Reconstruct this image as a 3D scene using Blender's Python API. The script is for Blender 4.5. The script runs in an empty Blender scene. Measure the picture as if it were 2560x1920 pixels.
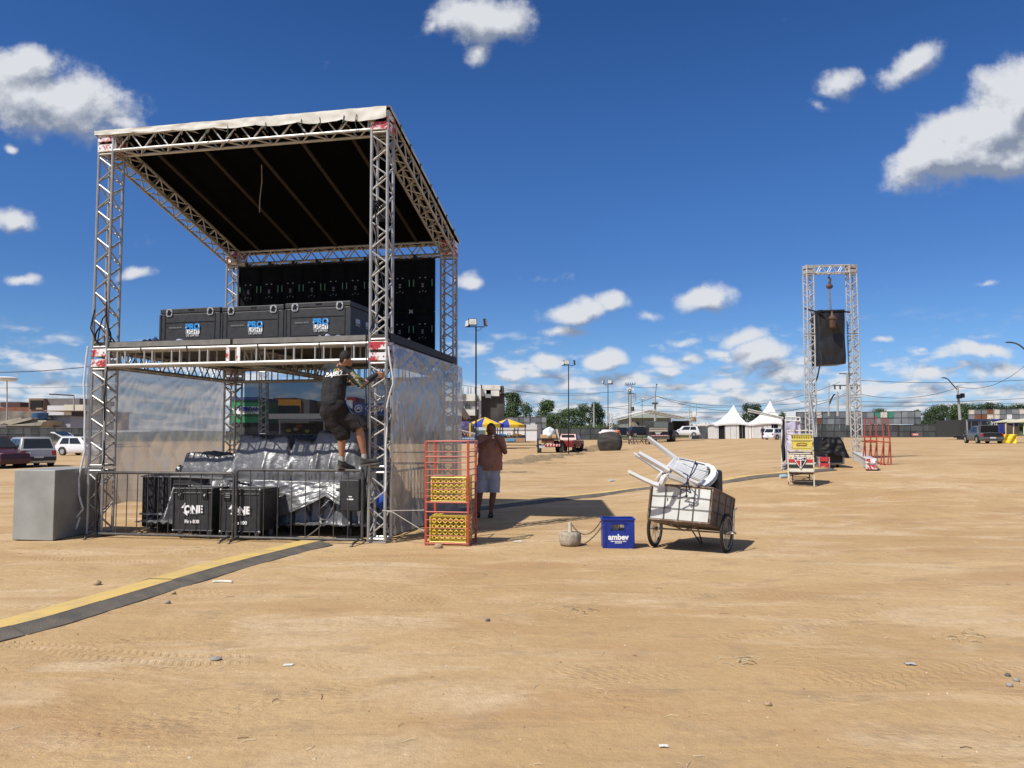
import bpy, bmesh, math, random
from mathutils import Vector, Matrix, noise
random.seed(7)
SC = bpy.context.scene
COL = SC.collection
V = Vector
# ------------------------------------------------------------------ camera
FPX, PITCH, ROLL, CH = 1891.5, 0.0654, 0.0036, 1.583
_F = V((0, math.cos(PITCH), math.sin(PITCH)))
_U0 = V((0, -math.sin(PITCH), math.cos(PITCH)))
_R0 = V((1, 0, 0))
_R = math.cos(ROLL)*_R0 - math.sin(ROLL)*_U0
_U = math.sin(ROLL)*_R0 + math.cos(ROLL)*_U0
cam_d = bpy.data.cameras.new('camera')
cam = bpy.data.objects.new('camera', cam_d)
COL.objects.link(cam)
m = Matrix.Identity(4)
for i in range(3):
    m[i][0] = _R[i]; m[i][1] = _U[i]; m[i][2] = -_F[i]
m[2][3] = CH
cam.matrix_world = m
cam_d.sensor_width = 36.0
cam_d.sensor_fit = 'HORIZONTAL'
cam_d.lens = 36.0*FPX/2560
cam_d.clip_start = 0.1
cam_d.clip_end = 20000
SC.camera = cam
SC.render.resolution_x = 1024; SC.render.resolution_y = 768
SC.view_settings.view_transform = 'Standard'
SC.view_settings.look = 'None'
SC.view_settings.exposure = 0.1
SC.view_settings.gamma = 1.0
SC.render.engine = 'CYCLES'
try:
    SC.cycles.transparent_max_bounces = 24
    SC.cycles.max_bounces = 8
except Exception: pass

def ray(px, py):
    "photo pixel (2560x1920) -> world direction with y = 1"
    d = _F + _R*((px-1280)/FPX) + _U*((960-py)/FPX)
    return d/d.y
def sst(a, b, x):
    t = max(0.0, min(1.0, (x-a)/(b-a))); return t*t*(3-2*t)
def g0(x, y):
    if y <= 1: return 0.0
    return 0.66*sst(0.10, 0.36, x/y)*sst(11.5, 23, y)
def G(px, py):
    "where the sight line of a photo pixel meets the ground"
    d = ray(px, py); t = 2.0; last = t
    while t < 900:
        if CH + d.z*t <= g0(d.x*t, t): break
        last = t; t *= 1.02
    a, b = last, t
    for _ in range(30):
        c = (a+b)/2
        if CH + d.z*c <= g0(d.x*c, c): b = c
        else: a = c
    return V((d.x*b, b, g0(d.x*b, b)))
def P(px, py, Y):
    d = ray(px, py); return V((d.x*Y, Y, CH + d.z*Y))
def C(ox, oy, w, wid=2212.0):
    "mapping of a zoomed crop to photo pixels"
    k = w/wid
    return lambda x, y: (ox+x*k, oy+y*k)

# ------------------------------------------------------------------ sun + sky
SUNV = V((-0.58, -0.54, 1.0)).normalized()
sun_d = bpy.data.lights.new('sun', 'SUN')
sun_d.energy = 5.0; sun_d.angle = math.radians(0.53); sun_d.color = (1.0, 0.955, 0.88)
sun = bpy.data.objects.new('sun', sun_d); COL.objects.link(sun)
sun.rotation_euler = SUNV.to_track_quat('Z', 'Y').to_euler()
sun.location = (-20, -20, 40)
world = bpy.data.worlds.new('World'); SC.world = world
world.use_nodes = True
wt = world.node_tree; wt.nodes.clear()
def build_sky():
    N = wt.nodes; L = wt.links
    out = N.new('ShaderNodeOutputWorld'); bg = N.new('ShaderNodeBackground')
    bg.inputs['Strength'].default_value = SKY_STR
    L.new(bg.outputs[0], out.inputs[0])
    sky = N.new('ShaderNodeTexSky'); sky.sky_type = 'NISHITA'
    sky.sun_disc = False
    sky.sun_elevation = math.asin(SUNV.z)
    sky.sun_rotation = math.atan2(SUNV.x, SUNV.y)
    sky.altitude = 400; sky.air_density = 1.0; sky.dust_density = 0.35; sky.ozone_density = 2.2
    tc = N.new('ShaderNodeTexCoord'); sep = N.new('ShaderNodeSeparateXYZ')
    L.new(tc.outputs['Generated'], sep.inputs[0])
    def M(op, a, b=None, c=None, clamp=False):
        n = N.new('ShaderNodeMath'); n.operation = op; n.use_clamp = clamp
        for i, v in enumerate((a, b, c)):
            if v is None: continue
            if isinstance(v, (int, float)): n.inputs[i].default_value = v
            else: L.new(v, n.inputs[i])
        return n.outputs[0]
    ay = M('MAXIMUM', M('ABSOLUTE', sep.outputs[1]), 0.06)
    a = M('DIVIDE', sep.outputs[0], ay); b = M('DIVIDE', sep.outputs[2], ay)
    cmb = N.new('ShaderNodeCombineXYZ'); L.new(a, cmb.inputs[0]); L.new(b, cmb.inputs[1])
    # cloud density group
    g = bpy.data.node_groups.new('cloud_density', 'ShaderNodeTree')
    g.interface.new_socket('P', in_out='INPUT', socket_type='NodeSocketVector')
    g.interface.new_socket('D', in_out='OUTPUT', socket_type='NodeSocketFloat')
    gn = g.nodes; gl = g.links
    gi = gn.new('NodeGroupInput'); go = gn.new('NodeGroupOutput')
    def GM(op, a, b=None, c=None, clamp=False):
        n = gn.new('ShaderNodeMath'); n.operation = op; n.use_clamp = clamp
        for i, v in enumerate((a, b, c)):
            if v is None: continue
            if isinstance(v, (int, float)): n.inputs[i].default_value = v
            else: gl.new(v, n.inputs[i])
        return n.outputs[0]
    def GR(v, a, b, c, d):
        n = gn.new('ShaderNodeMapRange'); n.clamp = True; n.interpolation_type = 'SMOOTHSTEP'
        gl.new(v, n.inputs[0])
        for i, q in enumerate((a, b, c, d)): n.inputs[i+1].default_value = q
        return n.outputs[0]
    # domain warp
    nw = gn.new('ShaderNodeTexNoise'); nw.inputs['Scale'].default_value = 9; nw.inputs['Detail'].default_value = 3
    gl.new(gi.outputs[0], nw.inputs['Vector'])
    vs = gn.new('ShaderNodeVectorMath'); vs.operation = 'SUBTRACT'; gl.new(nw.outputs['Color'], vs.inputs[0]); vs.inputs[1].default_value = (.5, .5, .5)
    vm = gn.new('ShaderNodeVectorMath'); vm.operation = 'SCALE'; gl.new(vs.outputs[0], vm.inputs[0]); vm.inputs['Scale'].default_value = 0.06
    va = gn.new('ShaderNodeVectorMath'); va.operation = 'ADD'; gl.new(gi.outputs[0], va.inputs[0]); gl.new(vm.outputs[0], va.inputs[1])
    mask = None
    K = 1.15735
    for (cx, cy, rx, ry, rot, amp) in CLOUDS:
        c = ray(cx*K, cy*K)
        mp = gn.new('ShaderNodeMapping'); mp.vector_type = 'TEXTURE'
        mp.inputs['Location'].default_value = (c.x, c.z, 0)
        mp.inputs['Rotation'].default_value = (0, 0, math.radians(rot))
        mp.inputs['Scale'].default_value = (rx*K/FPX*1.25, ry*K/FPX*1.25, 1)
        gl.new(va.outputs[0], mp.inputs['Vector'])
        gr = gn.new('ShaderNodeTexGradient'); gr.gradient_type = 'QUADRATIC_SPHERE' if False else 'SPHERICAL'
        gl.new(mp.outputs[0], gr.inputs[0])
        v = GM('MULTIPLY', gr.outputs['Fac'], amp)
        mask = v if mask is None else GM('MAXIMUM', mask, v)
    n1 = gn.new('ShaderNodeTexNoise'); n1.inputs['Scale'].default_value = 17; n1.inputs['Detail'].default_value = 12; n1.inputs['Roughness'].default_value = 0.62
    gl.new(gi.outputs[0], n1.inputs['Vector'])
    d1 = GM('ADD', GM('MULTIPLY', mask, 2.0), GM('MULTIPLY', GM('SUBTRACT', n1.outputs['Fac'], 0.5), 2.3))
    d1 = GM('SUBTRACT', d1, 0.38)
    # low cumulus field, packed closer towards the horizon
    sp = gn.new('ShaderNodeSeparateXYZ'); gl.new(gi.outputs[0], sp.inputs[0])
    den = GM('ADD', GM('MAXIMUM', sp.outputs[1], 0.0), 0.085)
    inv = GM('DIVIDE', 1.0, den)
    u = GM('MULTIPLY', GM('MULTIPLY', sp.outputs[0], inv), 1.9)
    w = GM('MULTIPLY', inv, 1.35)
    cb = gn.new('ShaderNodeCombineXYZ'); gl.new(u, cb.inputs[0]); gl.new(w, cb.inputs[1])
    n2 = gn.new('ShaderNodeTexNoise'); n2.inputs['Scale'].default_value = 1.0; n2.inputs['Detail'].default_value = 2.0; n2.inputs['Roughness'].default_value = 0.5
    gl.new(cb.outputs[0], n2.inputs['Vector'])
    n3 = gn.new('ShaderNodeTexNoise'); n3.inputs['Scale'].default_value = 60; n3.inputs['Detail'].default_value = 6
    st = gn.new('ShaderNodeMapping'); st.inputs['Scale'].default_value = (0.55, 1.2, 1); gl.new(gi.outputs[0], st.inputs[0]); gl.new(st.outputs[0], n3.inputs['Vector'])
    cov = GR(sp.outputs[1], 0.01, 0.15, 0.85, 0.0)
    d2 = GM('ADD', GM('MULTIPLY', GM('SUBTRACT', n2.outputs['Fac'], 0.5), 3.0), GM('MULTIPLY', GM('SUBTRACT', n3.outputs['Fac'], 0.5), 2.2))
    d2 = GM('ADD', d2, GM('SUBTRACT', cov, 0.14))
    d2 = GM('MULTIPLY', d2, GR(sp.outputs[1], 0.10, 0.19, 1.0, 0.0))
    d = GM('MAXIMUM', d1, d2)
    gl.new(d, go.inputs[0])
    def dens(off):
        gnn = N.new('ShaderNodeGroup'); gnn.node_tree = g
        av = N.new('ShaderNodeVectorMath'); av.operation = 'ADD'; L.new(cmb.outputs[0], av.inputs[0]); av.inputs[1].default_value = off
        L.new(av.outputs[0], gnn.inputs[0]); return gnn.outputs[0]
    dA = dens((0, 0, 0)); dB = dens((-0.008, 0.022, 0))
    alpha = N.new('ShaderNodeMapRange'); alpha.clamp = True; alpha.interpolation_type = 'SMOOTHSTEP'
    L.new(dA, alpha.inputs[0]); alpha.inputs[1].default_value = 0.0; alpha.inputs[2].default_value = 0.95; alpha.inputs[3].default_value = 0; alpha.inputs[4].default_value = 1
    sh = M('SUBTRACT', dA, dB)
    lit = N.new('ShaderNodeMapRange'); lit.clamp = True
    L.new(sh, lit.inputs[0]); lit.inputs[1].default_value = -0.50; lit.inputs[2].default_value = 0.42; lit.inputs[3].default_value = 0; lit.inputs[4].default_value = 1
    cr = N.new('ShaderNodeMix'); cr.data_type = 'RGBA'
    L.new(lit.outputs[0], cr.inputs[0])
    cr.inputs[6].default_value = (CB*0.33, CB*0.385, CB*0.50, 1); cr.inputs[7].default_value = (CB*0.98, CB*1.0, CB*1.04, 1)
    # sky colour: deeper towards the zenith
    hs = N.new('ShaderNodeMix'); hs.data_type = 'RGBA'; hs.blend_type = 'MULTIPLY'; hs.inputs[0].default_value = 1.0
    rmp = N.new('ShaderNodeValToRGB'); L.new(M('MULTIPLY', sep.outputs[2], 1.0), rmp.inputs[0])
    e = rmp.color_ramp.elements
    e[0].position = 0.0; e[0].color = SKYM[0][1]; e[1].position = SKYM[1][0]; e[1].color = SKYM[1][1]
    for p_, c_ in SKYM[2:]: q = e.new(p_); q.color = c_
    L.new(sky.outputs[0], hs.inputs[6]); L.new(rmp.outputs[0], hs.inputs[7])
    # pale warm mix added overhead and round the sun, unseen, to neutralise blue shade
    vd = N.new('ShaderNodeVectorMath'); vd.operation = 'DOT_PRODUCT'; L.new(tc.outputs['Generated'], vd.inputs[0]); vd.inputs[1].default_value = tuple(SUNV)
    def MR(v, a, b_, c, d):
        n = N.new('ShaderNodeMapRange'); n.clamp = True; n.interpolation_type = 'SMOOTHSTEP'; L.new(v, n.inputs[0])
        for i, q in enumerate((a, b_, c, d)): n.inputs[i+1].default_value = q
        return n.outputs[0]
    fill_mix = M('MAXIMUM', MR(sep.outputs[2], .54, .74, 0, .24), MR(vd.outputs['Value'], .45, .95, 0, .30))
    vm_ = N.new('ShaderNodeMix'); vm_.data_type = 'RGBA'; L.new(fill_mix, vm_.inputs[0]); L.new(hs.outputs[2], vm_.inputs[6]); vm_.inputs[7].default_value = (CB*.92, CB*.84, CB*.72, 1)
    mx = N.new('ShaderNodeMix'); mx.data_type = 'RGBA'
    af = M('MULTIPLY', alpha.outputs[0], 0.94)
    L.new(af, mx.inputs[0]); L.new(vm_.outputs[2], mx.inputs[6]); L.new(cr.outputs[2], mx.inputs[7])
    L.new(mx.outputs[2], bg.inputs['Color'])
SKY_STR = 0.10
CB = 7.2
SKYM = [(0.0, (.56, .75, 1.17, 1)), (.12, (.42, .655, .99, 1)), (.20, (.36, .59, .955, 1)), (.29, (.342, .61, 1.0, 1)), (.385, (.314, .60, 1.0, 1)), (.50, (.255, .525, .915, 1))]
CLOUDS = [ # centre and half size in photo pixels of the 2212 wide view, tilt, strength
 (110,215,230,95,-8,1.1),(60,150,110,60,0,1.0),(250,250,120,40,-12,.7),
 (1045,45,135,75,0,1.0),(1040,120,60,45,0,.75),(930,60,60,30,10,.5),
 (2120,290,250,85,27,1.35),(2200,230,130,120,30,1.3),(2010,345,120,60,14,1.2),(2120,330,140,70,5,1.3),
 (1965,140,105,50,28,.85),(1815,175,65,52,20,.75),(1780,235,30,25,0,.45),(2180,350,110,55,0,1.0),
 (30,475,62,36,-15,.95),(15,320,24,20,0,.8),
 (290,590,70,22,0,.7),(40,610,55,16,0,.7),(1012,607,45,24,0,.9),(1170,600,90,22,8,.33),
 (1240,672,85,34,8,1.0),(1310,650,60,36,10,1.0),(1525,650,72,40,14,.95),(1215,718,75,20,0,.65),(1400,678,45,22,0,.55),
 (1600,740,70,24,14,.85),(1650,765,100,32,0,1.0),(1990,755,20,10,0,.5),(2120,752,90,22,0,.9),(2200,800,120,34,0,.8),(1900,740,40,14,0,.5),
 (1188,785,55,24,0,1.05),(1105,806,55,22,0,.95),(1310,783,60,24,0,1.0),(1425,780,60,20,0,.8),(1490,772,40,14,0,.7),(1440,800,50,18,0,.8),
 (1230,820,60,18,0,.8),(1560,815,80,24,0,.85),(1700,810,90,26,0,.85),(90,790,62,20,0,.8),(110,835,80,22,0,.8),(20,840,60,20,0,.8),(2135,610,35,12,0,.5),
 (1480,735,60,14,0,.6),(1790,770,60,16,0,.6),(2010,810,90,22,0,.75),(2170,850,90,20,0,.7),(1050,840,60,16,0,.7),(1350,830,60,16,0,.7),(1640,850,90,18,0,.7),(1830,830,60,16,0,.6)]
build_sky()

# ------------------------------------------------------------------ materials
MAT = {}
def mat(name, col, rough=0.6, metal=0.0, var=0.12, scale=8.0, bump=0.0, bscale=None, col2=None, spec=0.5, emit=None, coord='Object', thr=(0.35, 0.7), stretch=None, detail=5):
    if name in MAT: return MAT[name]
    M = bpy.data.materials.new(name); M.use_nodes = True
    nt = M.node_tree; N = nt.nodes; L = nt.links
    b = N['Principled BSDF']
    b.inputs['Roughness'].default_value = rough; b.inputs['Metallic'].default_value = metal
    b.inputs['Specular IOR Level'].default_value = spec
    tc = N.new('ShaderNodeTexCoord'); src = tc.outputs[coord]
    if stretch:
        mp = N.new('ShaderNodeMapping'); mp.inputs['Scale'].default_value = stretch; L.new(src, mp.inputs[0]); src = mp.outputs[0]
    n = N.new('ShaderNodeTexNoise'); n.inputs['Scale'].default_value = scale; n.inputs['Detail'].default_value = detail
    L.new(src, n.inputs['Vector'])
    mr = N.new('ShaderNodeMapRange'); mr.clamp = True
    L.new(n.outputs['Fac'], mr.inputs[0]); mr.inputs[1].default_value = thr[0]; mr.inputs[2].default_value = thr[1]
    mx = N.new('ShaderNodeMix'); mx.data_type = 'RGBA'
    L.new(mr.outputs[0], mx.inputs[0])
    c2 = col2 if col2 else tuple(min(1, c*(1-var*2)) for c in col[:3])
    mx.inputs[6].default_value = (*col[:3], 1); mx.inputs[7].default_value = (*c2[:3], 1)
    L.new(mx.outputs[2], b.inputs['Base Color'])
    if bump:
        n2 = N.new('ShaderNodeTexNoise'); n2.inputs['Scale'].default_value = bscale or scale*3; n2.inputs['Detail'].default_value = 6
        L.new(src, n2.inputs['Vector'])
        bp = N.new('ShaderNodeBump'); bp.inputs['Strength'].default_value = bump; bp.inputs['Distance'].default_value = 0.02
        L.new(n2.outputs['Fac'], bp.inputs['Height']); L.new(bp.outputs[0], b.inputs['Normal'])
    MAT[name] = M
    return M

# ------------------------------------------------------------------ mesh helper
WL = {}
def tag(o, label=None, cat=None, group=None, kind=None):
    if label: o['label'] = label
    if cat: o['category'] = cat
    if group: o['group'] = group
    if kind: o['kind'] = kind
    return o
def empty(name, loc, label, cat, group=None, rotz=0.0):
    o = bpy.data.objects.new(name, None); COL.objects.link(o)
    o.location = loc; o.rotation_euler = (0, 0, rotz); o.empty_display_size = 0.2
    WL[o] = V(loc)
    return tag(o, label, cat, group)
def perp(d):
    a = V((0, 0, 1)) if abs(d.z) < 0.9 else V((1, 0, 0))
    x = d.cross(a).normalized(); return x, d.cross(x).normalized()
class MB:
    def __init__(s): s.v = []; s.f = []; s.m = []; s.mi = 0
    def add(s, vs, fs):
        o = len(s.v); s.v += [V(p) for p in vs]
        s.f += [tuple(i+o for i in f) for f in fs]; s.m += [s.mi]*len(fs)
        return s
    def quad(s, *p): return s.add(p, [tuple(range(len(p)))])
    def box(s, c, size, X=(1, 0, 0), Y=(0, 1, 0), Z=(0, 0, 1)):
        c = V(c); X = V(X)*size[0]/2; Y = V(Y)*size[1]/2; Z = V(Z)*size[2]/2
        vs = [c+X*i+Y*j+Z*k for k in (-1, 1) for j in (-1, 1) for i in (-1, 1)]
        return s.add(vs, [(0,2,3,1),(4,5,7,6),(0,1,5,4),(2,6,7,3),(0,4,6,2),(1,3,7,5)])
    def hexa(s, b, t):
        return s.add(list(b)+list(t), [(3,2,1,0),(4,5,6,7),(0,1,5,4),(1,2,6,5),(2,3,7,6),(3,0,4,7)])
    def tube(s, pts, r, seg=8, caps=True, closed=False):
        pts = [V(p) for p in pts]; n = len(pts)
        rs = r if isinstance(r, (list, tuple)) else [r]*n
        rings = []; x = None
        for i, p in enumerate(pts):
            if closed: d = (pts[(i+1) % n]-pts[i-1])
            else: d = pts[min(i+1, n-1)]-pts[max(i-1, 0)]
            if d.length < 1e-9: d = V((0, 0, 1))
            d.normalize()
            if x is None: x, y = perp(d)
            else:
                x = (x-d*x.dot(d))
                if x.length < 1e-6: x, y = perp(d)
                x.normalize(); y = d.cross(x)
            rings.append([p+(x*math.cos(2*math.pi*k/seg)+y*math.sin(2*math.pi*k/seg))*rs[i] for k in range(seg)])
        vs = [q for rg in rings for q in rg]; fs = []
        for i in range(n if closed else n-1):
            j = (i+1) % n
            for k in range(seg):
                k2 = (k+1) % seg
                fs.append((i*seg+k, i*seg+k2, j*seg+k2, j*seg+k))
        if caps and not closed:
            fs.append(tuple(range(seg))[::-1]); fs.append(tuple((n-1)*seg+k for k in range(seg)))
        return s.add(vs, fs)
    def cyl(s, a, b, r, r2=None, seg=16):
        return s.tube([a, b], [r, r if r2 is None else r2], seg)
    def lathe(s, c, prof, seg=20, X=(1,0,0), Y=(0,1,0), Z=(0,0,1)):
        c = V(c); X, Y, Z = V(X), V(Y), V(Z); vs = []; fs = []
        for (r, z) in prof:
            for k in range(seg):
                a = 2*math.pi*k/seg
                vs.append(c+(X*math.cos(a)+Y*math.sin(a))*r+Z*z)
        for i in range(len(prof)-1):
            for k in range(seg):
                k2 = (k+1) % seg
                fs.append((i*seg+k, i*seg+k2, (i+1)*seg+k2, (i+1)*seg+k))
        fs.append(tuple(range(seg))[::-1]); fs.append(tuple((len(prof)-1)*seg+k for k in range(seg)))
        return s.add(vs, fs)
    def grid(s, fn, nu, nv, wrap=False):
        vs = [fn(i/(nu if not wrap else nu), j/nv) for j in range(nv+1) for i in range(nu+(0 if wrap else 1))]
        w = nu+(0 if wrap else 1); fs = []
        for j in range(nv):
            for i in range(nu):
                i2 = (i+1) % w
                fs.append((j*w+i, j*w+i2, (j+1)*w+i2, (j+1)*w+i))
        return s.add(vs, fs)
    def prism(s, pts, d):
        "polygon extruded by vector d"
        n = len(pts); pts = [V(p) for p in pts]; d = V(d)
        return s.add(pts+[p+d for p in pts], [tuple(range(n))[::-1], tuple(range(n, 2*n))]+[(i, (i+1) % n, n+(i+1) % n, n+i) for i in range(n)])
    def ball(s, c, r, seg=10, rings=7, sc=(1,1,1)):
        prof = []
        for i in range(rings+1):
            t = math.pi*i/rings
            prof.append((max(1e-4, math.sin(t))*r, -math.cos(t)*r))
        c = V(c); o = len(s.v)
        s.lathe((0,0,0), prof, seg)
        for i in range(o, len(s.v)):
            p = s.v[i]; s.v[i] = c+V((p.x*sc[0], p.y*sc[1], p.z*sc[2]))
        return s
    def build(s, name, mats, parent=None, smooth=False, local=False, bevel=0.0, fix=True, solid=0.0):
        me = bpy.data.meshes.new(name)
        if parent is not None and not local: off = WL[parent]
        elif parent is None and not local:
            xs = [p.x for p in s.v]; ys = [p.y for p in s.v]; zs = [p.z for p in s.v]
            off = V(((min(xs)+max(xs))/2, (min(ys)+max(ys))/2, min(zs)))
        else: off = V((0, 0, 0))
        me.from_pydata([tuple(p-off) for p in s.v], [], s.f)
        if not isinstance(mats, (list, tuple)): mats = [mats]
        for q in mats: me.materials.append(q)
        me.polygons.foreach_set('material_index', s.m)
        if fix:
            bm = bmesh.new(); bm.from_mesh(me)
            bmesh.ops.recalc_face_normals(bm, faces=bm.faces)
            bm.to_mesh(me); bm.free()
        if smooth:
            me.polygons.foreach_set('use_smooth', [True]*len(me.polygons))
            if smooth != 'all':
                try: me.set_sharp_from_angle(angle=math.radians(40))
                except Exception: pass
        me.update()
        o = bpy.data.objects.new(name, me); COL.objects.link(o)
        if parent is not None:
            o.parent = parent; WL[o] = off
        else:
            o.location = off; WL[o] = off
        if solid:
            q = o.modifiers.new('thickness', 'SOLIDIFY'); q.thickness = solid
        if bevel:
            q = o.modifiers.new('bevel', 'BEVEL'); q.width = bevel; q.segments = 2; q.limit_method = 'ANGLE'; q.angle_limit = math.radians(40)
        return o
def dup(o, parent=None):
    c = o.copy(); COL.objects.link(c)
    if parent is not None: c.parent = parent
    for ch in list(o.children): dup(ch, c)
    return c
def text(name, s, size, origin, X, Z, material, parent, ext=0.002, align='CENTER', shear=0, bold=0.0, sx=1.0):
    "lettering standing in the plane of X (reading direction) and Z (up)"
    cu = bpy.data.curves.new(name, 'FONT'); cu.body = s; cu.size = size; cu.extrude = ext; cu.align_x = align; cu.align_y = 'CENTER'
    cu.shear = shear; cu.offset = bold; cu.resolution_u = 3
    o = bpy.data.objects.new(name, cu); COL.objects.link(o)
    dg = bpy.context.evaluated_depsgraph_get()
    me = bpy.data.meshes.new_from_object(o.evaluated_get(dg)); me.name = name
    bpy.data.objects.remove(o)
    me.materials.clear(); me.materials.append(material)
    X = V(X).normalized(); Z = V(Z).normalized(); Yv = Z.cross(X)
    off = WL[parent] if parent in WL else V((0, 0, 0))
    og = V(origin)-off
    for v in me.vertices:
        c = v.co.copy(); v.co = og + X*c.x*sx + Z*c.y - (-Yv)*0 + Yv*(-c.z)*-1
    r = bpy.data.objects.new(name, me); COL.objects.link(r); r.parent = parent
    WL[r] = off
    return r
def quickmesh(o, mods=True):
    dg = bpy.context.evaluated_depsgraph_get()
    me = bpy.data.meshes.new_from_object(o.evaluated_get(dg)); return me
# ------------------------------------------------------------------ ground
def ground_material():
    M = bpy.data.materials.new('dirt'); M.use_nodes = True
    nt = M.node_tree; N = nt.nodes; L = nt.links; b = N['Principled BSDF']
    b.inputs['Roughness'].default_value = 0.95; b.inputs['Specular IOR Level'].default_value = 0.15
    tc = N.new('ShaderNodeTexCoord'); src = tc.outputs['Object']
    def noise_(scale, detail=6, st=None, rough=0.55, dist=0.0, rot=0):
        v = src
        if st:
            mp = N.new('ShaderNodeMapping'); mp.inputs['Scale'].default_value = st; mp.inputs['Rotation'].default_value = (0, 0, math.radians(rot)); L.new(src, mp.inputs[0]); v = mp.outputs[0]
        n = N.new('ShaderNodeTexNoise'); n.inputs['Scale'].default_value = scale; n.inputs['Detail'].default_value = detail
        n.inputs['Roughness'].default_value = rough; n.inputs['Distortion'].default_value = dist
        L.new(v, n.inputs['Vector']); return n.outputs['Fac']
    def mrng(v, a, b_, c=0, d=1):
        n = N.new('ShaderNodeMapRange'); n.clamp = True; L.new(v, n.inputs[0])
        for i, q in enumerate((a, b_, c, d)): n.inputs[i+1].default_value = q
        return n.outputs[0]
    def mix(f, a, c, mode='MIX'):
        n = N.new('ShaderNodeMix'); n.data_type = 'RGBA'; n.blend_type = mode
        for k, v in ((0, f), (6, a), (7, c)):
            if isinstance(v, float): n.inputs[k].default_value = v
            elif isinstance(v, tuple): n.inputs[k].default_value = (*v, 1)
            else: L.new(v, n.inputs[k])
        return n.outputs[2]
    def mth(op, a, c=0.0):
        n = N.new('ShaderNodeMath'); n.operation = op
        for i, v in enumerate((a, c)):
            if isinstance(v, (int, float)): n.inputs[i].default_value = v
            else: L.new(v, n.inputs[i])
        return n.outputs[0]
    c = mix(mrng(noise_(0.20, 6), .40, .60), (0.511, 0.356, 0.188), (0.435, 0.283, 0.136))
    c = mix(mrng(noise_(0.9, 8, (0.55, 1.4, 1), rough=.62, dist=.9, rot=-8), .50, .64, 0, .85), c, (0.571, 0.427, 0.268))     # pale dusty streaks
    c = mix(mrng(noise_(0.7, 6, (0.5, 1.3, 1), dist=.4, rot=12), .53, .64, 0, .65), c, (0.390, 0.234, 0.113))   # reddish patches
    c = mix(mrng(noise_(2.6, 9, (.75, 1.25, 1), .68, rot=14), .53, .66, 0, .55), c, (0.311, 0.222, 0.133))                     # scuffed darker earth
    c = mix(mrng(noise_(14, 8, None, .7), .42, .68, 0, .42), c, (0.328, 0.222, 0.119))
    c = mix(mrng(noise_(75, 3), .60, .72, 0, .45), c, (0.226, 0.154, 0.095))                     # grit
    c = mix(mrng(noise_(60, 3, (1.1, 1, 1)), .66, .74, 0, .5), c, (0.610, 0.502, 0.369))
    # far ground greener and darker beyond the lot
    ln = N.new('ShaderNodeVectorMath'); ln.operation = 'LENGTH'; L.new(src, ln.inputs[0])
    c = mix(mrng(ln.outputs['Value'], 170, 230), c, (0.075, 0.085, 0.04))
    L.new(c, b.inputs['Base Color'])
    # tyre prints: crossing bands of short lugs
    def tread(rot, wid, sc, off):
        mp = N.new('ShaderNodeMapping'); mp.inputs['Rotation'].default_value = (0, 0, math.radians(rot)); L.new(src, mp.inputs[0])
        dn = N.new('ShaderNodeTexNoise'); dn.inputs['Scale'].default_value = 0.25; dn.inputs['Detail'].default_value = 2; L.new(src, dn.inputs['Vector'])
        s = N.new('ShaderNodeSeparateXYZ'); L.new(mp.outputs[0], s.inputs[0])
        y = mth('ADD', s.outputs[1], mth('MULTIPLY', dn.outputs['Fac'], 2.4))
        band = mth('PINGPONG', mth('ADD', y, off), wid)
        inb = mrng(band, 0.10, 0.13, 1, 0)
        lug = mth('SINE', mth('ADD', mth('MULTIPLY', s.outputs[0], sc), mth('MULTIPLY', mth('ABSOLUTE', mth('SUBTRACT', band, .06)), 60)), 0)
        keep = mrng(noise_(0.55, 4), .47, .56)
        return mth('MULTIPLY', mth('MULTIPLY', inb, mrng(lug, -.2, .5)), keep)
    h = mth('ADD', mth('MULTIPLY', noise_(3.0, 8, (.7, 1.3, 1), .6), 0.9), mth('MULTIPLY', noise_(22, 8, None, .72), 0.62))
    h = mth('ADD', h, mth('MULTIPLY', noise_(90, 4), 0.2))
    h = mth('SUBTRACT', h, mth('MULTIPLY', tread(4, 1.1, 95, .2), 0.26))
    h = mth('ADD', h, mth('MULTIPLY', mth('MULTIPLY', noise_(9, 5, (1, 1.5, 1), .6), mrng(noise_(.6, 4), .48, .60)), 1.5))
    h = mth('SUBTRACT', h, mth('MULTIPLY', tread(-24, 1.7, 80, .9), 0.2))
    h = mth('SUBTRACT', h, mth('MULTIPLY', mrng(noise_(1.0, 3, (.16, 3.2, 1), dist=.3, rot=2), .55, .60), 0.14))
    bp = N.new('ShaderNodeBump'); bp.inputs['Strength'].default_value = 0.5; bp.inputs['Distance'].default_value = 0.05
    L.new(h, bp.inputs['Height']); L.new(bp.outputs[0], b.inputs['Normal'])
    return M
def gz(x, y):
    r = math.hypot(x, y)
    a = 0.010*sst(0, 3, r)
    return g0(x, y) + a*(noise.fractal(V((x*1.1, y*1.6, 0)), 1.0, 2.0, 4))*1.1
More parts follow.
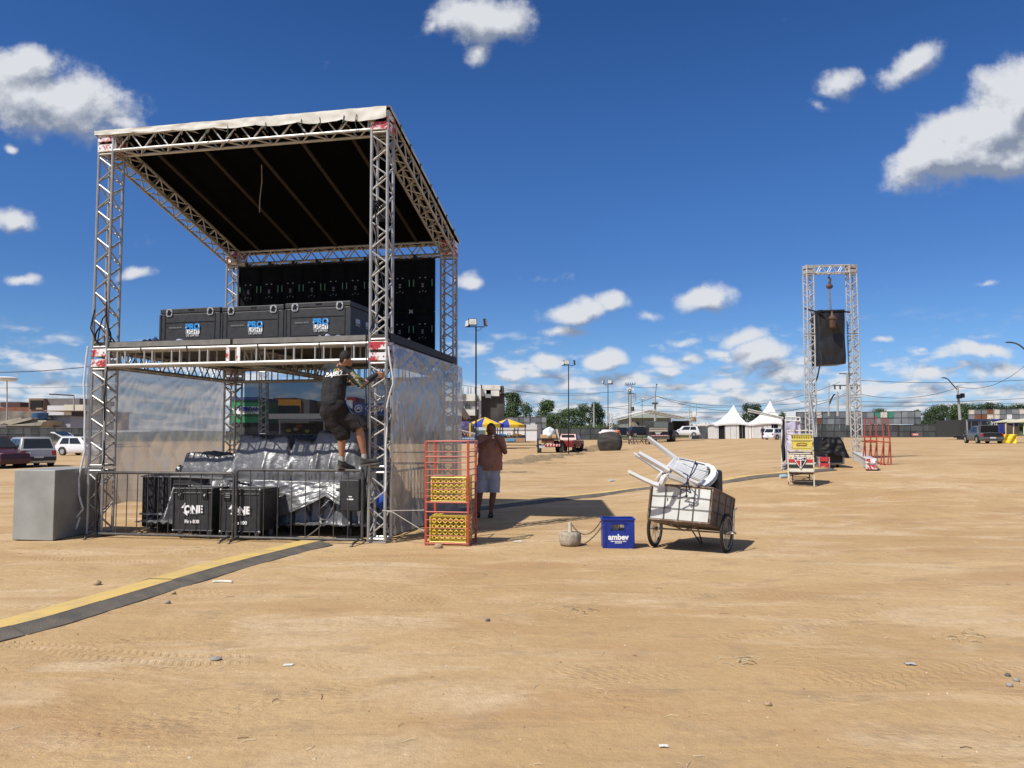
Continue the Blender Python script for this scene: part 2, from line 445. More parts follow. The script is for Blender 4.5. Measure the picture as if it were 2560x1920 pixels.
def build_ground():
    rs = [0.0]; r = 0.5
    while r < 6000: rs.append(r); r *= (1.014 if r < 30 else 1.035)
    az = []
    a = -math.radians(48)
    for i in range(361): az.append(a + math.radians(96)*i/360)
    nb = 66
    for i in range(1, nb): az.append(math.radians(48)+math.radians(264)*i/nb)
    n = len(az); vs = [(0, 0, 0)]; fs = []
    for r in rs[1:]:
        for t in az:
            x, y = math.sin(t)*r, math.cos(t)*r
            vs.append((x, y, gz(x, y) if r < 60 else g0(x, y)))
    for k in range(n): fs.append((0, 1+(k+1) % n, 1+k))
    for i in range(len(rs)-2):
        for k in range(n):
            k2 = (k+1) % n
            fs.append((1+i*n+k, 1+i*n+k2, 1+(i+1)*n+k2, 1+(i+1)*n+k))
    me = bpy.data.meshes.new('ground'); me.from_pydata(vs, [], fs); me.materials.append(ground_material())
    me.polygons.foreach_set('use_smooth', [True]*len(fs))
    o = bpy.data.objects.new('ground', me); COL.objects.link(o); o['kind'] = 'structure'
    return o
build_ground()

# ------------------------------------------------------------------ common materials
ALU = mat('weathered_aluminium', (0.44, 0.43, 0.41), .42, .55, .12, 5, .15, 30)
ALUW = mat('white_scuffed_aluminium', (0.55, 0.54, 0.52), .45, .3, .10, 4, .12, 25, col2=(.40, .39, .36))
STEEL = mat('galvanised_steel', (0.45, 0.46, 0.46), .45, .6, .12, 6)
BLK = mat('black_paint', (0.018, 0.018, 0.020), .6, 0, .2, 6, spec=.25)
BLKM = mat('dark_barrier_steel', (0.10, 0.095, 0.09), .45, .4, .25, 8)
RUB = mat('tyre_rubber', (0.025, 0.024, 0.023), .85, 0, .2, 10)
WHITE = mat('white_lettering', (0.82, 0.82, 0.82), .5, 0, .02)
REDP = mat('chipped_red_paint', (0.42, 0.055, 0.03), .5, 0, .2, 9, .2, 40, col2=(.24, .045, .03), thr=(.5, .75))
GLASS = mat('dark_window_glass', (0.02, 0.025, 0.03), .12, 0, .1, 3)
CONC = mat('concrete', (0.40, 0.385, 0.35), .9, 0, .15, 3, .4, 20)
WOOD = mat('grey_wood', (0.30, 0.25, 0.19), .85, 0, .2, 6)

# ------------------------------------------------------------------ stage frame
X0, Y0, TH, SW, SD = -6.73, 12.02, -0.1858, 4.977, 4.09
CU, SU = math.cos(TH), math.sin(TH)
EU = V((CU, SU, 0)); EV = V((-SU, CU, 0)); EZ = V((0, 0, 1))
def S(u, v, z): return V((X0, Y0, 0)) + EU*u + EV*v + EZ*z
ZM0, ZM1 = 2.659, 2.959
ZT, ZBK = 6.46, 5.44
TS = 0.30
def truss(mb, A, B, X, Y, T=TS, r=.024, rb=.013, period=.48, ladder=False, seg=8, ends=True):
    A, B, X, Y = V(A), V(B), V(X).normalized(), V(Y).normalized(); d = (B-A); L = d.length; d.normalize()
    h = T/2-r
    cs = [X*h+Y*h, -X*h+Y*h, -X*h-Y*h, X*h-Y*h]
    for c in cs: mb.tube([A+c, B+c], r, seg)
    n = max(2, int(round(L/(period/2)))); n += n % 2
    m0, m1 = .05, .05
    for f in range(4):
        a, c = cs[f], cs[(f+1) % 4]
        flat = abs(((a+c)*.5).normalized().dot(X)) > .5      # face whose normal is +-X
        if ladder and flat:
            k = int(L/period)
            for i in range(k):
                t = period*(i+.5)
                for e in (-.07, .07): mb.tube([A+d*(t+e)+a, A+d*(t+e)+c], rb, 6)
            continue
        ph = f % 2
        for i in range(n):
            t0 = m0+(L-m0-m1)*i/n; t1 = m0+(L-m0-m1)*(i+1)/n
            g = .018
            p, q = (a, c) if (i+ph) % 2 == 0 else (c, a)
            mb.tube([A+d*(t0+g)+p, A+d*(t1-g)+q], rb, 6)
    if ends:
        for t in (.028, L-.028):
            for f in range(4): mb.tube([A+d*t+cs[f], A+d*t+cs[(f+1) % 4]], rb*1.3, 6)
    return mb
def stain_material():
    "white painted plates with a sprayed red blot in the middle"
    M = bpy.data.materials.new('white_plate_with_red_spray'); M.use_nodes = True
    nt = M.node_tree; N = nt.nodes; L = nt.links; b = N['Principled BSDF']; b.inputs['Roughness'].default_value = .5
    tc = N.new('ShaderNodeTexCoord'); n = N.new('ShaderNodeTexNoise'); n.inputs['Scale'].default_value = 7; n.inputs['Detail'].default_value = 6
    L.new(tc.outputs['Object'], n.inputs['Vector'])
    n2 = N.new('ShaderNodeTexNoise'); n2.inputs['Scale'].default_value = 26; n2.inputs['Detail'].default_value = 5
    L.new(tc.outputs['Object'], n2.inputs['Vector'])
    ad = N.new('ShaderNodeMath'); ad.operation = 'MULTIPLY_ADD'; L.new(n2.outputs['Fac'], ad.inputs[0]); ad.inputs[1].default_value = .45; L.new(n.outputs['Fac'], ad.inputs[2])
    mr = N.new('ShaderNodeMapRange'); mr.clamp = True; L.new(ad.outputs[0], mr.inputs[0]); mr.inputs[1].default_value = .70; mr.inputs[2].default_value = .80
    mx = N.new('ShaderNodeMix'); mx.data_type = 'RGBA'; L.new(mr.outputs[0], mx.inputs[0])
    mx.inputs[6].default_value = (.74, .73, .72, 1); mx.inputs[7].default_value = (.42, .03, .04, 1); L.new(mx.outputs[2], b.inputs['Base Color'])
    return M
STAIN = stain_material()
def corner_block(parent, c, red=True, T=TS, X=None, Y=None, material=None, name='corner_block'):
    X = X or EU; Y = Y or EV
    fr = MB(); h = T/2-.02
    for i in (-1, 1):
        for j in (-1, 1):
            fr.tube([c+X*h*i+Y*h*j-EZ*T/2, c+X*h*i+Y*h*j+EZ*T/2], .022, 8)
    for k in (-1, 1):
        for i in (-1, 1):
            fr.tube([c+X*h*i-Y*h+EZ*h*k, c+X*h*i+Y*h+EZ*h*k], .018, 6); fr.tube([c+Y*h*i-X*h+EZ*h*k, c+Y*h*i+X*h+EZ*h*k], .018, 6)
    o = fr.build(name, ALUW, parent, smooth=True)
    pl = MB()
    for n, s in ((X, Y), (Y, X)):
        for q in (-1, 1):
            for z in (-.082, .082):
                pl.box(c+n*q*(h+.018)+EZ*z, (T-.035, .012, .118), s, n, EZ)
    pl.box(c+EZ*(h+.01), (T-.06, T-.06, .01), X, Y, EZ)
    p = pl.build('cover_plates', material or STAIN, o, bevel=.003)
    bo = MB()
    for n, s in ((X, Y), (Y, X)):
        for q in (-1, 1):
            for z in (-.082, .082):
                for w in (-.095, .095): bo.cyl(c+n*q*(h+.02)+s*w+EZ*z, c+n*q*(h+.032)+s*w+EZ*z, .011, seg=6)
    bo.build('bolts', BLKM, o)
    return o
st = empty('stage_structure', S(0, 0, 0), 'two storey scaffold stage of white aluminium lattice truss with sloping black-lined roof', 'stage')
H = TS/2
for (u, v, top) in ((H, H, ZT), (SW-H, H, ZT), (H, SD-H, ZBK), (SW-H, SD-H, ZBK)):
    lo = truss(MB(), S(u, v, .03), S(u, v, 1.05), EU, EV); truss(lo, S(u, v, 1.08), S(u, v, ZM0), EU, EV)
    lo.box(S(u, v, .012), (.30, .30, .02), EU, EV)
    lo.build('lower_leg_truss', ALU, st, smooth=True)
    corner_block(st, S(u, v, (ZM0+ZM1)/2))
    truss(MB(), S(u, v, ZM1), S(u, v, top-TS), EU, EV).build('upper_leg_truss', ALU, st, smooth=True)
    corner_block(st, S(u, v, top-H))
# beams of the deck level
zc = (ZM0+ZM1)/2
truss(MB(), S(TS, H, zc), S(SW-TS, H, zc), EV, EZ, ladder=True, r=.026).build('deck_beam', ALUW, st, smooth=True)
truss(MB(), S(TS, SD-H, zc), S(SW-TS, SD-H, zc), EV, EZ, ladder=True).build('deck_beam', ALU, st, smooth=True)
truss(MB(), S(H, TS, zc), S(H, SD-TS, zc), EU, EZ).build('deck_beam', ALU, st, smooth=True)
truss(MB(), S(SW-H, TS, zc), S(SW-H, SD-TS, zc), EU, EZ).build('deck_beam', ALU, st, smooth=True)
truss(MB(), S(SW/2, TS, zc), S(SW/2, SD-TS, zc), EU, EZ).build('deck_beam', ALU, st, smooth=True)
# splice plates half way along the front beam
sp = MB()
for e in (-.09, .09): sp.box(S(SW/2+e, .012, zc), (.055, .02, .24), EU, EV)
sp.build('splice_plate', STAIN, st)
# roof beams
truss(MB(), S(TS, H, ZT-H), S(SW-TS, H, ZT-H), EV, EZ).build('roof_beam', ALUW, st, smooth=True)
truss(MB(), S(TS, SD-H, ZBK-H), S(SW-TS, SD-H, ZBK-H), EV, EZ).build('roof_beam', ALU, st, smooth=True)
for u in (H, SW-H):
    A = S(u, TS-.03, ZT-H-.06); B = S(u, SD-TS+.03, ZBK-H+.02); d = (B-A).normalized()
    truss(MB(), A, B, EU, EU.cross(d)).build('roof_beam', ALU, st, smooth=True)
# rafters and roof skin
RAF = mat('rafter_tube', (.05, .043, .035), .8, 0, spec=.1)
def roofz(v): return ZT-.012-(ZT-ZBK)*(v)/(SD)
for i in range(5):
    u = SW*(i+.9)/5.8
    rf = MB(); rf.box((S(u, .2, roofz(.2)-.075)+S(u, SD-.2, roofz(SD-.2)-.075))/2, (.05, (S(u, .2, roofz(.2))-S(u, SD-.2, roofz(SD-.2))).length, .03), EU, (S(u, SD, roofz(SD))-S(u, 0, roofz(0))).normalized(), EZ)
    rf.build('rafter', RAF, st)
ROOFB = mat('black_tarpaulin_lining', (.003, .003, .0035), .95, 0, .2, 3, .2, 6, spec=.05)
ROOFW = mat('cream_canvas', (.66, .64, .57), .8, 0, .08, 5, .35, 9)
def roofpt(u, v, dz):
    n = noise.noise(V((u*2.0, v*2.0, 3)))*.015
    return S(u, v, roofz(v)+dz+n)
rb = MB()
rb.grid(lambda a, b: roofpt(-.02+a*(SW+.04), -.02+b*(SD+.04), .025), 40, 30); rb.mi = 0
o_l = rb.build('roof_lining', ROOFB, st, smooth='all')
rw = MB(); rw.grid(lambda a, b: roofpt(-.03+a*(SW+.06), -.03+b*(SD+.06), .05), 40, 30)
# valance over the front edge, deeper on the right, gathered where it is tied
def val(a, b):
    u = -.03+a*(SW+.0)
    dep = .06+.11*a+.035*abs(math.sin(a*math.pi*7))**.6*(.4+a)
    fold = .012*noise.noise(V((u*7, b*2, 0)))+.012*math.sin(a*math.pi*14)*b
    return S(u, -.035+fold-.006*b, roofz(-.03)+.052-dep*b+.01*noise.noise(V((u*2, 0, 3)))*(1-b))
rw.grid(val, 140, 6)
rw.build('roof_canvas', ROOFW, st, smooth='all')
vs_ = MB()
vs_.grid(lambda a, b: S(SW+.035, -.03+a*(SD+.06), roofz(-.03+a*(SD+.06))+.052-(.05+.02*noise.noise(V((a*20, 0, 0))))*b), 60, 3)
vs_.grid(lambda a, b: S(-.035, -.03+a*(SD+.06), roofz(-.03+a*(SD+.06))+.052-(.05+.02*noise.noise(V((a*20, 5, 0))))*b), 60, 3)
vs_.build('roof_edge_hem', ROOFW, st, smooth='all')
# tie cords
CORD = mat('green_tie_cord', (.045, .09, .06), .8)
tc_ = MB()
for a in (.08, .12, .25, .40, .47, .60, .72, .78, .86, .90):
    u = a*SW; dz = random.uniform(.12, .3)
    tc_.tube([S(u, -.045, ZT-.05), S(u+random.uniform(-.03, .03), -.05, ZT-.17), S(u+random.uniform(-.04, .04), -.02, ZT-.05-dz)], .006, 5)
    tc_.ball(S(u, -.05, ZT-.15), .018, 6, 4)
for b in (.1, .22, .35, .5, .6, .75, .88):
    v = b*SD; tc_.tube([S(SW+.04, v, roofz(v)+.04), S(SW+.05, v+.02, roofz(v)-.08), S(SW-.02, v+.05, roofz(v)-.25)], .006, 5); tc_.ball(S(SW+.05, v, roofz(v)+.03), .018, 6, 4)
tc_.build('tie_cords', CORD, st)
dr = MB(); q0 = S(2.35, 1.0, roofz(1.0)-.05); dr.tube([q0, q0+V((.01, 0, -.3)), q0+V((-.02, 0, -.6)), q0+V((-.02, 0, -.82))], .008, 5)
dr.build('hanging_cord', mat('pale_cord', (.28, .26, .22), .8), st)
# deck boards
DECK = mat('dark_plywood', (.035, .033, .03), .7, 0, .3, 4)
ALE = mat('grey_board_edge', (.22, .21, .19), .6, .2, .15, 8)
dk = MB(); nb = 4
for i in range(nb):
    for j in range(4):
        u0 = .02+(SW-.04)*i/nb; u1 = .02+(SW-.04)*(i+1)/nb-.006; v0 = .02+(SD-.04)*j/4; v1 = .02+(SD-.04)*(j+1)/4-.006
        dk.box(S((u0+u1)/2, (v0+v1)/2, ZM1+.055), (u1-u0, v1-v0, .09), EU, EV)
def notch(o): return o
dk.build('deck_boards', [DECK], st)
de = MB()
for (u0, u1) in ((.34, SW*.49), (SW*.50, SW-.34)):
    de.box(S((u0+u1)/2, .008, ZM1+.052), (u1-u0, .018, .08), EU, EV)
de.build('board_edge', ALE, st)
sf = MB(); sf.box(S(SW+.006, SD/2, ZM1+.07), (.016, SD-.3, .12), EU, EV); sf.build('side_fascia', BLK, st); sf = MB(); sf.box(S(-.006, SD/2, ZM1+.07), (.016, SD-.3, .12), EU, EV)
sf.build('side_fascia', BLK, st)
# zip ties and cables on the legs
zt = MB()
for u in (.9, 1.7, 2.9, 3.9): zt.tube([S(u, -.004, ZM1-.0), S(u, -.006, ZM1-.03), S(u+.01, .03, ZM1-.1), S(u, .0, ZM0+.05)], .007, 5)
zt.build('cable_ties', BLK, st)

# ------------------------------------------------------------------ cables on the legs (things of their own)
def wig(pts, amp, n=6, seed=1):
    out = []
    for i in range(len(pts)-1):
        a, b = V(pts[i]), V(pts[i+1])
        for k in range(n):
            t = k/n; p = a.lerp(b, t)
            out.append(p+V((noise.noise(p*2.3+V((seed, 0, 0))), noise.noise(p*2.3+V((0, seed, 5))), noise.noise(p*2.3+V((9, 0, seed))))) * amp)
    out.append(V(pts[-1])); return out
cb = MB()
cb.tube(wig([S(.25, .02, 3.9), S(.31, .0, 3.4), S(.35, .03, 3.0), S(.31, -.0, 2.6), S(.26, -.01, 1.6), S(.30, -.01, 1.25), S(.22, -.01, .7), S(.24, -.01, .1)], .05), .011, 6)
cb.tube([S(.18+.14*math.cos(t), .05, 3.15+.17*math.sin(t)) for t in [i*.35 for i in range(36)]], .012, 6)
cb.tube(wig([S(.05, .02, 3.6), S(.02, 0, 3.3), S(.14, -.01, 3.05), S(.26, 0, 3.5)], .04), .010, 6)
tag(cb.build('power_cable', BLK, smooth=True), 'black cable coiled above the deck corner and running down the left front tower', 'cable')
cb = MB()
for k in range(6):
    cb.tube([S(SW-.16+(.06+.02*k)*math.cos(t+k), .12+.03*math.sin(k+t), 4.95+.17*math.sin(t*1.0+k*.7)) for t in [i*.4 for i in range(15)]], .010, 5)
cb.tube(wig([S(SW-.2, .02, 4.9), S(SW-.18, .0, 4.2), S(SW-.05, .04, 3.7), S(SW-.27, -.01, 3.1)], .04), .010, 5)
tag(cb.build('cable_bundle', BLK, smooth=True), 'tangle of black cable tied inside the upper right front tower', 'cable')
cb = MB(); cb.tube(wig([S(SW-TS-.02, -.02, 3.05), S(SW-TS-.02, -.025, 2.2), S(SW-TS+.02, -.025, 1.2), S(SW-TS-.05, -.025, .15)], .015), .008, 5)
tag(cb.build('thin_cable', BLK, smooth=True), 'thin black cable running straight down the right front tower below the deck', 'cable')
# ------------------------------------------------------------------ clear plastic film round the lower storey
def film_material(name, tr, col, rough, gcol, DIF=.3, va=.05):
    M = bpy.data.materials.new(name); M.use_nodes = True
    nt = M.node_tree; N = nt.nodes; L = nt.links; N.remove(N['Principled BSDF']); out = N['Material Output']
    t = N.new('ShaderNodeBsdfTransparent'); t.inputs[0].default_value = (*col, 1)
    g = N.new('ShaderNodeBsdfGlossy'); g.inputs['Roughness'].default_value = rough; g.inputs['Color'].default_value = (*gcol, 1)
    d = N.new('ShaderNodeBsdfDiffuse'); d.inputs[0].default_value = (.62, .62, .62, 1)
    tc = N.new('ShaderNodeTexCoord'); n = N.new('ShaderNodeTexNoise'); n.inputs['Scale'].default_value = 5; n.inputs['Detail'].default_value = 7; n.inputs['Distortion'].default_value = 1.2
    mp = N.new('ShaderNodeMapping'); mp.inputs['Scale'].default_value = (1, 1, .55); L.new(tc.outputs['Object'], mp.inputs[0]); L.new(mp.outputs[0], n.inputs['Vector'])
    bp = N.new('ShaderNodeBump'); bp.inputs['Strength'].default_value = .05; bp.inputs['Distance'].default_value = .02
    L.new(n.outputs['Fac'], bp.inputs['Height']); L.new(bp.outputs[0], g.inputs['Normal'])
    tl_ = N.new('ShaderNodeBsdfTranslucent'); tl_.inputs[0].default_value = (.60, .60, .60, 1); m0 = N.new('ShaderNodeMixShader'); m0.inputs[0].default_value = .5; L.new(d.outputs[0], m0.inputs[1]); L.new(tl_.outputs[0], m0.inputs[2])
    m1 = N.new('ShaderNodeMixShader'); m1.inputs[0].default_value = DIF; L.new(g.outputs[0], m1.inputs[1]); L.new(m0.outputs[0], m1.inputs[2])
    m2 = N.new('ShaderNodeMixShader'); L.new(t.outputs[0], m2.inputs[2]); L.new(m1.outputs[0], m2.inputs[1])
    mr = N.new('ShaderNodeMapRange'); L.new(n.outputs['Fac'], mr.inputs[0]); mr.inputs[1].default_value = .3; mr.inputs[2].default_value = .7; mr.inputs[3].default_value = tr-va; mr.inputs[4].default_value = tr+va
    L.new(mr.outputs[0], m2.inputs[0]); L.new(m2.outputs[0], out.inputs[0])
    return M
FILM = film_material('clear_plastic_film', .34, (.80, .80, .80), .26, (.72, .72, .73), .52)
def film(u, v0, v1, z0a, z0b, z1, seed, side):
    mb = MB()
    def fn(a, b):
        v = v0+(v1-v0)*a; zb = z0a+(z0b-z0a)*a
        z = zb+(z1-zb)*b
        # folds fan out from the hanging points
        w = 0
        for k, (hv, hs) in enumerate(((.0, 9), (.35, 7), (.72, 8), (1.0, 6))):
            r = math.hypot((a-hv)*(v1-v0), z1+.15-z); ang = math.atan2((a-hv)*(v1-v0), z1+.15-z)
            w += .026*abs(math.sin(ang*hs*2.1+seed+k))**.7*math.exp(-r*.5)*min(1, r*2.5)
        w += .022*noise.noise(V((a*2.2+seed, b*1.6, 1)))+.009*noise.noise(V((a*9+b*5, b*4-a*3, seed)))+.004*noise.noise(V((a*30+b*9, b*14, seed)))
        return S(u+side*(.012+w), v, z+.02*noise.noise(V((a*6, 0, seed)))*(1 if b > .5 else 2))
    mb.grid(fn, 110, 80); return mb
fr_ = film(SW+.03, .02, SD+.04, .10, .02, 2.90, 1, 1)
fo = fr_.build('plastic_film', FILM, smooth='all'); tag(fo, 'wrinkled clear plastic film hung along the right side of the stage under the deck', 'plastic film')
hm = MB(); hm.tube(wig([S(SW+.035, -.03, 2.86), S(SW+.10, -.06, 2.3), S(SW+.02, -.04, 1.95), S(SW+.01, -.04, 1.2), S(SW+.0, -.045, .75)], .03), .013, 6)
hm.build('rolled_edge', mat('crumpled_film_edge', (.70, .70, .72), .25, 0, .1, 20), fo, smooth=True)
fl_ = film(-.03, .04, SD-.05, .42, .40, 2.72, 4, -1)
fo = fl_.build('plastic_film', FILM, smooth='all'); tag(fo, 'hazy plastic film closing the left side of the stage under the deck', 'plastic film')
hm = MB(); hm.tube(wig([S(-.01, -.04, 3.0), S(-.05, -.06, 2.4), S(-.02, -.05, 1.9), S(-.0, -.05, 1.35), S(-.09, -.06, .9), S(-.08, -.06, .65), S(.0, -.05, .42), S(-.10, -.06, .3), S(-.16, -.06, .22), S(-.10, -.06, .12), S(-.04, -.06, .3)], .012, 5), .016, 7)
hm.build('rolled_edge', MAT['crumpled_film_edge'], fo, smooth=True)
TINT = film_material('smoked_sheet', .84, (.20, .215, .24), .08, (.10, .11, .13), .1, .01)
ts = MB(); ts.grid(lambda a, b: S(TS+.02+(SW-2*TS-.04)*a+.04*(1-b), SD-.02+.01*noise.noise(V((a*4, b*4, 2))), 1.38+(2.66-1.38)*b), 30, 14)
tag(ts.build('smoked_plastic_sheet', TINT, smooth='all'), 'dark see-through sheet across the back of the stage between the rear towers', 'tinted sheet')

# ------------------------------------------------------------------ LED screen wall seen from behind
ls = empty('led_screen', S(SW/2, SD-.42, ZM1+.1), 'black modular video wall hanging across the back of the upper stage with green stickers', 'video screen')
LEDB = mat('screen_cabinet_black', (.007, .008, .009), .8, 0, .3, 6, spec=.12)
GRN = mat('green_sticker', (.10, .26, .12), .5); PLT = mat('pale_marks', (.40, .41, .41), .5)
cab = None; w = .5; u0 = .40
ncol = 9; wcol = (SW-.36-.40)/ncol
for i in range(ncol):
    for j, (za, zb) in enumerate(((3.08, 3.99), (4.0, 5.02))):
        uc = u0+wcol*(i+.5); f = SD-.45
        b = MB(); b.box(S(uc, f+.04, (za+zb)/2), (wcol-.006, .07, zb-za), EU, EV)
        b.box(S(uc, f-.0, za+.02), (wcol-.02, .03, .03), EU, EV); b.box(S(uc, f-.0, zb-.03), (wcol-.02, .03, .03), EU, EV)
        for e in (-1, 1): b.box(S(uc+e*(wcol/2-.02), f-.0, (za+zb)/2), (.025, .03, zb-za-.1), EU, EV)
        b.box(S(uc, f-.005, za+.45), (.16, .035, .26), EU, EV)
        c = b.build('screen_module', LEDB, ls)
        k = MB()
        for e in (-1, 1): k.box(S(uc+e*.19, f-.016, za+.56), (.018, .004, .14), EU, EV)
        k.build('sticker', GRN, c)
        k = MB()
        for e in (-1, 1): k.box(S(uc+e*.055, f-.03, za+.66), (.028, .004, .018), EU, EV)
        for e in (.48, .51, .54): k.box(S(uc, f-.026, za+e), (.045, .004, .010), EU, EV)
        for e, dz in ((-.06, 0), (0, .02), (.06, 0)): k.tube([S(uc+e-.012, f-.026, za+.37+dz), S(uc+e+.012, f-.026, za+.39+dz)], .005, 4)
        k.build('connector_marks', PLT, c)
cl = MB()
for i in range(8):
    u = .55+i*.52; cl.box(S(u, SD-.40, 5.07), (.05, .05, .14), EU, EV); cl.tube([S(u, SD-.40, 5.02), S(u, SD-.2, 5.18)], .015, 6)
cl.tube([S(.36, SD-.40, 5.05), S(SW-.36, SD-.40, 5.05)], .022, 8)
cl.build('hanging_bar', BLK, ls)
clv = MB()
for (u, z) in ((3.05, 3.99), (3.62, 3.99), (4.15, 3.99)):
    for a in range(4):
        t = math.pi/4+a*math.pi/2; clv.tube([S(u, SD-.49, z), S(u+.05*math.cos(t), SD-.49, z+.05*math.sin(t))], .010, 5)
    clv.tube([S(u+.03*math.cos(t), SD-.49, z+.03*math.sin(t)) for t in [i*.8 for i in range(8)]], .006, 4, closed=True)
clv.build('corner_locks', STEEL, ls)

# ------------------------------------------------------------------ flight cases
FCASE = mat('black_textured_case', (.030, .030, .033), .55, 0, .25, 12, .15, 60)
EDGE = mat('case_edge_black', (.05, .05, .052), .4, .3, .1, 6)
BLUEL = mat('blue_lettering', (.02, .25, .62), .5, 0, .02)
def pl_case(c0, c1, z0, z1, dep, lab, hide=False):
    "front bottom corners c0 -> c1"
    d = (c1-c0); L = d.length; X = d.normalized(); Yv = EZ.cross(X)
    root = empty('flight_case', (c0+c1)/2+EZ*0, lab, 'flight case', 'three lettered flight cases on the deck')
    R = WL[root]
    def Q(x, y, z): return c0+X*x+Yv*y+EZ*z
    h = z1-z0
    b = MB(); b.box(Q(L/2, dep/2, h*.43), (L-.01, dep-.01, h*.86-.006), X, Yv); o = b.build('case_body', FCASE, root, bevel=.012)
    r = MB()
    for zz in (.13, .62):
        r.box(Q(L/2, -.001, h*zz), (L*.80, .008, .008), X, Yv)
    for x in (.012, L-.012, .07*L+.02, L-.07*L-.02):
        r.box(Q(x, .0, h*.43), (.012 if .05 < x < L-.05 else .03, .012, h*.82), X, Yv)
    r.build('case_ribs', EDGE, o)
    b = MB(); b.box(Q(L/2, dep/2, h*.932), (L-.004, dep-.004, h*.136), X, Yv); lid = b.build('lid', FCASE, root, bevel=.012)
    b = MB(); b.box(Q(L*.52, -.002, h*.955), (.10, .012, .022), X, Yv); b.build('lid_notch', BLK, lid)
    for xx in (.16, .84):
        k = MB(); cx = L*xx; cz = h*.885
        k.prism([Q(cx+a*.058, -.004, cz+e*.064) for a, e in ((-.6, -1), (.6, -1), (1, -.6), (1, .6), (.6, 1), (-.6, 1), (-1, .6), (-1, -.6))], -Yv*.006)
        k.mi = 1
        for dx in (-.026, .026): k.tube([Q(cx+dx, -.014, cz-.04), Q(cx-dx*.6, -.018, cz+.045)], .008, 5)
        k.tube([Q(cx-.04, -.014, cz-.01), Q(cx, -.022, cz-.03), Q(cx+.04, -.014, cz+.015)], .009, 5)
        k.tube([Q(cx+.026*math.cos(t), -.014, cz+.03*math.sin(t)) for t in [i*.7 for i in range(9)]], .006, 4, closed=True)
        k.build('butterfly_latch', [STEEL, BLK], root)
    tx = L*.56; Z = EZ; nrm = -Yv
    text('lettering', 'PRO', .135, Q(tx, -.010, h*.47), X, Z, BLUEL, root, .002, bold=.006, sx=1.05)
    pw = MB(); pw.box(Q(tx+.112, -.013, h*.50), (.008, .004, .05), X, Yv); pw.box(Q(tx-.125, -.013, h*.465), (.03, .004, .006), X, Yv); pw.build('power_mark', WHITE, root)
    lb = MB(); lb.box(Q(tx, -.008, h*.34), (.25, .006, .075), X, Yv); lb.build('label_panel', WHITE, root)
    text('lettering', 'LIGHT', .085, Q(tx, -.0135, h*.335), X, Z, BLK, root, .001, sx=1.05)
    text('lettering', 'UK LIMITED', .045, Q(tx, -.010, h*.235), X, Z, WHITE, root, .001)
    text('lettering', 'Nortown ph. 86 126', .028, Q(L*.27, -.010, h*.47), X, Z, PLT, root, .001)
    hd = MB()
    for v in (.28, .68):
        hd.tube([Q(L+.004, dep*v-.05, h*.42), Q(L+.02, dep*v-.05, h*.44), Q(L+.02, dep*v+.05, h*.44), Q(L+.004, dep*v+.05, h*.42)], .009, 6)
        hd.box(Q(L+.001, dep*v, h*.48), (.006, .16, .11), X, Yv)
    hd.build('side_handles', STEEL, root)
    return root
DZ = 3.062
def onz(px, py, z):
    d = ray(px, py); t = (z-CH)/d.z; return V((d.x*t, t, z))
xs = [(397, 548), (551, 707), (710, 875)]
# the front faces stand on one line above the deck
pA = S(1.13, .58, DZ); pB = S(4.30, .44, DZ)
def online(px):
    d = ray(px, 900); A = pA; D = pB-pA
    # intersect vertical plane of the line with the sight line azimuth
    t = (d.x*A.y-A.x)/(D.x-d.x*D.y); return A+D*t
labs = ['black case with blue and white lettering, nearest the left tower, tower shadow across it', 'lettered black case in the middle of the row of three on the deck', 'lettered black case at the right end of the deck row, its side showing']
for (a, b), l, hh in zip(xs, labs, (.60, .59, .60)):
    pl_case(online(a), online(b), DZ, DZ+hh, .95, l)
# cloths lying on the deck
CLO = mat('pale_blue_cloth', (.38, .40, .50), .9, 0, .2, 6)
def cloth(name, pts, h, m_, lab, cat, seed=0):
    "a low crumpled cloth over a 4 corner patch"
    a, b, c, d = [V(p) for p in pts]
    mb = MB()
    def fn(u, v):
        p = (a.lerp(b, u)).lerp(d.lerp(c, u), v)
        e = min(u, 1-u, v, 1-v)*4; e = min(1, e)
        n = abs(noise.noise(V((u*5+seed, v*4, seed))))*1.6+.25*noise.noise(V((u*14, v*14, seed)))
        ed = .06*noise.noise(V((u*6, v*6, seed+9)))
        return p+V((ed, ed, max(.004, h*e*(.25+n))))
    mb.grid(fn, 40, 24)
    o = mb.build(name, m_, smooth='all', solid=.004); return tag(o, lab, cat)
cloth('spread_cloth', (S(.55, .06, DZ-.04), S(2.4, .08, DZ-.035), S(2.2, .5, DZ-.04), S(.5, .7, DZ-.04)), .07, CLO, 'pale cloth spread along the deck edge left of the cases', 'cloth', 1)
cloth('blue_cloth', (S(3.75, .05, DZ-.04), S(4.25, .05, DZ-.04), S(4.2, .35, DZ-.04), S(3.8, .35, DZ-.04)), .07, CLO, 'small crumpled pale blue cloth at the deck edge before the last case', 'cloth', 5)
cloth('grey_cloth', (S(4.70, .9, DZ-.03), S(4.96, .9, DZ-.03), S(4.96, 1.7, DZ-.03), S(4.70, 1.7, DZ-.03)), .12, mat('grey_cloth_stuff', (.12, .12, .13), .9), 'dark grey crumpled cloth on the right side of the deck behind the tower', 'cloth', 8)
cloth('navy_cloth', (S(.32, .35, DZ-.03), S(.95, .35, DZ-.03), S(.9, .8, DZ-.03), S(.32, .8, DZ-.03)), .12, mat('navy_cloth_stuff', (.03, .04, .09), .9), 'navy bundle lying on the deck beside the left front tower', 'cloth', 12)

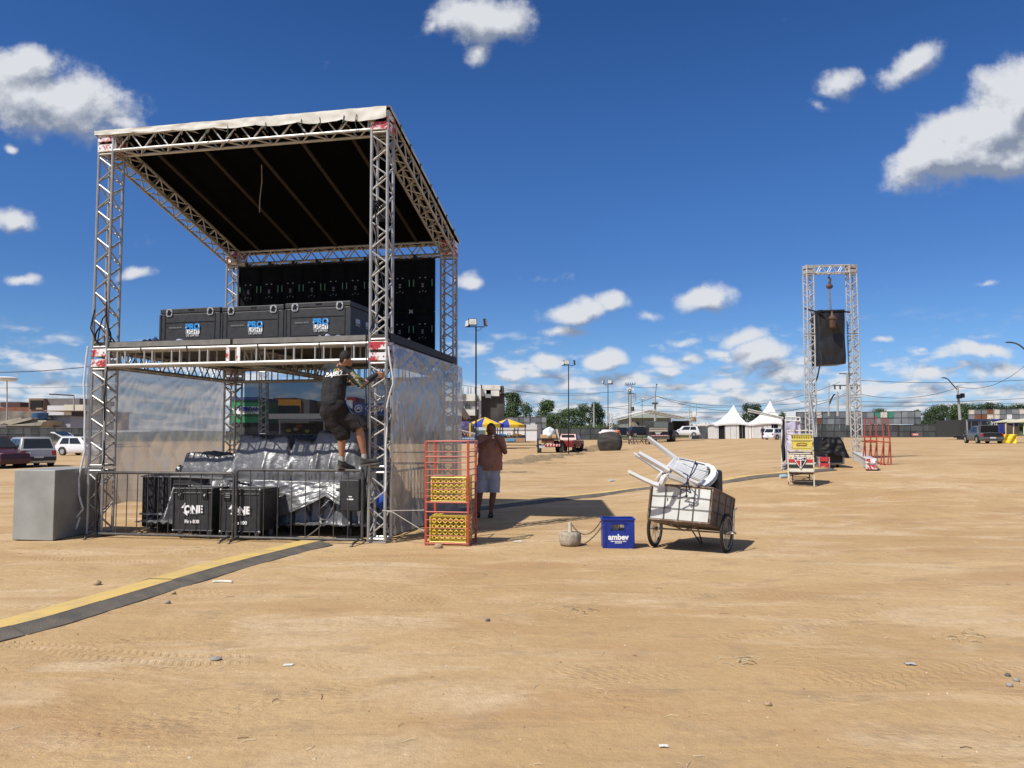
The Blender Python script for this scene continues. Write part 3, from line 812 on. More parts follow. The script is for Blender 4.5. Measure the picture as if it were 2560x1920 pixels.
# ------------------------------------------------------------------ lower floor: lettered cases
def one_case(pxl, pxr, pyt, pyb, Y, dep, lab, rot=0.0, n=1):
    c0 = P(pxl, pyb, Y); c1 = P(pxr, pyb, Y-.09); X = (c1-c0); X.z = 0; L = X.length; X.normalize()
    Yv = EZ.cross(X); z0 = .13; ztop = P(pxl, pyt, Y).z
    c0 = V((c0.x, c0.y, z0)); h = ztop-z0
    root = empty('amplifier_case', V((c0.x, c0.y, 0))+X*L/2+Yv*dep/2, lab, 'equipment case', 'pair of tall black equipment cases behind the barrier')
    def Q(x, y, z): return c0+X*x+Yv*y+EZ*z
    b = MB(); b.box(Q(L/2, dep/2, h*.45), (L-.012, dep-.012, h*.9-.004), X, Yv); b.build('case_body', FCASE, root, bevel=.008)
    b = MB(); b.box(Q(L/2, dep/2, h*.95), (L-.008, dep-.008, h*.1), X, Yv); b.build('lid', FCASE, root, bevel=.008)
    e = MB()
    for x in (0, L):
        for y in (0, dep):
            e.tube([Q(x, y, 0), Q(x, y, h)], .012, 6)
    for zz in (0, h*.895, h):
        e.tube([Q(0, 0, zz), Q(L, 0, zz), Q(L, dep, zz), Q(0, dep, zz)], .010, 6, closed=True)
    e.build('edge_trim', EDGE, root)
    e = MB()
    for x in (0, L):
        for y in (0, dep):
            for zz in (.0, h): e.ball(Q(x, y, zz), .020, 8, 5)
    e.build('ball_corners', STEEL, root, smooth=True)
    if n == 1:
        for xx in (.17, .82):
            k = MB(); k.box(Q(L*xx, -.004, h*.86), (.09, .012, .13), X, Yv); k.mi = 1; k.tube([Q(L*xx-.02, -.014, h*.84), Q(L*xx+.02, -.018, h*.87)], .01, 5); k.ball(Q(L*xx, -.014, h*.83), .014, 6, 4)
            k.build('latch', [BLK, STEEL], root)
    else:
        k = MB(); k.box(Q(L*.17, -.004, h*.84), (.10, .012, .12), X, Yv); k.mi = 1
        for q in (.0, .03, .06): k.box(Q(L*.17, -.012, h*.82+q), (.09, .006, .010), X, Yv)
        k.build('vent', [BLK, STEEL], root)
    cx = L*.50
    text('lettering', 'ONE', .150, Q(cx+.02, -.012, h*.50), X, EZ, WHITE, root, .002, bold=.007, sx=.95)
    ar = MB()
    ar.prism([Q(cx-.115+a*.05, -.010, h*.50+q*.05) for a, q in ((-1.3, .5), (0, 2.1), (0, 1.1), (-.5, .4))], -Yv*.003)
    ar.prism([Q(cx-.115+a*.05, -.010, h*.50+q*.05) for a, q in ((-.7, -.9), (.8, -1.9), (.8, -1.1), (-.1, -.4))], -Yv*.003)
    for q in (-.05, 0, .05): ar.box(Q(cx+.02+q, -.011, h*.415), (.018, .003, .012), X, Yv)
    ar.box(Q(cx+.02, -.011, h*.398), (.17, .003, .003), X, Yv)
    ar.build('arrow_mark', WHITE, root)
    text('lettering', 'Fire 800', .072, Q(cx, -.012, h*.21), X, EZ, WHITE, root, .001, bold=.002)
    w_ = MB()
    for x in (.08, L-.08):
        for y in (.08, dep-.08):
            w_.cyl(Q(x-.012, y, -.075), Q(x+.012, y, -.075), .05, seg=12); w_.box(Q(x, y, -.02), (.05, .06, .04), X, Yv)
    w_.build('castors', mat('castor_grey', (.35, .34, .32), .6), root)
    return root
one_case(432, 528, 1221, 1341, 11.68, .50, 'square black case with white arrow lettering nearer the left tower, two latches', n=1)
one_case(550, 648, 1224, 1344, 11.50, .62, 'black case with white arrow lettering beside the barrier joint, a vent on its front', n=2)

# stage platforms on the ground
PLW = mat('platform_aluminium_edge', (.55, .54, .50), .4, .4, .1, 10)
PLT_T = mat('platform_top', (.16, .14, .12), .8, 0, .2, 5)
def platform(u0, u1, v0, v1, z0, z1, lab):
    root = empty('stage_platform', S((u0+u1)/2, (v0+v1)/2, 0), lab, 'stage platform')
    b = MB(); b.box(S((u0+u1)/2, (v0+v1)/2, z1-.01), (u1-u0-.02, v1-v0-.02, .02), EU, EV); b.build('top_board', PLT_T, root)
    b = MB(); n = 3
    for k in range(n):
        z = z0+(z1-.022-z0)*(k+.5)/n
        b.box(S((u0+u1)/2, (v0+v1)/2, z), (u1-u0-.02*(k % 2), v1-v0-.02*(k % 2), (z1-z0)/n*.8), EU, EV)
    b.build('edge_frame', PLW, root)
    b = MB()
    for u in (u0+.08, u1-.08):
        for v in (v0+.08, v1-.08): b.box(S(u, v, z0/2), (.06, .06, z0), EU, EV)
    b.build('feet', BLKM, root)
platform(.9, 2.9, 1.2, 2.6, .14, .27, 'low aluminium edged platform on the left, mostly hidden by the lettered cases')
platform(2.95, 4.35, 1.0, 2.6, .12, .25, 'low aluminium edged platform on the right beneath the tarpaulin')

# tarpaulin over a heap of gear
TARP = mat('silver_tarpaulin', (.155, .155, .16), .36, .22, .12, 2.2, .8, 9, spec=.7)
TARPB = mat('black_tarpaulin_back', (.015, .016, .022), .45, 0, .2, 5, .6, 8)
def tarp():
    bx_ = [(1.06, 1.98, 1.02, 2.0, 1.26), (.88, 1.30, 1.0, 1.8, 1.06), (2.10, 2.92, .96, 2.1, 1.56), (3.05, 3.42, .98, 2.1, 1.50), (3.45, 4.10, 1.0, 2.15, 1.64), (4.05, 4.30, 1.05, 2.0, 1.30)]
    mb = MB(); NU, NV = 260, 150; U0, U1, V0_, V1_ = .55, 4.75, .42, 2.7
    def H(u, v):
        best = .17
        for (a0, a1, b0, b1, h) in bx_:
            du = max(a0-u, 0, u-a1); dv = max(b0-v, 0, v-b1); d = math.hypot(du, dv)
            ph = u*9+2.3*math.sin(u*2.1+h*7) if dv > du else v*11+h*5
            rid = 1-abs(math.sin(ph)); k = (3.6 if dv < du or h-3.6*d > .88 or u < 2.35 else 3.6+14*(.88-(h-3.6*d)))*(1-.42*rid*min(1, d*4))
            sag = .035*math.sin(math.pi*max(0, min(1, (u-a0)/(a1-a0))))
            best = max(best, h-sag-k*d-(.03 if d > 0 else 0)*min(1, d*20))
        return best
    def fn(i, j):
        jj = j**1.25
        u = U0+(U1-U0)*i; v = V0_+(V1_-V0_)*jj; n1 = noise.noise(V((u*2, v*2, 5))); n2 = noise.noise(V((u*7, v*7, 2))); u2 = u+.04*n1; v2 = v+.05*noise.noise(V((u*3, v*2, 9)))
        z = H(u2, v2); st_ = math.exp(-((z-.84)/.05)**2)*.05
        z += .03*n1+.04*(.5-abs(n2)*1.6)+.018*(.5-1.6*abs(noise.noise(V((u*13, v*13+z*5, 4)))))+.008*noise.noise(V((u*19, v*19, 1)))*(1 if z > .2 else .2)
        return S(u, v+st_, z)
    mb.grid(fn, NU, NV); return mb
tp = tarp().build('tarpaulin_covered_gear', [TARP], smooth='all')
tag(tp, 'large heap of gear wrapped in a strapped silver tarpaulin under the stage', 'covered gear')
sb = MB(); STRAP = mat('grey_strap', (.16, .16, .17), .6)
def strapring(z, k1, sag):
    pts = []
    for i in range(60):
        a = -2*math.pi*i/60; cu, sv = math.cos(a), math.sin(a); rr = 1/((abs(cu)**5+abs(sv)**5)**.2)
        pts.append(S(2.66+cu*rr*1.80, 1.52+sv*rr*.76, z+sag*cu+.02*math.sin(a*5)))
    sb.tube(pts, .022, 5, closed=True)
strapring(.84, 1, -.04); sb.build('strap', STRAP, tp)
# loose flap: silver outside, black lining showing, pulled to a point at the front right
fl = MB()
def flap(a, b):
    u = 2.45+a*1.65; top = .86-.04*a
    low = .20+.62*a**1.7 if a < .8 else .20+.62*.8**1.7-.9*(a-.8)
    z = top+(low-top)*b
    out = .16+.30*b+.05*math.sin(a*15)*b+.05*noise.noise(V((a*6, b*5, 3)))+.02*noise.noise(V((a*18, b*15, 3)))
    return S(u, .80-out*.50, z)
fl.grid(flap, 70, 36); fl.build('loose_flap', TARP, tp, smooth='all', solid=.006)
bk = MB()
def back(a, b):
    u = 2.95+a*1.38; z = .95-(.95-.27)*b-(.0 if a < .6 else .1*(a-.6))
    out = .02+.28*b+.07*math.sin(a*9+2)*b+.06*noise.noise(V((a*5, b*5, 8)))
    return S(u+.12*b*a, 0.93-out*.5+.5*max(0, a-.72), z)
bk.grid(back, 50, 30); bk.build('black_lining', TARPB, tp, smooth='all', solid=.006)
fd = MB()
def fold(a, b):
    t = a*math.pi; u = 3.78+.20*math.cos(t*1.1+.3)+.10*a; z = .72-.48*a
    return S(u+.10*(b-.5), .62+.05*math.sin(t*3)+.05*b, z+.12*(b-.5)*math.sin(t))
fd.grid(fold, 40, 6); fd.build('turned_hem', TARP, tp, smooth='all', solid=.006)

# tall black case stack behind the left tower
root = empty('dolly_stack', S(.95, 1.3, 0), 'black louvred equipment stack standing behind the left front tower', 'equipment stack')
def boxpx(pl, pr, pt, pb, Y0_, Y1_):
    a = P(pl, pb, Y0_); b = P(pr, pb, Y1_); t = P(pl, pt, Y0_).z; return a, b, t
b = MB(); b.box(S(.95, 1.25, .48), (1.15, .85, .86), EU, EV); b.build('stack_body', FCASE, root, bevel=.03)
b = MB()
for k in range(12): b.box(S(1.22, .818, .16+k*.055), (.50, .03, .022), EU, EV)
for u in (.46, .62, .78, .92): b.box(S(u, .815, .50), (.035, .03, .76), EU, EV)
b.build('louvres', mat('louvre_grey', (.055, .055, .058), .5), root)
b = MB(); b.box(S(.95, .81, .27), (1.17, .03, .03), EU, EV); b.box(S(.95, .81, .89), (1.17, .03, .02), EU, EV); b.build('metal_strip', STEEL, root)
b = MB()
for u in (.5, 1.4):
    for v in (.95, 1.55): b.cyl(S(u-.02, v, .035), S(u+.02, v, .035), .035, seg=10)
b.build('castors', MAT['castor_grey'], root)
# small black speaker box on the right behind the barrier
root = empty('small_speaker', S(4.25, .35, 0), 'small black loudspeaker on a short stand beside the right front tower', 'speaker')
b = MB(); b.box(S(4.28, .45, .66), (.32, .3, .48), EU, EV); b.build('speaker_box', FCASE, root, bevel=.02)
b = MB(); b.cyl(S(4.25, .45, .0), S(4.25, .45, .42), .02, seg=8); b.box(S(4.25, .45, .015), (.34, .3, .03), EU, EV)
b.build('stand', BLK, root)
b = MB(); b.box(S(4.30, .294, .60), (.10, .006, .02), EU, EV); b.box(S(4.30, .294, .64), (.06, .006, .015), EU, EV); b.build('white_mark', WHITE, root)
b = MB(); b.tube(wig([S(4.12, .28, .62), S(4.0, .1, .3), S(3.7, .05, .05), S(3.2, .1, .02), S(2.9, .3, .02), S(2.9, .6, .12), S(3.1, .8, .22)], .03), .010, 6)
b.tube(wig([S(4.3, .1, .02), S(3.9, -.15, .015), S(3.5, -.1, .015), S(2.8, .2, .02)], .05), .008, 5)
tag(b.build('floor_cable', mat('grey_cable', (.12, .11, .10), .6), smooth=True), 'grey cable looping over the ground between tarpaulin and right tower', 'cable')
# blue bundle inside the right tower
b = MB(); b.ball(S(SW-.12, .16, .60), .10, 10, 8, (1, .8, 1.2)); b.build
tag(b.build('blue_cloth_bundle', mat('bright_blue_cloth', (.01, .06, .35), .8, bump=.5), smooth='all'), 'small blue cloth bundle stuffed inside the right front tower', 'cloth')
b = MB()
for i in range(3): b.box(S(SW-.3+.15*i, -.04+.01*i, .82+.0*i-.13*(i > 0)-.0), (.14, .03, .02), EU, EV)
# aluminium box at the far left
cc = C(0, 1000, 520)
a0 = P(30, 1343, 11.55); a1 = P(132, 1345, 11.42)
a0.z = a1.z = 0
Xb = (a1-a0); Lb = Xb.length; Xb.normalize(); Yb = V((.05, .998, 0))
zb = P(30, 1175, 11.55).z
MB_ = MB(); dep = 1.15
bb = [a0, a1, a1+Yb*dep, a0+Yb*dep]; MB_.hexa([p+EZ*.01 for p in bb], [p+EZ*zb for p in bb])
GALV = mat('dented_sheet_metal', (.36, .37, .345), .55, .25, .18, 2.2, .35, 5, col2=(.27, .275, .25))
tag(MB_.build('metal_box', GALV, bevel=.01), 'large plain grey sheet metal box standing left of the stage', 'metal box')

# ------------------------------------------------------------------ crowd barriers
def barrier(A, B, lab, grp, h=.97, n=9, feet=True):
    A, B = V(A), V(B); X = (B-A); L = X.length; X.normalize(); Yv = EZ.cross(X)
    root = empty('crowd_barrier', (A+B)/2, lab, 'crowd barrier', grp)
    def Q(x, y, z): return A+X*x+Yv*y+EZ*z
    b = MB(); b.tube([Q(0, 0, .06), Q(0, 0, h-.04), Q(.04, 0, h), Q(L-.04, 0, h), Q(L, 0, h-.04), Q(L, 0, .06)], .021, 8); b.tube([Q(0, 0, .08), Q(L, 0, .08)], .021, 8)
    b.build('frame', BLKM, root, smooth=True)
    b = MB()
    for i in range(1, n+1): b.tube([Q(L*i/(n+1), 0, .08), Q(L*i/(n+1), 0, h)], .0075, 5)
    b.build('bars', BLKM, root)
    if feet:
        for x in (.05, L-.05):
            b = MB(); b.tube([Q(x, -.28, .02), Q(x, -.26, .045), Q(x, 0, .09), Q(x, .26, .045), Q(x, .28, .02)], .018, 6); b.box(Q(x, -.27, .012), (.05, .06, .024), X, Yv)
            b.build('foot', BLKM, root)
bl = 'crowd barriers round the lower stage'
barrier(S(.27, -.10, -.02), S(2.62, -.12, -.02), 'left of the two front barriers before the lettered cases', bl, 1.02, 12)
barrier(S(2.68, -.14, -.02), S(4.66, -.12, -.02), 'right front barrier, the one the climbing man stands on', bl, 1.075, 8)
barrier(S(.35, SD-.9, 0), S(2.2, SD-.5, 0), 'rear barrier on the left seen between tower and tarpaulin', bl, 1.0, 11, False)
barrier(S(2.9, SD-.2, 0), S(4.65, SD-.2, 0), 'rear barrier on the right seen past the man with bare legs', bl, 1.0, 11, False)
barrier(S(SW-.10, .45, 0), S(SW-.10, 2.5, 0), 'barrier along the right side just inside the plastic film', bl, 1.0, 11, False)
# ------------------------------------------------------------------ organic figures
from mathutils.bvhtree import BVHTree
def organic(name, prims, mats, parent, vox=.009, sm=5):
    mb = MB()
    for p in prims:
        if p[0] == 'cap':
            a, ra, b, rb_ = V(p[1]), p[2], V(p[3]), p[4]
            d = (b-a); L = d.length; d.normalize(); X, Y = perp(d)
            prof = [(max(1e-4, ra*math.sin(t)), -ra*math.cos(t)) for t in [math.pi/2*i/5 for i in range(6)]]
            prof += [(rb_*math.cos(t), L+rb_*math.sin(t)) for t in [math.pi/2*i/5 for i in range(5)]]+[(1e-4, L+rb_)]
            mb.lathe(a, prof, 16, X, Y, d)
        else:
            c, r = V(p[1]), p[2]; A = p[3] if len(p) > 3 else Matrix.Identity(3)
            o = len(mb.v); mb.ball((0, 0, 0), 1.0, 18, 12)
            for i in range(o, len(mb.v)):
                q = mb.v[i]; mb.v[i] = c+A@V((q.x*r[0], q.y*r[1], q.z*r[2]))
    o = mb.build(name, mats, parent)
    r = o.modifiers.new('r', 'REMESH'); r.mode = 'VOXEL'; r.voxel_size = vox; r.adaptivity = 0
    s = o.modifiers.new('s', 'SMOOTH'); s.iterations = sm; s.factor = .5
    me = quickmesh(o); o.modifiers.clear(); old = o.data; o.data = me; bpy.data.meshes.remove(old)
    me.name = name; me.polygons.foreach_set('use_smooth', [True]*len(me.polygons))
    if not me.materials:
        for q in (mats if isinstance(mats, (list, tuple)) else [mats]): me.materials.append(q)
    return o
def wrinkle(o, amp, sc, seed=0):
    me = o.data
    for v in me.vertices:
        p = v.co*sc; n = noise.noise(V((p.x+seed, p.y, p.z*1.7)))+.5*noise.noise(V((p.x*2.3, p.y*2.3+seed, p.z*4)))
        v.co += v.normal*n*amp
    me.update()
def stick(o, target, off=.004, d=V((0, 1, 0))):
    "lay flat lettering on a surface behind it"
    bv = BVHTree.FromPolygons([v.co.copy() for v in target.data.vertices], [tuple(p.vertices) for p in target.data.polygons])
    for v in o.data.vertices:
        h = bv.ray_cast(v.co-d*1.0, d)
        if h[0] is not None: v.co = h[0]-d*off
    o.data.update()
def hand(pr, wrist, d, side, palm, curl=.5, s=1.0, spread=.05):
    "palm and five bent fingers; d points along the hand, side towards the thumb, palm is the way the fingers close"
    d = V(d).normalized(); side = V(side); side = (side-d*side.dot(d)).normalized(); palm = V(palm); palm = (palm-d*palm.dot(d)-side*palm.dot(side)).normalized()
    w = V(wrist)
    for k in (-1, -.33, .33, 1): pr.append(('cap', w+side*.018*k*s, .014*s, w+d*.075*s+side*.030*k*s, .013*s))
    for k, L in ((.033, .072), (.011, .080), (-.011, .074), (-.033, .058)):
        p = w+d*.08*s+side*k*s; a = curl*.6; dd = (d+side*k*spread*20).normalized(); r = .0088*s
        for j, f in enumerate((.45, .32, .25)):
            dirn = dd*math.cos(a)+palm*math.sin(a); q = p+dirn*L*f*s
            pr.append(('cap', p, r, q, r*.92)); p = q; r *= .93; a += curl*(1.0 if j == 0 else .9)
    p = w+d*.025*s+side*.030*s; q = p+(d*.55+side*.75+palm*.35).normalized()*.038*s; t = q+(d*.85+palm*.5+side*.1).normalized()*.032*s
    pr.append(('cap', p, .013*s, q, .0105*s)); pr.append(('cap', q, .0105*s, t, .009*s))
def cut(o, keep):
    bm = bmesh.new(); bm.from_mesh(o.data); w = WL[o]
    bmesh.ops.delete(bm, geom=[v for v in bm.verts if not keep(v.co+w)], context='VERTS'); bm.to_mesh(o.data); bm.free(); o.data.update()
SKIN1 = mat('tanned_skin', (.40, .20, .12), .55, 0, .08, 12, spec=.3)
SKIN2 = mat('brown_skin', (.20, .095, .06), .55, 0, .08, 12, spec=.3)
HAIR = mat('short_dark_hair', (.02, .014, .010), .75, 0, .3, 60, .6, 200)
SHIRT1 = mat('black_sports_shirt', (.018, .018, .020), .85, 0, .2, 8)
SHORT1 = mat('black_shorts', (.014, .011, .012), .9, 0, .2, 8)
SOCK = mat('grey_socks', (.32, .31, .30), .9); SHOE = mat('dark_grey_trainers', (.05, .048, .045), .75, 0, .3, 20)
SOLE = mat('grey_rubber_sole', (.13, .12, .11), .8)
# ---- man climbing the barrier
k7 = 260/1307
def m1(x, y, Y): return P(760+x*k7, 860+y*k7, Y)
YB = 10.98
foot = m1(480, 1560, 11.10)
pm = empty('person', foot, 'man in black long sleeved shirt and black shorts climbing on the barrier, seen from behind', 'person')
hd_c = m1(525, 195, YB-.06)
J = dict(neck=m1(468, 262, YB-.02), sl=m1(300, 305, YB+.02), sr=m1(520, 325, YB-.02), chest=m1(385, 430, YB), waist=m1(370, 650, YB-.02), pel=m1(385, 800, YB-.03),
         hl=m1(310, 850, YB), hr=m1(460, 840, YB+.04), kl=m1(478, 1120, YB+.06), kr=m1(690, 1040, YB+.06), al=m1(474, 1420, YB+.10), ar=m1(758, 1390, YB+.12),
         er=m1(728, 512, YB-.08), wr=m1(908, 385, YB+.02), el=m1(330, 480, YB+.28), wl=m1(560, 500, YB+.40))
pr = [('ell', hd_c+V((0, 0, .012)), (.078, .095, .112)), ('ell', hd_c+V((.030, .045, -.045)), (.055, .06, .065)), ('cap', J['neck'], .060, hd_c+V((-.01, 0, -.05)), .056),
      ('ell', hd_c+V((-.008, -.02, -.01))+V((-.075, .03, -.0)), (.012, .022, .032)), ('ell', hd_c+V((.010, -.088, -.015)), (.022, .012, .032)),
      ('ell', hd_c+V((.075, .075, -.02)), (.016, .016, .022)),
      ('cap', J['sl'], .062, J['sr'], .062), ('cap', J['chest'], .125, J['waist'], .125), ('cap', J['sl']+V((.05, 0, -.04)), .08, J['chest'], .13), ('cap', J['sr']+V((-.05, 0, -.04)), .08, J['chest'], .13),
      ('cap', J['waist'], .12, J['pel'], .105), ('cap', J['neck'], .055, J['chest'], .11),
      ('cap', J['hl'], .080, J['kl'], .060), ('cap', J['hr'], .080, J['kr'], .060),
      ('cap', J['kl'], .058, J['kl'].lerp(J['al'], .3)+V((0, -.01, 0)), .060), ('cap', J['kl'].lerp(J['al'], .3)+V((0, -.01, 0)), .060, J['al'], .038),
      ('cap', J['kr'], .058, J['kr'].lerp(J['ar'], .3)+V((0, -.01, 0)), .062), ('cap', J['kr'].lerp(J['ar'], .3)+V((0, -.01, 0)), .062, J['ar'], .038),
      ('cap', J['al'], .038, J['al']+V((.0, .02, -.10)), .042), ('cap', J['al']+V((.0, .02, -.12)), .036, J['al']+V((.07, .05, -.14)), .028),
      ('cap', J['ar'], .038, J['ar']+V((.0, .0, -.07)), .042), ('cap', J['ar']+V((-.01, 0, -.09)), .032, J['ar']+V((.06, .02, -.10)), .024),
      ('cap', J['sr'], .055, J['er'], .040), ('cap', J['er'], .040, J['wr'], .026), ('cap', J['sl'], .055, J['el'], .040), ('cap', J['el'], .040, J['wl'], .026)]
hand(pr, J['wr'], m1(985, 395, YB+.05)-J['wr'], V((.1, .0, .9)), V((.2, .9, -.5)), .75, 1.05)
hand(pr, J['wl'], V((.7, .3, .2)), V((0, 0, 1)), V((0, 1, 0)), .8)
organic('body', pr, SKIN1, pm, .0065, 4)
hp = [('ell', hd_c+V((-.008, -.008, .030)), (.083, .100, .105)), ('ell', hd_c+V((-.036, -.010, -.005)), (.056, .070, .066))]
organic('hair', hp, HAIR, pm, .008, 3)
sp_ = [('cap', J['sl']+V((.01, 0, 0)), .078, J['sr'], .078), ('cap', J['chest']+V((-.035, 0, 0)), .142, J['waist']+V((-.03, 0, 0)), .150), ('cap', J['chest']+V((.04, 0, 0)), .142, J['waist']+V((.03, 0, 0)), .145),
       ('cap', J['sl']+V((.06, 0, -.05)), .10, J['chest'], .15), ('cap', J['sr']+V((-.06, 0, -.05)), .10, J['chest'], .15),
       ('cap', J['waist']+V((-.03, 0, 0)), .150, m1(350, 725, YB-.03), .158), ('cap', J['neck']+V((0, 0, -.03)), .068, J['chest'], .12), ('cap', J['neck'], .062, J['neck']+V((0, 0, -.03)), .07),
       ('cap', J['sr'], .073, J['er'], .058), ('cap', J['er'], .058, J['wr'], .036), ('cap', J['sl'], .073, J['el'], .056), ('cap', J['el'], .056, J['wl'], .036)]
sh1 = organic('shirt', sp_, SHIRT1, pm, .009, 5); wrinkle(sh1, .008, 8)
so = [('cap', J['pel']+V((-.045, 0, .03)), .138, J['hl']+V((0, 0, .0)), .134), ('cap', J['pel']+V((.04, 0, .03)), .138, J['hr'], .136),
      ('cap', J['hl'], .134, J['hl'].lerp(J['kl'], 1.05), .116), ('cap', J['hr'], .136, J['hr'].lerp(J['kr'], 1.12), .112), ('cap', J['pel'], .145, J['hl'].lerp(J['hr'], .5)+V((0, 0, -.10)), .135), ('cap', J['hl'].lerp(J['hr'], .5), .13, J['hl'].lerp(J['hr'], .5).lerp(J['kl'].lerp(J['kr'], .5), .62), .105)]
s1 = organic('shorts', so, SHORT1, pm, .010, 5); wrinkle(s1, .009, 7, 3); _x = m1(592, 1100, YB).x; _zl = m1(430, 1180, YB).z; _zr = m1(690, 1075, YB).z; cut(s1, lambda p: p.z > (_zl+(p.x-_x)*.35 if p.x < _x else _zr+(p.x-_x-.1)*.5))
pp = MB(); a = m1(530, 735, YB-.17); b = m1(615, 880, YB-.13); pp.tube([a, a.lerp(b, .5)+V((0, -.012, 0)), b], .007, 6)
o = pp.build('piping', mat('blue_piping', (.04, .10, .35), .7), s1)
for nm, ank, d in (('al', J['al'], V((.75, .55, -.28))), ('ar', J['ar'], V((.96, .25, .12)))):
    d = d.normalized()
    sk = [('cap', ank+V((0, 0, .0)), .043, ank+V((0, 0, -.06)), .045)]
    organic('sock', sk, SOCK, pm, .008, 2)
    heel = ank+V((-.01, 0, -.115))
    sk = [('ell', heel, (.055, .052, .05)), ('cap', heel+V((0, 0, .045)), .050, heel+d*.06, .050), ('cap', heel+d*.05, .048, heel+d*.20, .036), ('cap', heel, .045, heel+d*.21+V((0, 0, -.008)), .034)]
    so_ = organic('shoe', sk, SHOE, pm, .008, 3)
    n = V((0, 0, 1)); sd = d.cross(n).normalized(); up = sd.cross(d).normalized()
    mb = MB(); ol = []
    for (t, w) in ((-.055, .02), (-.04, .042), (.02, .046), (.10, .047), (.17, .048), (.22, .038), (.247, .015)): ol.append((t, w))
    pts = [heel+d*t+sd*w-up*.055 for t, w in ol]+[heel+d*t-sd*w-up*.055 for t, w in ol[::-1]]
    mb.prism(pts, up*.028); mb.build('sole', SOLE, so_, bevel=.004)
# lettering on the back of the shirt
Xt = V((.97, -.0, .10)).normalized(); Zt = V((-.05, 0, 1))
o0 = m1(310, 362, 10.6)
t = text('lettering', 'PAJE\u00da', .082, o0, Xt, Zt, WHITE, sh1, 0, shear=.25, bold=.003, sx=1.12); stick(t, sh1)
LEDC = [mat('print_blue', (.03, .10, .45), .6), mat('print_green', (.10, .35, .08), .6), mat('print_orange', (.60, .22, .03), .6)]
for ch, dx, mm in (('L', -.045, LEDC[0]), ('E', 0, LEDC[1]), ('D', .045, LEDC[2])):
    t = text('lettering', ch, .055, m1(318, 312, 10.6)+Xt*dx*1.1, Xt, Zt, mm, sh1, 0, shear=.25, bold=.002, sx=1.2); stick(t, sh1)
ln = MB(); q = m1(225, 393, 10.6); ln.grid(lambda a, b: q+Xt*.31*a+Zt*.007*b, 20, 1); t = ln.build('printed_line', WHITE, sh1); stick(t, sh1)
def sleeve_mat():
    M = bpy.data.materials.new('coloured_sleeve_print'); M.use_nodes = True; nt = M.node_tree; N = nt.nodes; L = nt.links
    b = N['Principled BSDF']; b.inputs['Roughness'].default_value = .8
    tc = N.new('ShaderNodeTexCoord'); v = N.new('ShaderNodeTexNoise'); v.inputs['Scale'].default_value = 16; v.inputs['Detail'].default_value = 4; v.inputs['Distortion'].default_value = 1.5
    L.new(tc.outputs['Object'], v.inputs['Vector'])
    r = N.new('ShaderNodeValToRGB'); r.color_ramp.interpolation = 'CONSTANT'; L.new(v.outputs['Fac'], r.inputs[0]); e = r.color_ramp.elements
    cols = [(0, (.02, .02, .022)), (.36, (.02, .16, .03)), (.44, (.45, .42, .05)), (.49, (.03, .05, .25)), (.54, (.55, .22, .25)), (.60, (.50, .45, .42)), (.66, (.02, .02, .022))]
    e[0].position = 0; e[0].color = (*cols[0][1], 1); e[1].position = cols[1][0]; e[1].color = (*cols[1][1], 1)
    for p, c in cols[2:]: q = e.new(p); q.color = (*c, 1)
    L.new(r.outputs[0], b.inputs['Base Color']); return M
sl = MB(); a0_ = m1(545, 330, 10.6); a1_ = m1(740, 510, 10.6)
ax = (a1_-a0_).normalized(); wv = V((-ax.z, 0, ax.x))
sl.grid(lambda a, b: a0_+(a1_-a0_)*a+wv*(b-.5)*(.055+.085*a), 30, 10); t = sl.build('sleeve_print', sleeve_mat(), sh1, smooth='all'); stick(t, sh1, .004)

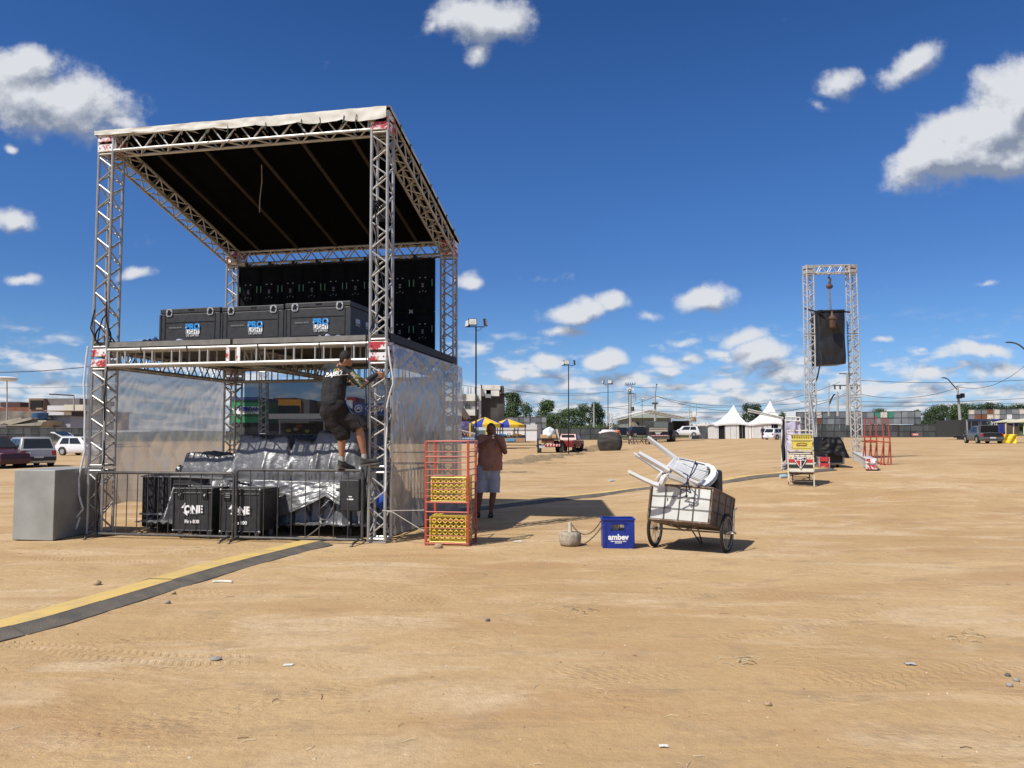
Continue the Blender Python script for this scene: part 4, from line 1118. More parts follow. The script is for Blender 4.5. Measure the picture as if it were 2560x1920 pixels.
# ---- man standing in the shade holding something white to his face
k8 = 120/766
def m2(x, y, Y=14.55): return P(1160+x*k8, 1040+y*k8, Y)
YP = 14.5
pn = empty('person', m2(330, 1575, YP), 'man in rust shirt and pale shorts standing in shade, cup at his mouth', 'person')
h = m2(432, 235, YP)
J = dict(neck=m2(428, 345, YP), sl=m2(272, 372, YP), sr=m2(572, 372, YP), chest=m2(425, 480, YP), belly=m2(415, 700, YP-.03), pel=m2(385, 880, YP), hl=m2(300, 930, YP), hr=m2(460, 930, YP),
         kl=m2(250, 1235, YP), kr=m2(465, 1240, YP), al=m2(225, 1510, YP), ar=m2(430, 1515, YP), el=m2(205, 520, YP-.12), wl=m2(395, 385, YP-.26), er=m2(655, 575, YP-.10), wr=m2(525, 345, YP-.24))
pr = [('ell', h+V((0, 0, .02)), (.080, .098, .118)), ('ell', h+V((0, -.01, -.05)), (.064, .075, .075)), ('ell', h+V((0, -.098, -.01)), (.014, .018, .024)), ('ell', h+V((-.083, 0, 0)), (.012, .02, .032)), ('ell', h+V((.083, 0, 0)), (.012, .02, .032)),
      ('ell', h+V((0, -.085, -.060)), (.028, .012, .008)), ('ell', h+V((0, -.082, .032)), (.055, .016, .010)),
      ('cap', J['neck'], .062, h+V((0, .01, -.06)), .060), ('cap', J['sl'], .075, J['sr'], .075), ('cap', J['chest']+V((-.07, 0, 0)), .115, J['belly']+V((-.06, 0, 0)), .125), ('cap', J['chest']+V((.07, 0, 0)), .115, J['belly']+V((.06, 0, 0)), .125),
      ('cap', J['belly'], .14, J['pel'], .125), ('cap', J['sl'], .07, J['chest'], .11), ('cap', J['sr'], .07, J['chest'], .11), ('cap', J['hl'], .10, J['kl'], .065), ('cap', J['hr'], .10, J['kr'], .065),
      ('cap', J['kl'], .064, J['kl'].lerp(J['al'], .35), .060), ('cap', J['kl'].lerp(J['al'], .35), .060, J['al'], .038), ('cap', J['kr'], .064, J['kr'].lerp(J['ar'], .35), .060), ('cap', J['kr'].lerp(J['ar'], .35), .060, J['ar'], .038),
      ('cap', J['al'], .038, J['al']+V((0, -.02, -.05)), .04), ('cap', J['al']+V((0, 0, -.065)), .034, J['al']+V((-.03, -.15, -.08)), .026),
      ('cap', J['ar'], .038, J['ar']+V((0, -.02, -.05)), .04), ('cap', J['ar']+V((0, 0, -.065)), .034, J['ar']+V((.0, -.15, -.08)), .026),
      ('cap', J['sl'], .062, J['el'], .047), ('cap', J['el'], .047, J['wl'], .030), ('cap', J['sr'], .062, J['er'], .047), ('cap', J['er'], .047, J['wr'], .030)]
cup = m2(466, 330, YP-.20)
hand(pr, J['wl'], cup-J['wl']+V((0, 0, .01)), V((0, -.5, 1)), V((.2, .9, 0)), .7)
hand(pr, J['wr'], m2(490, 275, YP-.16)-J['wr'], V((-.9, -.3, 0)), V((-.5, .8, 0)), .45)
organic('body', pr, SKIN2, pn, .0075, 4)
organic('hair', [('ell', h+V((0, .018, .045)), (.087, .098, .108)), ('ell', h+V((0, .035, -.01)), (.083, .08, .09))], HAIR, pn, .009, 3)
ey = MB()
for s_ in (-1, 1): ey.ball(h+V((s_*.032, -.089, .012)), .011, 8, 6)
ey.build('eyes', BLK, pn)
RUST = mat('rust_brown_shirt', (.36, .17, .11), .85, 0, .12, 6)
sp_ = [('cap', J['chest'], .165, J['belly']+V((0, 0, -.12)), .185), ('cap', J['belly'], .175, m2(412, 930, YP), .178), ('cap', J['sl'], .092, J['sr'], .092), ('cap', J['chest']+V((-.095, 0, 0)), .142, J['belly']+V((-.08, 0, 0)), .155), ('cap', J['chest']+V((.095, 0, 0)), .142, J['belly']+V((.08, 0, 0)), .155),
       ('cap', J['belly']+V((-.08, 0, 0)), .155, m2(345, 930, YP), .160), ('cap', J['belly']+V((.08, 0, 0)), .155, m2(482, 930, YP), .160),
       ('cap', J['sl'], .092, J['sl'].lerp(J['el'], .62), .078), ('cap', J['sr'], .092, J['sr'].lerp(J['er'], .60), .078), ('cap', J['neck']+V((0, 0, -.03)), .085, J['chest'], .15), ('cap', J['sl'], .095, J['chest'], .15), ('cap', J['sr'], .095, J['chest'], .15)]
sh2 = organic('shirt', sp_, RUST, pn, .011, 5); wrinkle(sh2, .010, 7); _z3 = m2(300, 868, YP).z; cut(sh2, lambda p: p.z > _z3)
b = MB(); b.grid(lambda a, c: m2(488+a*20, 452+c*16, 14.0), 3, 3); t = b.build('chest_badge', BLK, sh2); stick(t, sh2)
PSH = mat('pale_grey_blue_shorts', (.36, .38, .44), .85, 0, .1, 5)
so = [('cap', J['pel']+V((0, 0, .06)), .165, J['pel']+V((0, 0, -.06)), .15), ('cap', J['pel']+V((-.08, 0, .04)), .16, J['hl'], .140), ('cap', J['pel']+V((.08, 0, .04)), .155, J['hr'], .140), ('cap', J['hl'], .138, m2(262, 1290, YP), .118), ('cap', J['hr'], .138, m2(468, 1290, YP), .120),
      ('ell', m2(205, 985, YP), (.03, .08, .10)), ('ell', m2(555, 1000, YP), (.03, .08, .10))]
s2 = organic('shorts', so, PSH, pn, .011, 5); wrinkle(s2, .011, 6, 5); _z2 = m2(300, 1225, YP).z; cut(s2, lambda p: p.z > _z2)
for a in (J['al'], J['ar']):
    b = MB(); b.prism([a+V((x, y, -.105)) for x, y in ((-.04, .05), (.03, .05), (.045, -.12), (.03, -.19), (-.03, -.20), (-.055, -.12))], V((0, 0, .025))); b.tube([a+V((-.05, -.07, -.08)), a+V((-.03, -.07, -.035)), a+V((.03, -.07, -.035)), a+V((.045, -.07, -.08))], .010, 6)
    b.build('sandal', BLK, pn)
b = MB(); b.lathe(cup, [(.026, -.035), (.033, .035), (.031, .035), (.024, -.030)], 16); tag(b.build('cup', WHITE, smooth=True), 'small white cup held at the mouth of the man in the shade', 'cup')

# ------------------------------------------------------------------ red crate rack
k9 = 400/1702
def r9(x, y): return (900+x*k9, 1000+y*k9)
fl0 = G(*r9(700, 1548)); fr0 = G(*r9(1150, 1560)); br0 = G(*r9(1212, 1500))
Xr = (fr0-fl0); Wr = Xr.length; Xr.normalize(); Yr = (br0-fr0); Dr = .44; Yr = EZ.cross(Xr)
fl0.z = 0
Hr = P(*r9(700, 436), fl0.y).z
rk = empty('crate_rack', fl0+Xr*Wr/2+Yr*Dr/2, 'red welded bar rack holding two yellow crates, right of the stage', 'crate rack')
def QR(x, y, z): return fl0+Xr*x+Yr*y+EZ*z
def zr(y): return P(*r9(900, y), fl0.y-.03).z
for x in (0, Wr):
    for y in (0, Dr):
        b = MB(); b.box(QR(x, y, Hr/2), (.030, .030, Hr), Xr, Yr); b.build('post', REDP, rk)
b = MB()
hs = [zr(y) for y in (440, 550, 602, 665, 738, 803, 880, 952, 1022, 1088, 1190, 1275, 1360, 1442, 1524)]
for i, z in enumerate(hs):
    r = .012 if i in (0, 2, 9, 14, 10) else .007
    b.tube([QR(0, -.01, z), QR(Wr, -.01, z)], r, 6)
    if i in (0, 9, 14): b.tube([QR(0, Dr, z), QR(Wr, Dr, z)], r, 6); b.tube([QR(0, 0, z), QR(0, Dr, z)], r, 6)
b.build('front_bars', REDP, rk)
b = MB()
for i, z in enumerate(hs):
    b.tube([QR(Wr+.008, 0, z), QR(Wr+.008, Dr, z)], .008, 6)
b.tube([QR(Wr+.012, .05, .2), QR(Wr+.012, Dr*.9, .75)], .008, 5); b.tube([QR(Wr+.012, Dr*.9, .2), QR(Wr+.012, .05, .6)], .008, 5)
b.build('side_bars', mat('faded_pink_paint', (.42, .20, .16), .7, 0, .2, 9), rk)
b = MB(); b.grid(lambda a, c: QR(Wr+.02+.03*noise.noise(V((a*5, c*7, 1))), Dr-.06+.09*a, Hr-.0-.22*c*(1-.3*a)+.02*noise.noise(V((a*9, c*9, 4)))), 8, 14)
tag(b.build('rag', mat('red_white_rag', (.55, .40, .38), .9, 0, .2, 30, col2=(.45, .05, .04)), smooth='all', solid=.003), 'red and white rag knotted on the rear right post of the red rack', 'rag')
YEL = mat('yellow_crate_plastic', (.80, .60, .05), .45, 0, .08, 5, col2=(.66, .50, .05))
def ring_crate(z0, z1, lab, off=0.0, ncol=6, nrow=4):
    x0 = .045+off; x1 = Wr-.035
    root = empty('bottle_crate', QR((x0+x1)/2, Dr/2, z0), lab, 'bottle crate')
    w, h, d = x1-x0, z1-z0, .34
    b = MB()
    for z in (z0+.008, z1-.008): b.box(QR((x0+x1)/2, .03+d/2, z), (w, d, .014), Xr, Yr)
    b.box(QR(x0+.007, .03+d/2, (z0+z1)/2), (.012, d, h-.034), Xr, Yr); b.box(QR(x1-.007, .03+d/2, (z0+z1)/2), (.012, d, h-.034), Xr, Yr)
    b.build('crate_walls', YEL, root)
    b = MB(); cw = (w-.05)/ncol; ch = (h-.05)/nrow
    for i in range(ncol):
        for j in range(nrow):
            cx = x0+.025+cw*(i+.5); cz = z0+.025+ch*(j+.5); r = min(cw, ch)*.33
            b.tube([QR(cx+r*math.cos(t), .035, cz+r*math.sin(t)) for t in [math.pi*k/5 for k in range(10)]], .0085, 5, closed=True)
            b.tube([QR(cx+r, .037, cz), QR(cx+cw-r, .037, cz)], .008, 5); b.tube([QR(cx, .037, cz+r), QR(cx, .037, cz+ch-r)], .005, 5)
            b.tube([QR(cx+r*math.cos(t), .25, cz+r*math.sin(t)) for t in [math.pi*k/4 for k in range(8)]], .006, 4, closed=True)
            b.tube([QR(cx+r, .25, cz), QR(cx+cw-r, .25, cz)], .006, 4); b.tube([QR(cx, .25, cz+r), QR(cx, .25, cz+ch-r)], .005, 4)
    for (xa, za, xb, zb) in ((x0, z0+.01, x1, z0+.01), (x0, z1-.01, x1, z1-.01), (x0+.01, z0, x0+.01, z1), (x1-.01, z0, x1-.01, z1)): b.tube([QR(xa, .032, za), QR(xb, .032, zb)], .011, 6)
    b.build('cell_grid', YEL, root)
ring_crate(zr(1083), zr(818), 'yellow bottle crate on the upper shelf of the red rack, showing rings', .02)
ring_crate(zr(1520), zr(1235), 'bright yellow bottle crate at the bottom of the red rack', 0)
b = MB(); b.box(QR(.22, .2, zr(815)+.012), (.30, .25, .02), Xr, Yr); tag(b.build('plank', WOOD), 'thin board lying on top of the upper yellow crate', 'board')
b = MB(); b.tube([S(SW-.04, -.04, .47), QR(-.02, -.02, .50)], .006, 5); b.tube([S(SW-.04, -.04, .48), S(SW+.14, -.1, .46), QR(-.02, -.02, .20)], .007, 5)
tag(b.build('tie_rope', mat('rope', (.45, .42, .36), .9)), 'thin rope tying the red rack to the right tower', 'rope')
# ------------------------------------------------------------------ concrete foot with plastic pipe, chain, blue crate
kA = 520/2212
def cA(x, y): return (1360+x*kA, 1080+y*kA)
sp0 = G(*cA(278, 1205)); sp0.z = 0
b = MB(); 
prof = [(.0, .0), (.135, .005), (.152, .04), (.158, .10), (.152, .165), (.135, .185), (.0, .188)]
b.lathe(sp0, [(max(.001, r), z) for r, z in prof], 40)
for i, p in enumerate(b.v):
    b.v[i] = p+V((1, 1, .4))*0+V((noise.noise(p*14), noise.noise(p*14+V((5, 0, 0))), noise.noise(p*12)*.6))*.014
root = empty('umbrella_base', sp0, 'rough round concrete foot with a white plastic pipe standing in it', 'concrete base')
b.build('concrete_drum', mat('rough_concrete', (.44, .38, .29), .95, 0, .25, 22, .8, 60, col2=(.24, .20, .15)), root, smooth='all')
b = MB(); b.lathe(sp0+V((-.0, 0, .17)), [(.024, 0), (.024, .155), (.02, .155), (.02, .1)], 16); b.build('pipe', mat('cream_pipe', (.62, .57, .46), .5), root, smooth=True)
bc = G(*cA(795, 1243)); bc.z = 0
BLUE = mat('royal_blue_plastic', (.008, .030, .27), .4, 0, .12, 5)
Wc, Hc, Dc = .375, .345, .28; Xc = V((.994, -.04, 0)).normalized(); Yc = EZ.cross(Xc)
k_ = bc.y/FPX; Wc = (948-622)*kA*k_; Hc = (1240-925)*kA*k_
rc = empty('bottle_crate', bc+Yc*Dc/2, 'blue plastic beer crate with white lettering standing on the dirt left of the cart', 'bottle crate')
def QC(x, y, z): return bc-Xc*Wc/2+Xc*x+Yc*y+EZ*z
b = MB()
hx0, hx1, hz0, hz1 = Wc*.26, Wc*.68, Hc*.60, Hc*.80
def panel(mb, y, t):
    mb.box(QC(Wc/2, y, hz0/2), (Wc, t, hz0), Xc, Yc); mb.box(QC(Wc/2, y, (hz1+Hc)/2), (Wc, t, Hc-hz1), Xc, Yc)
    mb.box(QC(hx0/2, y, (hz0+hz1)/2), (hx0, t, hz1-hz0), Xc, Yc); mb.box(QC((hx1+Wc)/2, y, (hz0+hz1)/2), (Wc-hx1, t, hz1-hz0), Xc, Yc)
panel(b, 0, .012); panel(b, Dc, .012)
for x in (0, Wc): b.box(QC(x, Dc/2, Hc/2), (.012, Dc+.01, Hc-.002), Xc, Yc)
b.box(QC(Wc/2, Dc/2, .008), (Wc-.014, Dc-.014, .012), Xc, Yc)
b.build('crate_walls', BLUE, rc)
b = MB()
b.box(QC(Wc/2, -.012, Hc-.012), (Wc+.03, .016, .022), Xc, Yc); b.box(QC(Wc/2, Dc+.012, Hc-.012), (Wc+.03, .016, .022), Xc, Yc)
for x in (-.012, Wc+.012): b.box(QC(x, Dc/2, Hc-.012), (.016, Dc+.006, .0215), Xc, Yc)
b.box(QC(Wc/2, -.010, Hc-.05), (Wc*.55, .012, .010), Xc, Yc); b.box(QC(Wc/2, -.010, Hc-.068), (Wc*.55, .012, .008), Xc, Yc)
for x in (.022, Wc-.022): b.box(QC(x, -.009, Hc*.46), (.040, .012, Hc*.78), Xc, Yc)
for x, z in ((.02, .74), (Wc-.02, .74), (.02, .2), (Wc-.02, .2)): b.box(QC(x, -.016, Hc*z), (.034, .006, .05), Xc, Yc)
b.box(QC(Wc/2, -.010, .014), (Wc*.72, .012, .014), Xc, Yc)
for x in (hx0-.004, hx1+.004): b.box(QC(x, -.009, (hz0+hz1)/2), (.008, .012, hz1-hz0+.02), Xc, Yc)
b.build('rims_and_ribs', BLUE, rc, bevel=.003)
text('lettering', 'ambev', .105, QC(Wc*.49, -.0085, Hc*.385), Xc, EZ, WHITE, rc, .0015, bold=.004)
text('lettering', 'bem querendo tudo', .026, QC(Wc*.49, -.0085, Hc*.255), Xc, EZ, WHITE, rc, .001, bold=.0008)
text('lettering', 'acontece', .026, QC(Wc*.49, -.0085, Hc*.205), Xc, EZ, WHITE, rc, .001, bold=.0008)
b = MB(); b.box(QC(Wc*.40, Dc*.45, Hc*.55), (.10, .16, .28), Xc, (Yc+EZ*.2).normalized(), EZ); b.box(QC(Wc*.66, Dc*.5, Hc*.5), (.09, .12, .30), (Xc+EZ*.3).normalized(), Yc, EZ)
tag(b.build('broken_blocks', mat('pale_rubble', (.42, .38, .30), .9, 0, .2, 12, .5, 30), bevel=.01), 'pale broken blocks standing inside the blue beer crate', 'rubble')
def chain(pts, name, lab):
    b = MB(); pts = [V(p) for p in pts]; L = sum((pts[i+1]-pts[i]).length for i in range(len(pts)-1)); n = int(L/.026); d0 = 0; segi = 0; acc = 0
    for k in range(n):
        s_ = L*(k+.5)/n
        while segi < len(pts)-2 and acc+(pts[segi+1]-pts[segi]).length < s_: acc += (pts[segi+1]-pts[segi]).length; segi += 1
        d = (pts[segi+1]-pts[segi]); c = pts[segi]+d.normalized()*(s_-acc); d.normalize(); X, Y = perp(d); W_ = X if k % 2 else Y
        b.tube([c+d*.018*math.cos(t)+W_*.009*math.sin(t) for t in [math.pi*j/4 for j in range(8)]], .0032, 4, closed=True)
    return tag(b.build(name, mat('rusty_chain', (.12, .06, .035), .8, .3, .2, 30)), lab, 'chain')
a = sp0+V((0.02, -.01, .30)); e = QC(-.02, .0, Hc-.02)
chain([a.lerp(e, t)-V((0, 0, .17*4*t*(1-t))) for t in [i/12 for i in range(13)]], 'chain', 'rusty chain hanging from the pipe top to the blue crate')
a = sp0+V((.17, -.03, .01)); e = QC(-.015, .02, Hc*.72)
chain([a.lerp(e, t)-V((0, 0, .03*4*t*(1-t))) for t in [i/12 for i in range(13)]], 'chain', 'rusty chain rising from the ground beside the concrete foot to the blue crate')
# ------------------------------------------------------------------ hand cart with box body and bicycle wheels
def onvert(px, py, Y): return P(px, py, Y)
YA, YBk, YCn = 10.30, 9.85, 10.88
tFL, tFR = P(1629, 1210, YA), P(1783, 1221, YBk)
bFL, bFR = P(1620, 1297, YA), P(1774, 1310, YBk)
sd_ = (P(1836, 1247, YCn)-tFR)          # down-sloping side
tBR = tFR+sd_; tBL = tFL+sd_
bBR = bFR+sd_*.97; bBL = bFL+sd_*.97
gc = V(((tFL.x+tBR.x)/2, (tFL.y+tBR.y)/2, 0)); 
ct = empty('hand_cart', gc, 'two wheeled box cart with white panelled front tied with wire, carrying plastic chairs', 'cart')
WBD = mat('dirty_white_board', (.62, .64, .62), .7, 0, .08, 3, .1, 12, col2=(.50, .50, .46))
RST = mat('rusty_frame_steel', (.14, .085, .055), .8, .2, .2, 18, .3, 50, col2=(.30, .27, .22), thr=(.5, .7))
BRW = mat('dark_stained_board', (.19, .16, .135), .8, 0, .2, 5)
def lerp4(a, b, c, d, u, v): return a.lerp(b, u).lerp(d.lerp(c, u), v)
fn_ = (tFR-tFL).cross(tFL-bFL).normalized()     # front normal
if fn_.y > 0: fn_ = -fn_
Xf = (tFR-tFL).normalized(); Zf = (tFL-bFL).normalized()
b = MB()
for i in range(4):
    u0, u1 = .03+.94*i/4+.004, .03+.94*(i+1)/4-.004
    q = [lerp4(bFL, bFR, tFR, tFL, u, v)-fn_*.012 for u, v in ((u0, .04), (u1, .04), (u1, .95), (u0, .95))]
    b.hexa(q, [p+fn_*.010 for p in q])
b.build('white_panels', WBD, ct)
sn = (tBR-tFR).cross(tFR-bFR).normalized()
if sn.x < 0: sn = -sn
for nm, (a, c, d, e), n_ in (('side_panel', (bFR, bBR, tBR, tFR), sn), ('side_panel', (bFL, bBL, tBL, tFL), -sn), ('rear_panel', (bBL, bBR, tBR, tBL), -fn_)):
    b = MB(); q = [p-n_*.014 for p in (a, c, d, e)]; b.hexa(q, [p+n_*.010 for p in q]); b.build(nm, BRW, ct)
b = MB(); q = [bFL, bFR, bBR, bBL]; b.hexa([p-EZ*.02 for p in q], q)
b.build('floor_board', BRW, ct)
b = MB()
for (p, q) in ((tFL, tFR), (tFR, tBR), (tBR, tBL), (tBL, tFL), (bFL, bFR), (bFR, bBR), (bBR, bBL), (bBL, bFL), (tFL, bFL), (tFR, bFR), (tBR, bBR), (tBL, bBL)):
    b.tube([p, q], .016, 4)
b.build('angle_frame', RST, ct)
b = MB()
for u in (.25, .49, .72): b.tube([lerp4(bFL, bFR, tFR, tFL, u+.006*noise.noise(V((u*9, k, 0))), k/8)+fn_*.007 for k in range(9)], .0045, 5)
for v in (.36, .69): b.tube([lerp4(bFL, bFR, tFR, tFL, k/12, v+.018*noise.noise(V((k*.7, v*5, 2))))+fn_*.010 for k in range(13)], .0045, 5)
for u in (.3, .6, .85): b.tube([lerp4(bFR, bBR, tBR, tFR, u, k/4)+sn*.004 for k in range(5)], .0045, 5)
for v in (.36, .69): b.tube([lerp4(bFR, bBR, tBR, tFR, k/6, v)+sn*.006 for k in range(7)], .0045, 5)
b.build('wire_lashing', mat('dark_wire', (.06, .055, .05), .7), ct)
b = MB()
for u, v in ((.29, .60), (.29, .56), (.375, .66), (.39, .62), (.64, .57), (.65, .49), (.69, .48), (.73, .48)):
    p = lerp4(bFL, bFR, tFR, tFL, u, v)+fn_*.001; b.tube([p, p+Zf*.018+Xf*.004], .006, 5)
b.build('burn_marks', BLK, ct)
# wheels
RIM = mat('old_rim_steel', (.38, .36, .33), .5, .6, .2, 12)
wl0 = G(1638, 1366); wr0 = G(1818, 1381); wr0.z = wl0.z = 0
axd = (wr0-wl0).normalized(); rW = .254
fw = EZ.cross(axd)
def wheel(c, nm='wheel'):
    b = MB(); b.tube([c+fw*(rW-.022)*math.cos(t)+EZ*(rW-.022)*math.sin(t) for t in [2*math.pi*k/40 for k in range(40)]], .022, 8, closed=True)
    for k in range(60):
        t = 2*math.pi*k/60
        for e in (-1, 1): b.box(c+(fw*math.cos(t)+EZ*math.sin(t))*(rW-.003)+axd*e*.010, (.010, .010, .010), axd, fw*math.cos(t)+EZ*math.sin(t), (-fw*math.sin(t)+EZ*math.cos(t)))
    w = b.build('wheel', RUB, ct)
    b = MB()
    for e in (-.012, .012): b.tube([c+axd*e+fw*(rW-.048)*math.cos(t)+EZ*(rW-.048)*math.sin(t) for t in [2*math.pi*k/36 for k in range(36)]], .008, 6, closed=True)
    b.build('rim', RIM, w, smooth=True)
    b = MB()
    for k in range(28):
        t = 2*math.pi*k/28; t2 = t+(.35 if k % 2 else -.35)
        b.tube([c+axd*(.02 if k % 4 < 2 else -.02)+(fw*math.cos(t2)+EZ*math.sin(t2))*.02, c+(fw*math.cos(t)+EZ*math.sin(t))*(rW-.05)], .0022, 4)
    b.build('spokes', RIM, w)
    b = MB(); b.cyl(c-axd*.05, c+axd*.05, .022, seg=10); b.build('hub', RST, w)
cL, cR = wl0+EZ*rW, wr0+EZ*rW
wheel(cL); wheel(cR)
b = MB(); b.cyl(cL-axd*.08, cR+axd*.02, .012, seg=8)
b.tube([cR-axd*.02, cR+axd*.09], .014, 6)
b.tube([cR+axd*.07+fw*.16-EZ*.02, cR+axd*.10-fw*.02+EZ*.03, cR+axd*.06-fw*.18+EZ*.02], .012, 6)
b.tube([cR+axd*.10+fw*.12+EZ*.32, cR+axd*.10+fw*.02+EZ*.30, cR+axd*.09], .012, 6)
b.build('axle', RIM, ct)
mid = (bFL+bFR+bBR+bBL)/4; 
b = MB()
s0 = mid-fn_*(-.05)+Xf*.06
for e in (-.07, .05):
    p = s0+Xf*e; ft = G(*cA(1665+ (e>0)*18, 1185)); b.tube([p+EZ*.0, V((ft.x, ft.y, .0))], .010, 6)
hp0 = bFL+Xf*.25+sd_*.3; b.tube([bFL+Xf*.2, (bFL+bFR)/2-EZ*.10+sd_*.2, bFR-Xf*.05], .012, 6)
b.build('prop_stand', RST, ct)

# ------------------------------------------------------------------ stacked plastic chairs lying on the cart
PLA = mat('white_chair_plastic', (.74, .74, .73), .35, 0, .05, 4)
def strip(mb, pts, w, t, wd):
    "flat bar swept along pts; wd(i) is its width direction"
    n = len(pts); pts = [V(p) for p in pts]; vs = []; fs = []
    for i, p in enumerate(pts):
        d = (pts[min(i+1, n-1)]-pts[max(i-1, 0)]).normalized(); W_ = V(wd(i) if callable(wd) else wd); W_ = (W_-d*W_.dot(d)).normalized(); N_ = d.cross(W_)
        ww = w[i] if isinstance(w, (list, tuple)) else w
        vs += [p+W_*ww/2+N_*t/2, p-W_*ww/2+N_*t/2, p-W_*ww/2-N_*t/2, p+W_*ww/2-N_*t/2]
    for i in range(n-1):
        for k in range(4): fs.append((i*4+k, i*4+(k+1) % 4, (i+1)*4+(k+1) % 4, (i+1)*4+k))
    fs += [(3, 2, 1, 0), tuple((n-1)*4+k for k in range(4))]
    mb.add(vs, fs)
YN_, YF_ = 9.98, 10.42
def cF(x, y, Y): return P(1560+x*260/2212, 1080+y*260/2212, Y)
def chair(lab):
    A = cF(512, 95, YF_); org = V(((cF(320, 430, YN_).x), 10.2, gc.z+.5))
    root = empty('plastic_chair', org, lab, 'chair', 'stacked plastic chairs on the cart')
    dn = V((-.35, .75, -.55)).normalized()      # the way the seat points (away and down)
    wd = (cF(320, 430, YN_)-A).normalized()     # across the chair
    def leg(p, q, w0, w1, nm='leg'):
        d = (V(q)-V(p)).normalized(); X = wd; n_ = d.cross(X).normalized()
        b = MB(); strip(b, [p, V(p).lerp(q, .5), q], [w0, (w0+w1)/2, w1], .010, X)
        for e in (-1, 1):
            strip(b, [V(p)+X*e*w0/2+dn*.016, V(q)+X*e*w1/2+dn*.016], .034, .008, dn)
        b.box(V(p).lerp(q, .07)+dn*.014, (.008, w0, .030), d, X, dn); b.box(V(p).lerp(q, .20)+dn*.014, (.008, w0, .030), d, X, dn)
        b.build(nm, PLA, root)
    leg(A, cF(1120, 545, YF_), .040, .060)
    leg(cF(322, 430, YN_), cF(975, 800, YN_), .060, .085)
    b = MB(); pts = [cF(85, 828, YN_-.02), cF(400, 985, YN_-.02), cF(640, 1090, YN_-.02), cF(740, 1110, YN_-.02)]
    strip(b, pts, [.034, .04, .045, .05], .012, V((0, .2, 1))); strip(b, [p+V((0, .02, -.012)) for p in pts], .03, .010, V((0, 1, 0))); b.build('leg', PLA, root)
    q0 = A+dn*.42; b = MB(); strip(b, [q0, cF(1120, 545, YF_)+dn*.38], [.04, .05], .012, wd); b.build('leg', PLA, root)
    b = MB(); ap = [cF(770, 1110, YN_), cF(790, 1050, YN_-.01), cF(825, 965, YN_-.02), cF(880, 915, YN_-.02), cF(950, 915, YN_-.02), cF(1120, 970, YN_-.02), cF(1330, 1055, YN_-.01), cF(1500, 1112, YN_), cF(1620, 1110, YN_)]
    strip(b, ap, [.045, .05, .055, .055, .055, .055, .055, .05, .05], .012, lambda i: V((.25, -.3, 1)) if i > 3 else V((1, -.3, .3)))
    b.build('armrest', PLA, root)
    b = MB(); ap = [cF(1140, 560, YF_+.04), cF(1300, 590, YF_+.12), cF(1520, 640, YF_+.12), cF(1730, 690, YF_+.03)]
    strip(b, ap, .045, .012, V((0, .9, .4))); b.build('armrest', PLA, root)
    # back panel frame: far edge, arch, near edge
    far = [cF(1085, 545, YF_), cF(1150, 585, YF_), cF(1400, 645, YF_), cF(1640, 690, YF_-.01)]
    arch = [cF(1780, 700, YF_-.03), cF(1865, 740, YF_-.08), cF(1905, 815, YF_-.15), cF(1890, 905, YF_-.22), cF(1830, 985, YF_-.29), cF(1750, 1055, YF_-.35), cF(1670, 1105, YF_-.40)]
    near = [cF(1560, 1085, YN_), cF(1400, 1010, YN_), cF(1200, 870, YN_), cF(1010, 760, YN_), cF(965, 725, YN_)]
    loop = far+arch+near; ctr_ = cF(1450, 830, 10.2)
    b = MB(); strip(b, loop, [.055]*4+[.075]*7+[.055]*5, .014, lambda i: ctr_-loop[i]); b.build('back_frame', PLA, root, smooth=True)
    b = MB(); strip(b, [p+V((.028, .01, -.006)) for p in [far[-1]]+arch+[near[0]]], .030, .010, V((.3, -.5, .8))); b.build('rim_lip', PLA, root, smooth=True)
    b = MB(); q = [cF(1070, 545, YF_), cF(1140, 600, YF_-.01), cF(1075, 765, YN_+.03), cF(960, 720, YN_)]
    b.hexa(q, [p+dn*.012 for p in q]); q2 = [q[0], q[0]+dn*.40, q[3]+dn*.40, q[3]]; b.hexa([p+V((0, 0, 0)) for p in q2], [p+V((-.010, 0, -.006)) for p in q2]); b.build('seat', PLA, root)
    b = MB()
    for k in range(10):
        t = (k+.5)/10; a_ = cF(1135, 600, YF_).lerp(cF(1075, 765, YN_+.02), t); e_ = cF(1770, 735, YF_-.04).lerp(cF(1650, 1030, YN_+.06), t)
        ex = .16*math.sin(math.pi*t)
        strip(b, [a_, a_.lerp(e_, .5)+dn*.012, e_+(e_-a_)*ex*.25], [.020, .024, .026], .007, wd)
    b.build('back_slats', PLA, root)
    return root
ch = chair('upper white plastic chair of the stack lying on the cart, legs up to the left')
c2 = dup(ch); c2.location = ch.location+V((.030, .035, -.035))
c2['label'] = 'lower white plastic chair of the stack, nested under the other on the cart'
# black case behind the chairs, blue cord
ctr = (tFL+tFR+tBR+tBL)/4
b = MB(); Ys = sd_.normalized(); c_ = P(1786, 1196, 10.62); b.box(c_+EZ*-.06, (.17, .24, .36), (Xf*1+EZ*-.1).normalized(), V((-Xf.y, Xf.x, 0)), EZ)
rt = b.build('suitcase', mat('black_luggage', (.02, .018, .018), .6, 0, .2, 10), bevel=.03); tag(rt, 'black padded bag standing in the cart behind the chair backs', 'bag')
b = MB(); b.box(ctr+V((-.05, .0, -.06)), (.55, .45, .16), Xf, V((-Xf.y, Xf.x, 0)), EZ); tag(b.build('cardboard_load', mat('cardboard', (.35, .25, .15), .9, 0, .15, 6), bevel=.02), 'brown cardboard lying inside the cart under the chairs', 'box')
b = MB()
CD = mat('navy_cord', (.012, .02, .06), .8)
def cp(x, y, Y): return P(*cA(x, y), Y)
